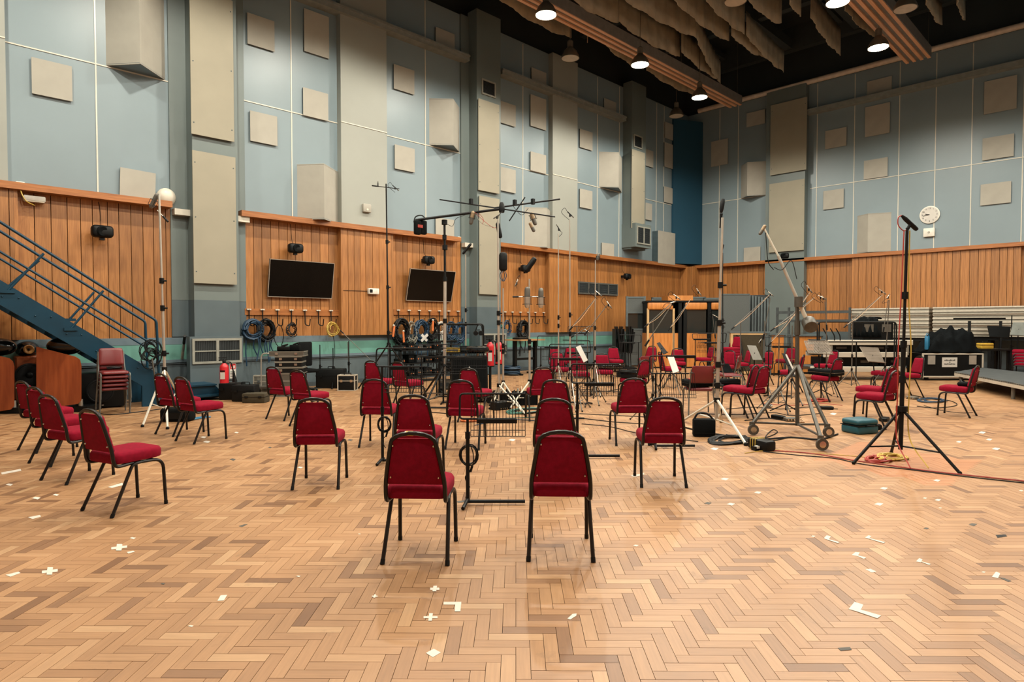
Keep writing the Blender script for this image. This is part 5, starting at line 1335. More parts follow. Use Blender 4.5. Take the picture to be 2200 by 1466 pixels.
side_panel_speaker([(-60, 752), (20, 770), (28, 777), (31, 787), (31, 872), (24, 880), (-60, 894)], 'cherry-sided studio loudspeaker cut by the left picture edge', 11.0, (-5, 746))
f = on_z(243, 877); r = thing('subwoofer', 'black subwoofer cabinet behind the stack of vinyl chairs', 'loudspeaker', (f.x-.12, f.y+.38, 0), va(243, 877)-math.pi/2)
MB().rbox(-.38, -.30, .02, .38, .30, .66, .02, 2).obj('cabinet', 'black', r); cone(r, (0, -.305, .33), (0, -1, 0), .20); MB().box(-.05, -.31, .05, .05, -.30, .07).obj('badge', 'silver', r)
t, rzv = VSTACK; o = thing('cable_ring', 'black ring of cable lying on the vinyl chair stack', 'cable', (t.x+.02, t.y-.05, .072*4+.49+.01)); coil((0, 0, .02), .10, 6, (0, 0, 1), .010, 16, .03, 3).obj('loops', 'black_cable', o)

# ================================================================== CASES, TROLLEY, EXTINGUISHERS
def extinguisher(px, py, label, dep, h=.62, horn=True):
    p = at(px, py, dep); r = thing('fire_extinguisher', label, 'fire extinguisher', p, 0, 'fire extinguishers')
    R_ = .085
    MB().lathe((0, 0, 0), (0, 0, 1), [(R_, 0), (R_, h*.62), (R_*.9, h*.70), (R_*.5, h*.77), (.03, h*.80)], 18).obj('cylinder', 'extinguisher_red', r)
    MB().lathe((0, 0, h*.80), (0, 0, 1), [(.03, 0), (.035, .04), (.02, .08)], 10).box(-.10, -.02, h*.80+.05, .06, .02, h*.80+.075).box(-.10, -.02, h*.80+.10, .05, .02, h*.80+.12).obj('valve', 'black', r)
    MB().tube(wire([(.03, 0, h*.84), (.12, -.02, h*.82), (.15, -.03, h*.60), (.17, -.03, h*.45)], 5), .014, 6).obj('hose', 'black', r)
    if horn: MB().lathe((.17, -.03, h*.46), (.12, 0, -1), [(.018, 0), (.03, .10), (.05, .22)], 10).obj('horn', 'black', r)
    q = Matrix.Rotation(YAW-math.pi/2, 4, 'Z')
    MB().box(-.04, -R_-.004, h*.16, .045, -R_+.01, h*.44, q).obj('instruction_label', 'paper', r); MB().box(-.045, -R_-.006, h*.46, .05, -R_+.01, h*.52, q).obj('type_band', 'black', r)
    return r
pc = on_z(499, 865); dcase = depth_of(pc)
def case(label, px0, px1, py0, py1, depth_m, material, edge=None, name='hard_case', dep=None, handle=True, rzo=0., latches=True, group='cases along the left wall'):
    """box standing on the floor: picture extents of its front, and its depth away from us"""
    dep = dep or fdep(py1); a, b = at(px0, py1, dep), at(px1, py1, dep); zt = at(px0, py0, dep).z; zb = max(0, a.z) if dep else 0
    if abs(zb) < .06: zb = 0.
    wd = (b-a).length; hh = zt-zb; c = (a+b)/2
    r = thing(name, label, 'case', (c.x, c.y, zb), math.atan2(RT.y, RT.x)+R(rzo), group)
    MB().rbox(-wd/2, 0, 0, wd/2, depth_m, hh, min(.025, hh*.2), 2).obj('shell', material, r)
    MB().box(-wd/2-.004, -.004, hh*.62, wd/2+.004, depth_m+.004, hh*.66).obj('lid_seam', edge or 'black', r)
    if latches:
        for s in (-.3, .3): MB().box(wd*s-.03, -.018, hh*.56, wd*s+.03, 0, hh*.72).obj('latch', 'chrome' if edge else 'black', r)
    if edge:
        for x in (-wd/2, wd/2):
            for y in (0, depth_m): MB().box(x-.012, y-.012, 0, x+.012, y+.012, hh).obj('corner_edge', edge, r)
        for z in (0, hh):
            for y in (0, depth_m): MB().box(-wd/2, y-.012, z-.012, wd/2, y+.012, z+.012).obj('edge_strip', edge, r)
            for x in (-wd/2, wd/2): MB().box(x-.012, 0, z-.012, x+.012, depth_m, z+.012).obj('edge_strip', edge, r)
    if handle: MB().tube(bend([(-.08, depth_m/2, hh), (-.08, depth_m/2, hh+.05), (.08, depth_m/2, hh+.05), (.08, depth_m/2, hh)], .02, 3), .010, 6).obj('handle', 'black', r)
    return r
case('black hard case under the fire extinguisher at the first pillar', 469, 514, 824, 860, .34, 'black')
case('black hard case in front of the first pillar, overlapping another', 497, 546, 828, 864, .30, 'black')
case('low brown-black case lying in front of the hard cases', 519, 568, 846, 867, .30, 'olive_felt', handle=False)
extinguisher(482, 823, 'red fire extinguisher on a black case by the first pillar', dcase+.1, .50)
p = on_left(500, 797, .625); r = root_at('safety_notice', 'small white and red fire notice on the first pillar', 'notice', p)
part(MB().box(p.x-.07, p.y-.006, p.z-.17, p.x+.07, p.y, p.z+.17), 'plate', 'paper', r); part(MB().box(p.x-.06, p.y-.008, p.z+.04, p.x+.06, p.y-.005, p.z+.155), 'red_field', 'extinguisher_red', r)
part(MB().box(p.x-.035, p.y-.010, p.z+.06, p.x-.01, p.y-.007, p.z+.13), 'pictogram', 'paper', r); part(MB().box(p.x+.01, p.y-.010, p.z+.055, p.x+.045, p.y-.007, p.z+.12), 'pictogram', 'paper', r)
for k in range(4): part(MB().box(p.x-.055, p.y-.008, p.z-.13+.035*k, p.x+.05, p.y-.005, p.z-.118+.035*k), 'text_line', ('black', 'black', 'black', 'green_cable')[k], r)
extinguisher(1053, 786, 'red fire extinguisher in front of the second pillar, left of two', 14.0, .66)
extinguisher(1072, 782, 'red fire extinguisher half hidden by silver stands', 14.6, .64, False)
for px, dpt in ((1053, 14.0), (1072, 14.6)):
    p = at(px, 786 if px == 1053 else 782, dpt)
    o = root_at('extinguisher_stand', 'low black stand under the '+('left' if px == 1053 else 'half hidden')+' fire extinguisher', 'stand', (p.x, p.y, 0)); part(MB().lathe((p.x, p.y, 0), (0, 0, 1), [(.14, 0), (.14, .03), (.03, .05), (.03, p.z-.03), (.10, p.z-.02), (.10, p.z)], 14), 'pedestal', 'black', o)
# stack of aluminium cases and the hand trolley
lay = [(588, 648, 836, 858, 'bottom'), (590, 650, 819, 836, 'second lowest'), (586, 646, 803, 819, 'third lowest'), (592, 650, 790, 803, 'fourth lowest'), (592, 648, 778, 790, 'fifth'), (592, 648, 766, 778, 'second highest'), (580, 652, 755, 766, 'topmost')]
dl = fdep(853)
for x0, x1, y0, y1, nm in lay:
    z0, z1 = at(600, y1, dl).z, at(600, y0, dl).z; z0 = max(0, z0)
    a, b = at(x0, 853, dl), at(x1, 853, dl); c = (a+b)/2; wd = (b-a).length
    r = thing('aluminium_case', nm+' aluminium case of the stack behind the two chairs', 'case', (c.x, c.y, z0), math.atan2(RT.y, RT.x)+R(6), 'stacked aluminium cases')
    hh = z1-z0-.004
    MB().rbox(-wd/2, 0, 0, wd/2, .42, hh, .012, 1).obj('shell', 'black' if nm in ('fifth', 'second highest', 'fourth lowest') else 'grey_metal', r)
    for z in (0, hh): MB().box(-wd/2-.006, -.006, max(0, z-.015), wd/2+.006, .426, min(hh, z+.015)).obj('edge_strip', 'case_alu', r)
    for s in (-.28, .28): MB().box(wd*s-.03, -.02, hh*.35, wd*s+.03, 0, hh*.75).obj('latch', 'chrome', r)
tp_ = at(616, 755, dl); zt = tp_.z
for k, (dx, wz, hz_, mt, nm, lb) in enumerate(((-.10, .14, .10, 'black', 'small_device', 'small dark device on top of the aluminium cases'), (.12, .11, .13, 'black_matte', 'tool_pouch', 'dark pouch on top of the aluminium cases'), (.0, .16, .05, 'orange_plastic', 'drill', 'orange-handled tool on top of the aluminium cases'))):
    q = tp_+RT*dx+FW*(.12+.06*k); r = thing(nm, lb, 'tool', (q.x, q.y, zt+.002), YAW-math.pi/2); MB().rbox(-wz, -.06, 0, wz, .06, hz_, .02, 2).obj('body', mt, r); MB().cyl((-wz*.4, 0, hz_), (wz*.6, 0, hz_+.04), .02, 8).obj('handle', 'black', r)
dtv = fdep(845); r = root_at('hand_trolley', 'silver hand trolley loaded with a grey case', 'trolley', on_z(575, 845))
def hp(x, y, dd=0): return at(x, y, dtv+dd)
part(MB().tube(bend([hp(561, 838), hp(561, 759), hp(619, 762), hp(619, 834)], .12, 5), .016, 8), 'frame', 'silver', r)
part(MB().box(-.45, -.25, .13, .35, .25, .17, Matrix.Translation(Vector((hp(590, 838).x, hp(590, 838).y, 0)))@Matrix.Rotation(math.atan2(RT.y, RT.x), 4, 'Z')), 'platform', 'grey_metal', r)
for s in (-.30, .25): part(MB().cyl(Vector((hp(590, 838).x, hp(590, 838).y, .07))+RT*s-FW*.2, Vector((hp(590, 838).x, hp(590, 838).y, .07))+RT*(s+.04)-FW*.2, .06, 12), 'castor', 'black', r)
part(MB().rbox(-.10, -.03, 0, .10, .03, .06, .01, 1, Matrix.Translation(hp(590, 764))), 'tag', 'yellow_plastic', r)
case('flat grey flight case leaning on the hand trolley', 545, 600, 808, 839, .12, 'case_alu', 'aluminium', dep=dtv+.3, handle=False)
# black office chair behind
f = at(655, 696, dl+.9); f.z = 0; r = root_at('office_chair', 'black office chair pushed behind the aluminium cases', 'chair', f)
def oc(x, y): return at(x, y, dl+.9)
part(MB().rbox(-.20, -.04, -.28, .20, .04, .28, .035, 3, Matrix.Translation(oc(655, 761)) @ Matrix.Rotation(math.atan2(RT.y, RT.x)+R(60), 4, 'Z')), 'backrest', 'black_matte', r)
part(MB().rbox(-.23, -.23, -.04, .23, .23, .04, .03, 2, Matrix.Translation(f+Vector((0, 0, .50)))), 'seat', 'black_matte', r)
part(MB().cyl(f+Vector((0, 0, .08)), f+Vector((0, 0, .48)), .03, 10), 'column', 'black', r); part(MB().tube([f+Vector((.12, .1, .46)), oc(655, 780)], .02, 6), 'back_stem', 'black', r)
for k in range(5):
    a = k*2*math.pi/5; e = f+Vector((.28*math.cos(a), .28*math.sin(a), .06)); part(MB().tube([f+Vector((0, 0, .10)), e], .02, 6), 'foot', 'black', r); part(MB().ball(e-Vector((0, 0, .028)), .03, 8, 6), 'castor', 'black', r)
case('big black ribbed transport case against the wall', 678, 738, 793, 834, .34, 'black', dep=fdep(835))
case('black case with aluminium edges left of the second wire stand', 726, 762, 807, 840, .26, 'black', 'aluminium')
for px, y0, y1, lb, bt in ((688, 741, 834, 'bare black stand pole in front of the ribbed case, left of three', 'round'), (716, 748, 834, 'bare black stand pole in front of the ribbed case, middle of three', 'tripod'), (750, 733, 830, 'bare black stand pole behind the edged case, right of three', 'round')):
    mic_stand(lb, (px, y1), (px, y0), 'black', .012, bt, leg=.3, collars=(), hub=.22)
boom_stand('long black boom stand leaning against the panelling', (750, 828), (748, 735), (737, 716), (815, 792), '', None)
# black bag under the pair of chairs
f = on_z(382, 905); r = thing('equipment_bag', 'black soft bag under the pair of chairs by the silver stand', 'bag', (f.x, f.y, 0), YAW-math.pi/2); MB().rbox(-.24, -.12, 0, .24, .14, .22, .05, 3).obj('body', 'black_matte', r); MB().tube(wire([(-.1, -.1, .2), (-.06, -.12, .27), (.06, -.12, .27), (.1, -.1, .2)], 4), .012, 6).obj('strap', 'black', r); MB().box(-.14, -.125, .05, .14, -.118, .15).obj('pocket', 'black', r)
f = on_z(425, 900); r = thing('blue_board', 'flat blue plastic board on the floor under the chairs', 'board', (f.x, f.y, 0), .3); MB().rbox(-.2, -.07, 0, .2, .07, .02, .008, 1).obj('panel', 'cyan_plastic', r); MB().cyl((.14, 0, .02), (.14, 0, .024), .02, 10).obj('hole', 'black', r)
# ================================================================== MIDDLE: trolley, cabinet, desk
YR = math.atan2(RT.y, RT.x)
def boxr(nm, mb, mt, r): return mb.obj(nm, mt, r)
f = on_z(1010, 866); dm = depth_of(f)
r = thing('keyboard_amplifier', 'black tilted loudspeaker cabinet with white lettering in the middle', 'loudspeaker', (f.x, f.y, 0), YR+R(8))
MB().prism([(-.36, 0, .06), (.36, 0, .06), (.36, .10, .92), (-.36, .10, .92)], (0, .42, 0)).obj('cabinet', 'black', r, 0)
MB().prism([(-.33, -.012, .10), (.33, -.012, .10), (.33, .083, .86), (-.33, .083, .86)], (0, .012, 0)).obj('grille', 'black_matte', r, 0)
for x in (-.33, .33): MB().cyl((x-.02, .25, .05), (x+.02, .25, .05), .05, 12).obj('castor', 'black', r)
MB().tube(bend([(.37, .20, .55), (.41, .20, .55), (.41, .22, .72), (.37, .22, .72)], .02, 3), .012, 6).obj('handle', 'black', r)
for k in range(7): MB().box(-.17+.045*k, .040, .575+.004*(k % 2), -.17+.045*k+.03, .046, .612).obj('maker_lettering', 'grey_frame', r, 0)
MB().prism([(-.05, .050, .66), (.03, .050, .66), (-.01, .058, .73)], (0, -.004, 0)).obj('maker_mark', 'paper', r, 0)
q = at(1026, 748, dm+.3); r = root_at('round_stool', 'round black cushioned stool top behind the amplifier cabinet', 'stool', (q.x, q.y, 0))
part(MB().lathe((q.x, q.y, q.z-.10), (0, 0, 1), [(.20, 0), (.235, .03), (.24, .07), (.22, .12), (.14, .14)], 24), 'cushion', 'black_gloss', r)
part(MB().cyl((q.x, q.y, .25), (q.x, q.y, q.z-.10), .025, 8), 'column', 'silver', r)
for k in range(4): a = k*math.pi/2; part(MB().tube([(q.x, q.y, .35), (q.x+.28*math.cos(a), q.y+.28*math.sin(a), .015)], .016, 6), 'leg', 'black', r)
# trolley of black tube
f = on_z(985, 850); d9 = depth_of(f); r = root_at('tube_trolley', 'tall black tubular equipment trolley under the tree stand', 'trolley', f)
def q9(x, y, dd=0): return at(x, y, d9+dd)
for dd in (0, .55):
    part(MB().tube(bend([q9(944, 845, dd), q9(943, 697, dd), q9(1038, 697, dd), q9(1040, 845, dd)], .06, 4), .022, 8), 'frame', 'black', r)
for y in (760, 800, 838): part(MB().prism([q9(944, y), q9(1040, y), q9(1040, y, .55), q9(944, y, .55)], (0, 0, .03)), 'shelf', 'black', r, 0)
for x in (946, 1037):
    for dd in (0, .55): c = q9(x, 845, dd); part(MB().cyl((c.x-.02, c.y, .06), (c.x+.02, c.y, .06), .06, 12), 'castor', 'black', r)
hcol = ('black', 'black', 'grey_metal', 'yellow_plastic', 'black_matte', 'black', 'grey_metal', 'black')
for i, (x, y, w_, h_) in enumerate(((955, 800, .14, .18), (972, 800, .10, .12), (990, 800, .13, .20), (975, 760, .20, .10), (1000, 760, .12, .14), (1015, 800, .12, .16), (958, 838, .16, .2), (985, 838, .15, .16))):
    c = q9(x, y, .25); o = thing('stage_box', ('dark', 'small', 'grey', 'yellow', 'padded', 'tall', 'silver', 'squat')[i]+' equipment box on the '+('middle', 'middle', 'middle', 'top', 'top', 'middle', 'bottom', 'bottom')[i]+' shelf of the tube trolley', 'equipment box', (c.x, c.y, c.z+.032), YR, 'boxes on the tube trolley')
    MB().rbox(-w_, -.12, 0, w_, .12, h_, .01, 1).obj('housing', hcol[i], o); MB().box(-w_*.7, -.125, h_*.3, w_*.5, -.119, h_*.7).obj('face_plate', 'grey_metal' if i % 2 else 'vent_dark', o)
c = q9(1024, 712, -.06); r = root_at('headphones', 'black headphones hung on the tube trolley', 'headphones', c)
part(MB().tube(wire([q9(1020, 718, -.08), q9(1026, 700, -.08), q9(1034, 700, -.08), q9(1037, 716, -.08)], 6), .012, 6), 'band', 'black', r)
for x, y in ((1022, 716), (1033, 716)): part(MB().lathe(q9(x, y, -.10), FW, [(.045, 0), (.055, .03), (.04, .06)], 12), 'ear_cup', 'black', r)
# the jumble of cable drops and gear under the right-hand hook board
f = on_left(905, 800, .85); r = thing('cable_rack', 'low black rack full of connectors under the right screen', 'rack', (f.x, f.y, 0), 0)
for x in (-.85, .85):
    for y in (-.25, .25): MB().box(x-.02, y-.02, 0, x+.02, y+.02, 1.05).obj('post', 'black', r)
for z in (.15, .50, .85): MB().box(-.87, -.27, z, .87, .27, z+.03).obj('shelf', 'black', r)
rn = random.Random(4)
nm_ = ('left end', 'second from left', 'middle', 'fourth', 'fifth', 'right end')
for zi, z in enumerate((.18, .53, .88)):
    for k in range(6):
        x = -.72+k*.29; w_, h_ = rn.uniform(.08, .12), rn.uniform(.10, .22); o = thing('patch_box', nm_[k]+' patch box on the '+('bottom', 'middle', 'top')[zi]+' shelf of the connector rack', 'equipment box', (f.x+x, f.y, z+.001), 0, 'boxes in the connector rack')
        MB().rbox(-w_, -.15, 0, w_, .15, h_, .01, 1).obj('housing', ('black', 'black_matte', 'vent_dark')[k % 3], o)
        for j in range(3): MB().cyl((-w_*.6+w_*.6*j, -.165, h_*.5), (-w_*.6+w_*.6*j, -.15, h_*.5), .018, 8).obj('connector', ('chrome', 'grey_metal', 'orange_plastic')[(j+k) % 3], o)
# desk with laptop
f = on_left(1128, 790, 1.2); dk = depth_of(f); r = root_at('work_desk', 'small wooden-topped desk with black legs behind the stands', 'desk', (f.x, f.y, 0))
zt = at(1128, 729, dk).z; part(MB().box(f.x-.55, f.y-.35, zt-.04, f.x+.55, f.y+.35, zt), 'top', 'desk_top', r)
for sx in (-.45, .45): part(MB().box(f.x+sx-.05, f.y-.05, .04, f.x+sx+.05, f.y+.05, zt-.04), 'leg', 'black', r); part(MB().box(f.x+sx-.05, f.y-.32, 0, f.x+sx+.05, f.y+.32, .045), 'foot', 'black', r)
part(MB().box(f.x-.45, f.y-.02, .45, f.x+.45, f.y+.02, .52), 'crossbar', 'black', r)
r = thing('mixing_console', 'small grey mixer lying on the desk', 'mixer', (f.x-.30, f.y-.1, zt+.001)); MB().prism([(-.2, -.15, 0), (.2, -.15, 0), (.2, .15, .0), (-.2, .15, 0)], (0, 0, .05)).obj('body', 'black', r); MB().box(-.18, -.13, .05, .18, .13, .056).obj('panel', 'grey_metal', r)
for k in range(6): MB().cyl((-.15+.06*k, .0, .055), (-.15+.06*k, 0, .075), .012, 6).obj('knob', 'black', r)
f = on_z(1099, 806); r = thing('cable_coil', 'thick dark blue cable coil on the floor by the desk', 'cable', (f.x, f.y, 0))
for k in range(6): coil((0, 0, .03+.045*k), .27-.02*(k % 2), 2, (0, 0, 1), .022, 20, .02, k).obj('turn', 'blue_cable' if k % 3 else 'black_cable', r)

# ================================================================== FAR RIGHT CORNER: screens and booth
def panel_at(name, label, cat, x0, x1, yt, yb, dep, th, parts, rz=0.):
    a, b = at(x0, 696, dep), at(x1, 696, dep); wd = (b-a).length; zt = at(x0, yt, dep).z
    c = (a+b)/2; r = thing(name, label, cat, (c.x, c.y, 0), YR+R(rz)); return r, wd/2, zt
GD = 23.2
r, w2, zt = panel_at('acoustic_screen', 'grey fabric screen with a window left of the wooden booth', 'acoustic screen', 1345, 1387, 637, 785, GD, .12, None, 0)
fr = .07
zw0, zw1 = at(1345, 708, GD).z, at(1345, 673, GD).z
MB().box(-w2+fr, 0, .12, w2-fr, .10, zw0).obj('lower_panel', 'gobo_fabric', r); MB().box(-w2+fr, 0, zw1, w2-fr, .10, zt-fr).obj('upper_panel', 'gobo_fabric', r)
for x in (-w2, w2-fr): MB().box(x, -.01, .06, x+fr, .11, zt).obj('frame_post', 'gobo_frame', r)
for z in (.06, zw0-.03, zw1-.01, zt-fr): MB().box(-w2, -.012, z, w2, .112, z+.06).obj('frame_rail', 'gobo_frame', r)
MB().box(-w2+fr, .04, zw0, w2-fr, .055, zw1).obj('pane', 'clear_glass', r)
for x in (-w2+.1, w2-.1): MB().box(x-.05, -.35, 0, x+.05, .45, .06).obj('foot', 'gobo_frame', r)
# screens stored behind the booth
for i, (x0, x1, yt, dd) in enumerate(((1400, 1440, 639, 1.2), (1440, 1476, 640, 1.3), (1476, 1516, 638, 1.2), (1512, 1552, 640, 1.0))):
    r, w2, zt = panel_at('acoustic_screen', ('first', 'second', 'third', 'fourth')[i]+' grey screen from the left standing behind the wooden booth', 'acoustic screen', x0, x1, yt, 785, GD+dd, .1, None, 0)
    MB().box(-w2+.05, 0, .08, w2-.05, .10, zt-.05).obj('panel', 'gobo_fabric', r)
    for x in (-w2, w2-.06): MB().box(x, -.01, .0, x+.06, .11, zt).obj('frame_post', 'gobo_frame', r)
    MB().box(-w2, -.01, zt-.06, w2, .11, zt).obj('frame_rail', 'gobo_frame', r)
# booth
BD = 22.4
a, b = at(1390, 696, BD), at(1549, 696, BD); c = (a+b)/2; w2 = (b-a).length/2
r = thing('vocal_booth', 'wooden booth with dark windows and padded orange fascia', 'booth', (c.x, c.y, 0), YR)
def bx(px): return (px-1469.5)/159*2*w2
def bz(py): return at(1390, py, BD).z
zl, zwt, ztop = bz(716), bz(666), bz(648)
DB = 1.7
for x0, x1 in ((1391, 1446), (1471, 1519), (1527, 1549)):
    MB().box(bx(x0), 0, .04, bx(x1), .06, zl).obj('lower_panel', 'booth_wood', r); MB().box(bx(x0)+.03, .02, zl, bx(x1)-.03, .03, zwt).obj('window_pane', 'clear_glass', r)
    MB().rbox(bx(x0), -.05, zwt, bx(x1), .08, ztop-.02, .05, 3).obj('fascia', 'booth_wood', r)
MB().box(bx(1446), 0, .04, bx(1457), .06, zl).obj('lower_panel', 'booth_wood', r)
for x in (1390, 1445): MB().box(bx(x), -.02, .0, bx(x)+.07, .07, zwt+.05).obj('pale_post', 'booth_pale', r)
for x in (1457, 1468, 1520): MB().box(bx(x), -.03, 0, bx(x)+.12, .09, ztop).obj('dark_post', 'black', r)
MB().box(-w2-.02, -.06, ztop-.03, w2+.02, DB, ztop+.03).obj('roof', 'black', r); MB().box(bx(1438), .2, ztop+.03, bx(1492), 1.2, ztop+.22).obj('roof_vent', 'booth_wood', r)
MB().box(-w2, DB-.06, .04, w2, DB, ztop-.03).obj('rear_wall', 'black', r)
for x in (-w2, w2-.06): MB().box(x, .06, .04, x+.06, DB-.06, zl).obj('side_panel', 'booth_wood', r); MB().box(x+.01, .06, zl, x+.05, DB-.06, ztop-.03).obj('side_upper', 'black', r)
for x in (1415, 1425, 1485): MB().box(bx(x), DB-.12, zl, bx(x)+.05, DB-.07, ztop-.1).obj('inner_post', 'booth_pale', r)
MB().box(-w2, -.02, 0, w2, .05, .05).obj('plinth', 'black', r)
# big grey screen right of the booth, with its ribbed return
r, w2, zt = panel_at('acoustic_screen', 'large light grey fabric screen right of the wooden booth', 'acoustic screen', 1549, 1610, 634, 790, 21.6, .2, None)
MB().box(-w2, 0, .05, w2, .16, zt).obj('panel', 'gobo_fabric', r); MB().box(-w2-.02, -.01, 0, w2+.02, .17, .06).obj('plinth', 'black', r); MB().box(-w2, -.01, zt, w2, .17, zt+.04).obj('cap', 'gobo_frame', r)
r, w2, zt = panel_at('acoustic_screen', 'ribbed dark side of the screen cluster right of the light grey screen', 'acoustic screen', 1609, 1652, 634, 790, 22.0, .2, None, -12)
MB().box(-w2, .05, .02, w2, .2, zt).obj('core', 'vent_dark', r)
for k in range(7): x = -w2+2*w2*k/7; MB().box(x, -.02-.03*(k % 2), .0, x+2*w2/7*.62, .10, zt-.02*k).obj('rib', 'gobo_frame', r)
# lower screen with felt
r, w2, zt = panel_at('low_screen', 'low brown felt screen in a pale frame', 'acoustic screen', 1571, 1648, 714, 800, 19.6, .15, None, -4)
MB().box(-w2+.06, 0, .10, w2-.1, .08, zt-.08).obj('felt_panel', 'olive_felt', r)
MB().box(-w2, -.01, zt-.08, w2, .12, zt-.03).obj('top_rail', 'booth_pale', r); MB().box(-w2-.03, -.02, zt-.03, w2+.1, .3, zt+.02).obj('cap', 'gobo_frame', r)
MB().box(w2-.12, -.01, 0, w2, .12, zt-.03).obj('end_post', 'gobo_frame', r); MB().box(-w2, -.01, 0, -w2+.07, .12, zt-.08).obj('end_post', 'booth_pale', r); MB().box(-w2, -.01, .02, w2, .1, .10).obj('bottom_rail', 'booth_pale', r)
for i, (x0, x1, yt, yb, dp) in enumerate(((1654, 1688, 718, 796, 19.4), (1700, 1768, 720, 790, 19.8))):
    r, w2, zt = panel_at('wooden_flat', ('narrow', 'wide')[i]+' orange wooden flat behind the wheeled boom stand', 'wooden panel', x0, x1, yt, yb, dp, .1, None)
    MB().box(-w2+.03, 0, .05, w2-.03, .07, zt-.04).obj('panel', 'booth_wood', r)
    for x in (-w2, w2-.05): MB().box(x, -.02, 0, x+.05, .09, zt).obj('post', 'gobo_frame', r)
    MB().box(-w2-.02, -.05, zt-.04, w2+.02, .3, zt+.02).obj('cap', 'gobo_frame', r); MB().box(-w2, -.01, .0, w2, .08, .06).obj('plinth', 'black', r)
# heap of folded black stands by the left screen
f = at(1338, 696, 20.8); f.z = 0; r = root_at('stand_trolley', 'trolley heaped with folded black music stands', 'trolley', f)
zz = at(1338, 712, 20.8).z
for k in range(11):
    x = -.28+.055*k; part(MB().box(-.02, -.30, .62, .012, .30, zz+.1*math.sin(k*2.1)+.08, Matrix.Translation(f) @ Matrix.Rotation(YR, 4, 'Z') @ Matrix.Translation((x, 0, 0)) @ Matrix.Rotation(R(8*math.sin(k)), 4, 'Y')), 'folded_desk', 'black', r)
    part(MB().cyl(f+RT*x+FW*.1*math.sin(k), f+RT*x*.9+Vector((0, 0, zz*.8)), .016, 5), 'folded_pole', 'black', r)
part(MB().box(-.42, -.32, .10, .42, .32, .15, Matrix.Translation(f) @ Matrix.Rotation(YR, 4, 'Z')), 'platform', 'black', r)
for sx in (-.36, .36): part(MB().cyl(f+RT*sx+Vector((0, 0, .05)), f+RT*(sx+.04)+Vector((0, 0, .05)), .05, 10), 'castor', 'black', r)

# ================================================================== RIGHT: metal decks, cases
OFF = 1.2
def deck_stack(px0, px1, y0, y1, n, label):
    a, b = on_end(px0, y0, OFF), on_end(px1, y1, OFF); c = on_end(px0, y1, OFF)
    z1, z0 = a.z, c.z; hh = (z1-z0)/n
    for k in range(n):
        r = thing('stage_deck', ('topmost', 'second', 'third', 'fourth', 'fifth', 'sixth', 'seventh', 'eighth', 'ninth')[n-1-k]+' metal stage deck from the top in the '+label+' stack', 'stage deck', (XE-OFF, b.y, z0+k*hh), 0, label+' stack of metal decks')
        L = a.y-b.y; j = .02*((k*7) % 3-1)
        MB().box(j, 0, hh*.60, .9, L, hh*.97).obj('edge_beam', 'aluminium', r); MB().box(.03+j, .01, hh*.08, .9, L-.01, hh*.60).obj('channel', 'case_alu', r); MB().box(j-.01, 0, 0, .9, L, hh*.12).obj('lower_flange', 'aluminium', r)
    # trolley below the stack
    r = thing('deck_trolley', 'dark steel trolley under the '+label+' stack of metal decks', 'trolley', (XE-OFF, b.y, 0)); 
    MB().box(.05, .05, z0-.12, .85, a.y-b.y-.05, z0-.002).obj('bed', 'black', r)
    for y in (.25, (a.y-b.y)/2, a.y-b.y-.25):
        for x in (.15, .75): MB().box(x-.04, y-.04, .12, x+.04, y+.04, z0-.12).obj('leg', 'black', r); MB().cyl((x, y-.03, .07), (x, y+.03, .07), .07, 12).obj('castor', 'black', r)
deck_stack(1829, 1995, 663, 724, 8, 'left'); deck_stack(2004, 2260, 660, 722, 8, 'right')
# dark rail fence left of the decks
r = thing('guard_rail', 'dark grey tube guard rail left of the metal decks', 'guard rail', (XE-1.6, 10, 0))
for y in (672, 690): p0, p1 = on_end(1668, y, 1.6), on_end(1829, y, 1.6); part(MB().box(p0.x-.03, p1.y, p0.z-.05, p0.x+.03, p0.y, p0.z+.05), 'rail', 'deck_grey', r)
for x in (1670, 1695, 1826): p0 = on_end(x, 661, 1.6); part(MB().box(p0.x-.035, p0.y-.035, 0, p0.x+.035, p0.y+.035, p0.z), 'post', 'deck_grey', r)
# low pile of decks before it
LD = 17.6
for k, (y0, y1, x0, x1) in enumerate(((788, 800, 1742, 1946), (757, 768, 1770, 1950), (731, 742, 1775, 1962))):
    a, b = at(x0, y1, LD), at(x1, y1, LD); zt, zb = at(x0, y0, LD).z, at(x0, y1, LD).z; wd = (b-a).length; c = (a+b)/2
    r = thing('platform_deck', ('lowest', 'middle', 'top')[k]+' metal-edged platform deck behind the music desks', 'stage deck', (c.x, c.y, zb), YR, 'low platform decks')
    MB().rbox(-wd/2, 0, 0, wd/2, .06, zt-zb, .01, 1).obj('front_beam', 'aluminium', r); MB().box(-wd/2, .06, zt-zb-.03, wd/2, 1.1, zt-zb).obj('deck_top', 'deck_grey', r)
    for x in (-wd/2+.12, wd/2-.18): MB().box(x, .02, -(zb if k == 0 else .28), x+.07, .09, .0).obj('leg', 'case_alu', r)
    MB().box(-wd/2, 1.04, 0, wd/2, 1.1, zt-zb).obj('rear_beam', 'aluminium', r)
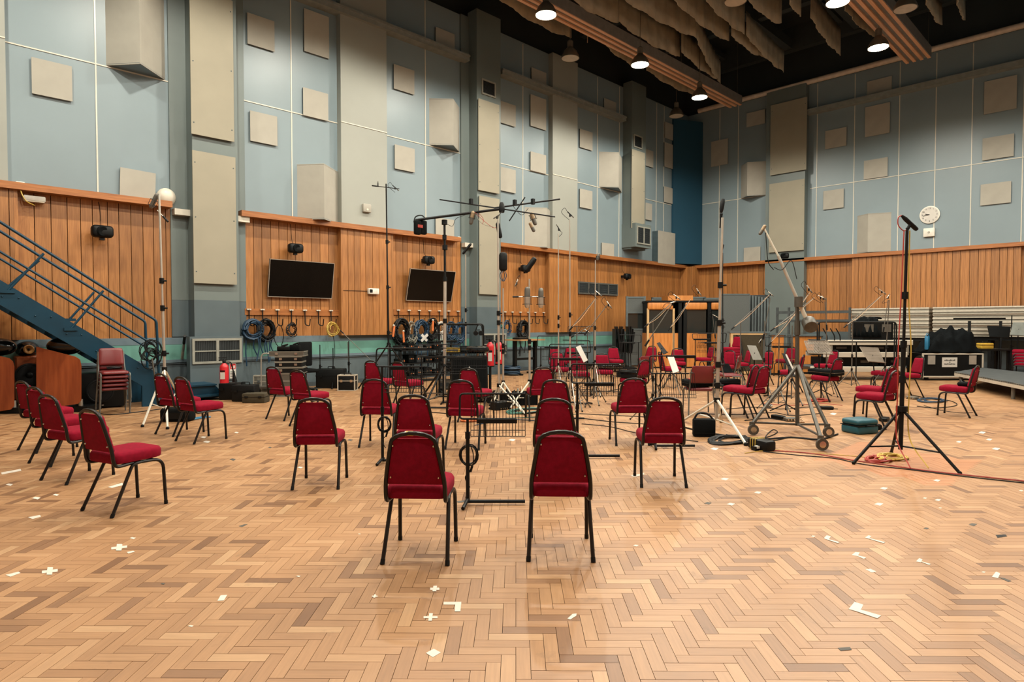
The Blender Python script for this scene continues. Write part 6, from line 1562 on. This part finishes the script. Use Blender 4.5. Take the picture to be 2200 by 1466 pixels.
for i, (px, k, w_, h_) in enumerate(((1790, 0, .45, .24), (1850, 0, .40, .22), (1915, 0, .42, .24), (1800, 1, .5, .20), (1880, 1, .45, .19), (1935, 1, .25, .20))):  # black boxes added to stand for the shade between the decks
    zb_ = at(1800, (788, 757)[k], LD).z+.003; c = at(px, 731, LD+.45)
    o = thing('dark_fill_box', ('left', 'middle', 'right', 'left', 'middle', 'right')[i]+' black filler box added as darkness on the '+('lowest', 'middle')[k]+' platform deck', 'crate', (c.x, c.y, zb_), YR, 'boxes added as dark fill between the platform decks')
    MB().rbox(-w_, -.2, 0, w_, .4, h_, .012, 1).obj('box', 'black', o); MB().box(-w_*.3, -.206, h_*.4, w_*.3, -.198, h_*.7).obj('handle', 'grey_metal', o)
zt = at(1870, 731, LD).z
def onpile(px, w_, d_, h_, name, label, cat, mt, yoff=.4):
    c = at(px, 731, LD+yoff); r = thing(name, label, cat, (c.x, c.y, zt+.002), YR); return r
r = onpile(1872, .43, .4, .5, 'flight_case', 'black flight case with a coat thrown over it on the platform decks', 'case', 'black', .5)
MB().rbox(-.42, -.3, 0, .42, .3, .50, .02, 1).obj('shell', 'black', r)
for x0, x1 in ((-.38, -.12), (.12, .38)): MB().box(x0, -.312, .22, x1, -.30, .44).obj('front_window', 'grey_metal', r)
for x in (-.42, .42): MB().box(x-.015, -.315, 0, x+.015, -.285, .5).obj('corner_edge', 'black', r)
r = onpile(1862, 0, 0, 0, 'coat', 'black coat draped over the flight case on the decks', 'coat', 'cloth_black', .45); r.location.z += .50
def cloth(w0, d0, h, seed, name, parent, material, n=16, drop=.3, rough=0.):
    rn = random.Random(seed); vs = []; fs = []
    for i in range(n+1):
        for j in range(n+1):
            u, v = i/n*2-1, j/n*2-1; rr = max(abs(u), abs(v)); e = max(0, rr-.62)/.38
            z = h*(1-.5*rr*rr)+.05*math.sin(u*7+seed)*math.cos(v*6+seed*2)+.03*math.sin(u*15+v*11)+rough*(.14*math.sin(u*4.3+1.2+v*1.5)+.07*math.sin(u*9+v*5)+.05*math.sin(u*17-v*7)-.10*u)
            vs.append((u*w0*(1-.10*e)+.02*math.sin(v*9), v*d0*(1-.12*e)+.02*math.sin(u*11), max(-drop*e, z*(1-e)-drop*e) if drop else max(.003, z*(1-e))))
    for i in range(n):
        for j in range(n): q = i*(n+1)+j; fs.append((q, q+n+1, q+n+2, q+1))
    o = MB().add(vs, fs).obj(name, material, parent, 70); m = o.modifiers.new('t', 'SOLIDIFY'); m.thickness = .012; m.offset = 1
    return o
cloth(.30, .32, .10, 2, 'fabric', r, 'cloth_black', drop=.42); MB().tube(wire([(.0, 0, .10), (.2, -.1, .14), (.38, -.05, .10), (.2, .1, .12)], 5), .02, 6).obj('belt', 'black', r)
# black tube trolley before the pile
r = root_at('tube_cart', 'black tube cart with curved ends in front of the platform decks', 'trolley', on_z(1840, 848)); dq = 16.6
def qc(x, y, dd=0): return at(x, y, dq+dd)
part(MB().tube(bend([qc(1756, 735), qc(1756, 692), qc(1926, 692), qc(1926, 800)], .12, 5), .020, 8), 'frame', 'black', r)
for x in (1760, 1840, 1922): part(MB().cyl(Vector((qc(x, 735).x, qc(x, 735).y, .05)), qc(x, 693 if x != 1840 else 735), .016, 7), 'upright', 'black', r)
part(MB().cyl(qc(1756, 735), qc(1924, 735), .016, 7), 'cross_rail', 'black', r)
for i, x in enumerate((1768, 1784, 1796)): part(MB().tube(bend([qc(x, 706), qc(x+9, 722), qc(x+9, 732)], .05, 3), .014, 6), 'hook_arm', 'black', r)
# big flight case, cloth heap, yellow box
f0, f1 = on_z(1980, 817), on_z(2112, 819); dfc = (depth_of(f0)+depth_of(f1))/2
a, b = at(1982, 818, dfc), at(2110, 818, dfc); wd = (b-a).length; c = (a+b)/2; hh = at(2000, 760, dfc).z
r = thing('flight_case', 'big black flight case with metal edges and a white label', 'case', (c.x, c.y, 0), YR)
MB().box(-wd/2, 0, .12, wd/2, .7, hh).obj('shell', 'black', r)
for z in (.12, hh): MB().box(-wd/2-.01, -.012, z-.03, wd/2+.01, .02, z+.01).obj('edge_strip', 'aluminium', r); MB().box(wd/2-.02, 0, z-.03, wd/2+.012, .7, z+.01).obj('edge_strip', 'aluminium', r)
for x in (-wd/2, wd/2): MB().box(x-.02, -.014, .12, x+.02, .02, hh).obj('corner_edge', 'aluminium', r)
MB().box(.0, .1, hh, wd/2, .6, hh+.02).obj('lid_strip', 'aluminium', r)
for x in (-wd*.36, wd*.33): MB().box(x-.10, -.02, hh-.30, x+.10, -.005, hh-.05).obj('latch', 'silver', r)
MB().box(-.30, -.012, hh*.50, .12, -.004, hh*.86).obj('label_card', 'paper', r)
for k in range(2):
    for j in range(8): MB().box(-.235+.038*j, -.016, hh*(.755-.14*k)-.018, -.235+.038*j+.026, -.010, hh*(.755-.14*k)+.012+.006*((j*5+k) % 3)).obj('label_lettering', 'grey_frame', r, 0)
MB().box(-.105, -.016, hh*.685-.012, -.075, -.010, hh*.685+.012).obj('label_lettering', 'grey_frame', r, 0)
for x in (-wd*.4, wd*.4):
    for y in (.1, .6): MB().cyl((x-.03, y, .06), (x+.03, y, .06), .06, 12).obj('castor', 'black', r)
q = at(2040, 757, dfc+.35); o = thing('cloth_heap', 'heap of black cloth on the big flight case', 'cloth', (q.x-RT.x*.05, q.y-RT.y*.05, hh+.01), YR)
cloth(.86, .42, .50, 5, 'fabric', o, 'cloth_black', 30, 0, 1.)
q = at(1992, 735, dfc+.1); o = root_at('blue_bag', 'bright blue bag poking out of the black cloth heap', 'bag', q); part(MB().rbox(-.09, -.05, -.22, .09, .05, .16, .03, 2, Matrix.Translation(q)), 'body', 'cyan_plastic', o); part(MB().tube(wire([q+RT*-.05+Vector((0, 0, .15)), q+Vector((0, 0, .24)), q+RT*.05+Vector((0, 0, .15))], 4), .01, 5), 'handle', 'cyan_plastic', o)
q = at(2116, 742, dfc+.5); o = thing('yellow_box', 'small yellow plastic box right of the black cloth heap', 'box', (q.x, q.y, q.z-.10), YR); MB().rbox(-.17, -.12, 0, .17, .12, .16, .02, 2).obj('body', 'yellow_plastic', o); MB().box(-.175, -.125, .10, .175, .125, .115).obj('seam', 'black', o)
MB().tube(bend([(-.08, 0, .16), (-.08, 0, .2), (.08, 0, .2), (.08, 0, .16)], .02, 3), .01, 6).obj('handle', 'black', o)
zb = q.z-.10; o = thing('equipment_shelf', 'dark table carrying the yellow box beside the flight case', 'table', (q.x, q.y, 0), YR); MB().box(-.35, -.3, zb-.05, .55, .3, zb-.002).obj('top', 'black', o)
for x in (-.3, .5): MB().box(x-.03, -.25, 0, x+.03, -.19, zb-.05).obj('leg', 'black', o); MB().box(x-.03, .19, 0, x+.03, .25, zb-.05).obj('leg', 'black', o)
# dark table and frame at right
dd_ = 19.0; o = root_at('frame_table', 'tall black table frame at right in front of the metal decks', 'table', Vector((at(2115, 696, dd_).x, at(2115, 696, dd_).y, 0)))
a, b = at(2078, 685, dd_), at(2158, 685, dd_); part(MB().box(-(b-a).length/2, -.05, -.03, (b-a).length/2, .6, .03, Matrix.Translation((a+b)/2) @ Matrix.Rotation(YR, 4, 'Z')), 'top', 'black', o)
for x in (2083, 2150): q = at(x, 690, dd_); part(MB().box(q.x-.035, q.y-.035, 0, q.x+.035, q.y+.035, q.z), 'leg', 'black', o); part(MB().box(q.x-.05, q.y-.35, 0, q.x+.05, q.y+.35, .05), 'foot', 'black', o)
mic_stand('black stand pole with a round head beside the right music desks', (2171, 812), (2171, 678), 'black', .014, 'round')
# low stage platform at the right edge
a = [on_z(2050, 799, .36), on_z(2235, 834, .36), on_z(2330, 814, .36), on_z(2112, 790, .36)]
o = root_at('low_platform', 'low grey stage platform on short legs at the right edge', 'stage platform', (a[0].x, a[0].y, 0))
part(MB().prism(a, (0, 0, -.03)), 'deck_top', 'deck_grey', o, 0)
for i in range(4): part(MB().prism([a[i], a[(i+1) % 4], a[(i+1) % 4]-Vector((0, 0, .10)), a[i]-Vector((0, 0, .10))], ((a[(i+2) % 4]-a[(i+1) % 4]).normalized())*.04), 'edge_beam', 'aluminium', o, 0)
for p in (a[0].lerp(a[2], .06), a[0].lerp(a[1], .72)+(a[2]-a[1])*.05, a[3].lerp(a[1], .1), a[2].lerp(a[0], .08)): part(MB().cyl((p.x, p.y, 0), (p.x, p.y, .30), .035, 10), 'leg', 'grey_metal', o)

# ================================================================== THINGS ON CHAIRS
def on_chair(lb, dx=0., dy=.02, dz=.52): 
    o = CH[lb]; rz = o.rotation_euler.z; return Vector((o.location.x+math.cos(rz)*dx-math.sin(rz)*dy, o.location.y+math.sin(rz)*dx+math.cos(rz)*dy, o.location.z+dz)), rz
def violin_case(lb, label, rz_add=0., L=.80, red=False, mt='black_gloss', w_=.14, dz=.525, dx=0., dy=.02):
    p, rz = on_chair(lb, dx, dy, dz); r = thing('instrument_case', label, 'instrument case', p, rz+R(rz_add), 'instrument cases on the chairs')
    n = 14; vs = []
    ol = []
    for i in range(n+1):
        t = i/n; x = -L/2+L*t; ww = w_*(.55+.45*math.sin(math.pi*min(1, t*1.15+.02))**.6) if t < .9 else w_*.8*(1-(t-.9)*4); ww = w_*(.42+.58*(1/(1+math.exp((t-.55)*9)))); ol.append((x, ww))
    poly = [Vector((x, y)) for x, y in ol]+[Vector((x, -y)) for x, y in reversed(ol)]
    cushion(poly, [(.02, 0), (0, .02), (0, .055)], lambda x, y, h: (x, y, h)).obj('lower_shell', mt, r, 50)
    cushion(poly, [(0, .06), (0, .09), (.015, .115), (.05, .125)], lambda x, y, h: (x, y, h)).obj('lid', mt, r, 50)
    if red: MB().prism([(-L*.44, -w_*.35, .124), (-L*.05, -w_*.30, .126), (-L*.05, w_*.30, .126), (-L*.44, w_*.35, .124)], (0, 0, .008)).obj('red_cover', 'extinguisher_red', r, 0)
    MB().tube([(p_.x*1.005, p_.y*1.01, .0575) for p_ in poly], .006, 5, closed=True).obj('seam', 'chrome' if not red else 'black', r)
    MB().tube(wire([(-.08, -w_*.95, .06), (-.05, -w_*1.25, .06), (.05, -w_*1.25, .06), (.08, -w_*.9, .06)], 4), .010, 6).obj('handle', 'black', r)
    return r
violin_case('red chair facing us with a long black case across its seat', 'long black violin case lying across a chair', 0, .82)
r = violin_case('old vinyl chair seen from behind with the red violin case', 'black violin case with a red lid lying across two chairs', 12, 1.0, True, 'black_matte', .16, .485, .25, .05)
violin_case('red chair with a flat black instrument case on it', 'flat black instrument case on the chair by the wheeled boom stand', 95, .62, False, 'black_matte', .20)
p, rz = on_chair('red chair facing left with a ribbed black case on it'); r = thing('ribbed_case', 'ribbed black case lying on the chair facing left', 'instrument case', p, rz)
for k in range(7): MB().rbox(-.20+.055*k, -.26, 0, -.20+.055*k+.053, .26, .13+.02*math.sin(k*1.2), .02, 2).obj('rib', 'black_gloss', r)
MB().box(-.21, -.24, 0, .20, .24, .06).obj('tray', 'black', r)
p, rz = on_chair('rightmost red chair with a black pouch on its seat', .02, -.10); r = thing('pouch', 'black pouch on the rightmost red chair', 'pouch', p, rz); MB().rbox(-.12, -.08, 0, .12, .08, .07, .03, 3).obj('body', 'black_matte', r); MB().tube(wire([(-.1, 0, .05), (0, .05, .10), (.1, 0, .05)], 5), .012, 6).obj('strap', 'black', r)
p, rz = on_chair('front left red chair with yellow tape on its backrest hoop', -.02, TOPY, TOPZ-.002); r = thing('hoop_tape', 'yellow tape wrapped round the hoop of the front left chair', 'tape', p, rz)
MB().tube([(-.022, 0, 0), (.022, 0, 0)], .0165, 10).obj('wrap', 'yellow_plastic', r); MB().tube([(-.03, 0, -.001), (-.022, 0, 0)], .0162, 10).obj('torn_end', 'paper', r)
p, rz = on_chair('red chair with blue tape on its hoop, left of the nearest wire stand', 0, TOPY, TOPZ-.002); r = thing('hoop_tape', 'blue tape wrapped round the hoop of a chair by the wire stand', 'tape', p, rz); MB().tube([(-.022, 0, 0), (.022, 0, 0)], .0165, 10).obj('wrap', 'cyan_plastic', r); MB().tube([(-.03, 0, -.001), (-.022, 0, 0)], .0162, 10).obj('torn_end', 'blue_cable', r)
p, rz = on_chair('old vinyl chair in profile facing left', 0, 0, .48); r = thing('hat', 'black pointed hat on the vinyl chair in profile', 'hat', p, rz); MB().lathe((0, 0, 0), (0, 0, 1), [(.16, 0), (.15, .02), (.10, .06), (.07, .14), (.03, .19)], 16).obj('crown', 'cloth_black', r); MB().lathe((0, 0, 0), (0, 0, 1), [(.18, 0), (.18, .012), (.12, .015)], 16).obj('brim', 'cloth_black', r)

# ================================================================== FLOOR CLUTTER
def floor_box(px, py, sx, sy, sz, name, label, cat, mt, rz=0., bev=.02):
    f = on_z(px, py); r = thing(name, label, cat, (f.x, f.y, 0), YR+R(rz)); MB().rbox(-sx, -sy, 0, sx, sy, sz, bev, 2).obj('body', mt, r); return r
r = floor_box(1512, 938, .15, .07, .25, 'sandbag', 'black sandbag with a carrying strap by the tall silver tripod', 'sandbag', 'black_matte', -6, .025)
MB().tube(wire([(-.14, 0, .23), (-.08, 0, .32), (.04, 0, .32), (.14, 0, .23)], 5), .014, 6).obj('strap', 'black', r); MB().box(-.13, -.075, .05, .13, -.070, .06).obj('seam', 'black', r)
r = floor_box(1636, 966, .085, .16, .13, 'power_supply', 'black wedge-shaped box wrapped in yellow cord on the floor', 'equipment box', 'black', 24, .03)
for k in range(3): MB().tube([(-.087, .02+.04*k, .002), (-.087, .02+.04*k, .132), (.087, .04+.04*k, .132), (.087, .04+.04*k, .002)], .006, 5).obj('cord_turn', 'yellow_cable', r)
MB().box(-.15, -.05, 0, -.09, .02, .05).obj('plug', 'black', r); MB().box(-.13, -.06, .03, -.09, -.01, .06).obj('plug_label', 'paper', r)
f = on_z(1848, 930); r = thing('violin_case', 'dark teal instrument case on the floor under the overlapping chairs', 'instrument case', (f.x, f.y, 0), YR+R(18))
MB().rbox(-.19, -.15, 0, .19, .17, .12, .03, 3).obj('lower_shell', 'teal_case', r); MB().rbox(-.19, -.15, .12, .19, .17, .21, .04, 3).obj('lid', 'teal_case', r); MB().box(-.194, -.154, .115, .194, .174, .125).obj('seam', 'black', r); MB().rbox(.20, -.10, .03, .32, .10, .12, .03, 2).obj('pocket', 'black_matte', r)
MB().tube(wire([(-.06, -.15, .12), (-.05, -.20, .13), (.05, -.20, .13), (.06, -.15, .12)], 4), .010, 6).obj('handle', 'black', r)
for px, py, mt, lb, rr, n, el in ((1881, 990, 'red_cable', 'red cable coil at the foot of the black tripod', .16, 7, .55), (1912, 985, 'yellow_cable', 'yellow cable coil at the foot of the black tripod', .19, 6, .6), (1565, 948, 'black_cable', 'thick black cable loops beside the sandbag', .34, 5, .55), (2000, 862, 'blue_cable', 'dark blue cable loops under the chair by the flight case', .40, 4, .5), (1760, 862, 'red_cable', 'small red cable coil beyond the wheeled boom stand', .25, 5, .5), (1130, 885, 'green_cable', 'green and blue cable heap under the crossed silver legs', .38, 7, .6), (1010, 905, 'orange_plastic', 'orange cable coil beside the nearest wire stand desk', .16, 5, .6)):
    f = on_z(px, py); r = thing('cable_coil', lb, 'cable', (f.x, f.y, 0), YR, 'cable coils on the floor')
    coil((0, 0, .018), rr, n, (0, 0, 1), .010 if 'thick' not in lb else .017, 18, .03, len(lb), ell=el).obj('turns', mt, r)
    coil((.06, -.03, .02), rr*.8, 2, (0, 0, 1), .009, 18, .02, 3, ell=el*1.2).obj('loose_turn', 'black_cable' if mt in ('green_cable', 'black_cable') else mt, r)
def floor_cable(pts, mt, label, r=.006, name='floor_cable'):
    P = []; rn = random.Random(len(label))
    for x, y in pts: p = on_z(x, y); P.append(Vector((p.x, p.y, r+.001)))
    W = wire(P, 10); W = [Vector((w_.x, w_.y, r+.001)) for w_ in W]
    o = MB().tube(W, r, 5).obj(name, mt); tag(o, label, 'cable', 'cables lying on the floor'); return o
FC = [
 (((1625, 968), (1700, 972), (1760, 978), (1830, 990), (1900, 1000), (2000, 1014), (2100, 1025), (2215, 1037)), 'red_cable', 'long dark red cable running to the right picture edge', .007),
 (((1640, 972), (1720, 980), (1790, 986), (1860, 1000), (1950, 1010), (2060, 1024), (2215, 1041)), 'black_cable', 'long black cable running to the right picture edge', .006),
 (((1600, 975), (1660, 968), (1700, 972), (1780, 977), (1880, 985)), 'yellow_cable', 'yellow cable between the wrapped box and the black tripod', .005),
 (((1445, 912), (1490, 925), (1560, 938), (1640, 945), (1700, 942), (1760, 946), (1800, 935)), 'black_cable', 'wavy thick black cable under the wheeled boom stand', .012),
 (((1560, 935), (1610, 945), (1650, 940), (1670, 930), (1660, 925), (1645, 940), (1660, 948), (1700, 940)), 'black_cable', 'looped black cable in front of the wheeled stand', .007),
 (((1245, 890), (1300, 893), (1345, 895), (1400, 898), (1470, 905)), 'black_cable', 'straight black cable behind the third wire stand, nearest', .007),
 (((1250, 900), (1320, 908), (1380, 912), (1440, 918)), 'black_cable', 'second black cable crossing behind the third wire stand', .007),
 (((1250, 912), (1310, 918), (1360, 930), (1420, 940), (1500, 950)), 'black_cable', 'black cable curving under the chair at the third wire stand', .006),
 (((1040, 905), (1080, 900), (1140, 898), (1200, 893), (1240, 891)), 'green_cable', 'green cable running under the crossed silver legs', .007),
 (((1020, 915), (1060, 908), (1110, 903), (1160, 905), (1215, 898)), 'blue_cable', 'blue cable running under the crossed silver legs', .007),
 (((960, 890), (900, 885), (860, 882), (930, 878), (1010, 880)), 'black_cable', 'black cable loop left of the amplifier cabinet', .008),
 (((1560, 880), (1620, 876), (1680, 880), (1740, 876), (1800, 880)), 'black_cable', 'black cable across the floor among the back chairs', .007),
 (((1500, 890), (1580, 892), (1660, 888), (1700, 894), (1760, 890)), 'black_cable', 'black cable under the violin case chairs', .007),
 (((1640, 868), (1700, 872), (1760, 868), (1810, 872)), 'red_cable', 'red cable beyond the wheeled boom stand', .006),
 (((1600, 905), (1650, 900), (1690, 905), (1720, 898)), 'black_cable', 'short black cable at the foot of the grey boom post', .008),
 (((1960, 850), (2000, 858), (2040, 862), (2055, 872), (2010, 878), (1970, 874)), 'black_cable', 'wavy black cable under the chair before the flight case', .008),
 (((1985, 872), (2020, 882), (2060, 888), (2090, 888)), 'black_cable', 'thin black cable under the rightmost chair', .005),
 (((190, 886), (240, 892), (300, 886), (345, 880)), 'black_cable', 'black cable lying before the vinyl chair stack', .008),
 (((1220, 842), (1260, 838), (1300, 842), (1340, 836), (1390, 840)), 'black_cable', 'black cable under the long violin case chair', .008),
 (((1140, 822), (1190, 818), (1240, 822)), 'black_cable', 'black cable in front of the desk', .009)]
for pts, mt, lb, rr in FC: floor_cable(pts, mt, lb, rr)
# small floor boxes among the cables
for i, (px, py, mt, lb) in enumerate(((1700, 905, 'grey_metal', 'silver connector box at the grey boom post'), (1650, 876, 'grey_metal', 'silver connector box behind the violin case'), (1672, 900, 'black', 'black connector box between the two poles'), (1776, 880, 'black', 'black stand clamp left on the floor'), (1900, 905, 'black', 'black stand clamp under the overlapping chairs'), (1960, 858, 'grey_metal', 'grey connector strip near the flight case'), (1360, 855, 'black', 'black pedal under the wire stand with the sheet music'), (1075, 880, 'black', 'black weight under the crossed silver legs'))):
    f = on_z(px, py); s = 1.6 if 'weight' in lb else 1; r = thing('floor_box', lb, 'equipment box', (f.x, f.y, 0), YR+i); MB().rbox(-.11*s, -.06*s, 0, .11*s, .06*s, .06*s*s, .012, 1).obj('housing', mt, r)
    for k in range(4): MB().cyl((-.075+.05*k, -.07*s, .03), (-.075+.05*k, -.055*s, .03), .014, 7).obj('connector', 'chrome', r)
# wooden risers and rope pile under the stands
f = on_z(1100, 868); r = thing('cable_crate', 'low black crate spilling cable ends in the middle of the floor', 'crate', (f.x, f.y, 0), YR+.2)
for a in ((-.45, -.3, .45, -.27), (-.45, .27, .45, .3), (-.45, -.3, -.42, .3), (.42, -.3, .45, .3)): MB().box(a[0], a[1], 0, a[2], a[3], .22).obj('side', 'black_matte', r)
MB().box(-.44, -.29, 0, .44, .29, .02).obj('base', 'black', r)
for k in range(10): MB().tube(wire([(-.4+.08*k, -.2+.04*(k % 3), .06), (-.3+.07*k, .0, .24+.03*(k % 4)), (-.35+.08*k, .25, .08)], 5), .012, 5).obj('cable_end', ('black_cable', 'grey_cable', 'rope', 'black_cable', 'orange_plastic')[k % 5], r)
f = on_z(1720, 906); r = thing('rope_pile', 'pale bunched string lying under the wheeled boom stand', 'rope', (f.x, f.y, 0))
for k in range(3): coil((.05*k-.05, .04*k, .012+.01*k), .09, 6, (0, 0, 1), .006, 14, .03, k, ell=.7).obj('strand', 'rope', r)
# ================================================================== TAPE MARKS ON THE FLOOR
def tape(polys, label, mt='tape_white', grp='tape marks on the parquet'):
    P = [[on_z(x, y, .0006) for x, y in poly] for poly in polys]; c = P[0][0]
    if len(P) == 1:
        o = MB().prism(P[0], (0, 0, .0012)).obj('tape_mark', mt, None, 0); tag(o, label, 'tape mark', grp); return
    r = root_at('tape_mark', label, 'tape mark', c, grp)
    for i, p in enumerate(P): part(MB().prism([q+Vector((0, 0, .0013*i)) for q in p], (0, 0, .0012)), 'strip', mt, r, 0)
def cross(x, y, w_, h_, label, t=.26, sk=0.):
    tape([[(x-w_, y-h_*t+sk), (x+w_, y-h_*t-sk), (x+w_, y+h_*t-sk), (x-w_, y+h_*t+sk)], [(x-w_*t-1, y+h_), (x+w_*t-1, y+h_), (x+w_*t+1, y-h_), (x-w_*t+1, y-h_)]], label)
cross(925, 1327, 15, 8, 'white tape cross right of the square, near the bottom edge')
cross(934, 1266, 10, 6, 'small white tape cross in front of the chair with yellow tape', .4)
cross(805, 1282, 6, 3.5, 'tiny white tape cross left of the front chairs', .35)
tape([[(915, 1404), (932, 1395), (947, 1403), (930, 1413)]], 'white tape diamond near the bottom edge')
tape([[(953, 1294), (991, 1294), (991, 1300), (953, 1300)], [(978, 1299), (991, 1294), (989, 1315), (977, 1315)]], 'white tape corner above the cross, before the front left chair')
tape([[(1219, 1330), (1230, 1320), (1239, 1319), (1238, 1324), (1225, 1332)]], 'white tape strip in front of the front right chair')
tape([[(1823, 1310), (1836, 1294), (1855, 1300), (1850, 1310), (1838, 1314)], [(1823, 1309), (1838, 1308), (1893, 1324), (1885, 1330)]], 'largest white tape corner at lower right')
tape([[(1770, 1157), (1776, 1151), (1785, 1153), (1780, 1161)], [(1770, 1158), (1778, 1159), (1804, 1166), (1800, 1168)]], 'white tape corner, left of two in the right half')
tape([[(1858, 1156), (1866, 1151), (1872, 1153), (1866, 1158)], [(1858, 1156), (1866, 1157), (1902, 1166), (1898, 1168)]], 'white tape corner, right of two in the right half')
tape([[(1830, 1193), (1838, 1187), (1847, 1188), (1842, 1196)], [(1838, 1194), (1846, 1195), (1861, 1199), (1856, 1202)]], 'white tape corner below the two, in the right half')
tape([[(1968, 1207), (1975, 1200), (1982, 1203), (1978, 1209)], [(1976, 1207), (1982, 1208), (2000, 1213), (1996, 1215)]], 'white tape corner further right')
tape([[(1859, 1224), (1870, 1223), (1883, 1229), (1873, 1231)]], 'white tape rectangle among the corners at right')
tape([[(2131, 1240), (2140, 1229), (2149, 1233), (2144, 1243)]], 'white tape scrap at the right edge beside a dark strip')
tape([[(2146, 1241), (2158, 1243), (2173, 1249), (2166, 1251)]], 'dark tape strip at the right edge', 'tape_dark')
tape([[(1800, 1393), (1826, 1391), (1830, 1397), (1806, 1399)]], 'dark tape patch at lower right', 'tape_dark')
tape([[(2139, 1150), (2160, 1149), (2164, 1153), (2143, 1156)]], 'black tape patch at the right edge', 'black')
tape([[(467, 1292), (474, 1280), (488, 1279), (481, 1291)]], 'white tape rectangle left of centre near the bottom')
cross(256, 1177, 17, 7, 'white tape cross below the nearest chair at far left', .35, 2)
cross(107, 1228, 17, 8, 'white tape cross at lower left', .35, 2)
tape([[(12, 1236), (40, 1229), (44, 1232), (22, 1240)]], 'dirty white tape strip at the left edge')
tape([[(272, 1187), (286, 1184), (290, 1186), (276, 1190)]], 'small white tape hook beside the left cross')
tape([[(60, 1112), (86, 1107), (88, 1111), (70, 1116)]], 'worn white tape outline left of the nearest chair')
tape([[(232, 1047), (262, 1038), (268, 1042), (240, 1049)]], 'worn tape frame under the nearest chair at far left')
tape([[(2, 1016), (44, 1008), (46, 1012), (4, 1020)]], 'long worn tape strip at the left edge')
tape([[(513, 1131), (525, 1127), (532, 1127), (520, 1133)]], 'small dark and white tape scrap left of the front chairs', 'tape_dark')
tape([[(1355, 1022), (1375, 1019), (1384, 1016), (1384, 1020), (1362, 1026)]], 'white tape under the chair right of the front pair')
tape([[(980, 1078), (1000, 1075), (1002, 1078), (986, 1081)]], 'dark tape scrap beside the nearest wire stand', 'tape_dark')
small = [(78, 1071, 9), (120, 1064, 7), (20, 1042, 8), (285, 1157, 7), (410, 1346, 6), (641, 1239, 5), (772, 1148, 3), (1366, 1173, 6), (1570, 1084, 9), (1557, 1030, 9), (1628, 1059, 8), (1899, 1050, 9), (1888, 1084, 10), (1987, 1071, 5), (2015, 1075, 7), (2020, 1092, 4), (2194, 1055, 5), (2013, 1033, 8), (1747, 1153, 5), (2113, 1230, 5), (437, 940, 7), (444, 950, 8), (508, 930, 5), (730, 945, 8), (645, 1005, 6), (1100, 946, 8), (2110, 930, 8), (2125, 945, 7), (2140, 965, 9), (2060, 950, 6), (1790, 890, 8), (700, 917, 6), (1535, 965, 9)]
HINT = ['under the second nearest chair at far left', 'behind the second nearest chair at far left', 'at the left edge level with the far left chairs', 'just above the left tape cross', 'alone at the bottom left of centre', 'halfway between the front chairs and the left side', 'left of the front left chair leg', 'right of the front right chair', 'left of the row of three scraps at right of centre', 'cross-shaped one right of the front pair', 'right of the front pair, further back', 'beneath the black tripod, on the pinkish patch side', 'below the pinkish patch', 'left of a dark scrap at right', 'just left of the right tape corners, far back', 'below the scrap beside the dark one', 'at the right picture edge below the long cable', 'on the pinkish floor patch under the tripod leg', 'left of the two tape corners at right', 'left of the torn tape at the right edge', 'in front of the pair of chairs by the silver stand', 'below the pair of chairs by the silver stand', 'right of the pair of chairs by the silver stand', 'behind the chair left of the front pair', 'left of the chair left of the front pair', 'between the two front rows of chairs, in the middle', 'at right beyond the rightmost chair', 'at right beyond the rightmost chair, lower', 'at far right, level with the black tripod hub', 'between the tripod and the rightmost chair', 'behind the wheeled boom stand', 'beside the chair left of the wire stand', 'left of the wrapped black box']
for i, (x, y, w_) in enumerate(small):
    h_ = w_*.32
    tape([[(x-w_, y), (x-w_*.2, y-h_), (x+w_, y-h_*.4), (x+w_*.3, y+h_)]], 'small white tape scrap '+HINT[i], grp='small tape scraps on the parquet')
for i, (x, y, w_) in enumerate(((1521, 1082, 8), (1990, 1136, 6), (2090, 1128, 9), (350, 1255, 5), (500, 988, 7), (752, 946, 6), (580, 962, 4))):
    h_ = w_*.35; tape([[(x-w_, y), (x-w_*.2, y-h_), (x+w_, y-h_*.4), (x+w_*.3, y+h_)]], 'small dark tape scrap '+('left of the white rectangle at right of centre', 'at right above the tape corners', 'at the right edge above the black patch', 'left of centre below the far left chairs', 'in front of the pair by the silver stand', 'behind the chair left of the front pair', 'left of the lone chair near the aluminium cases')[i], 'tape_dark', 'small dark tape scraps')
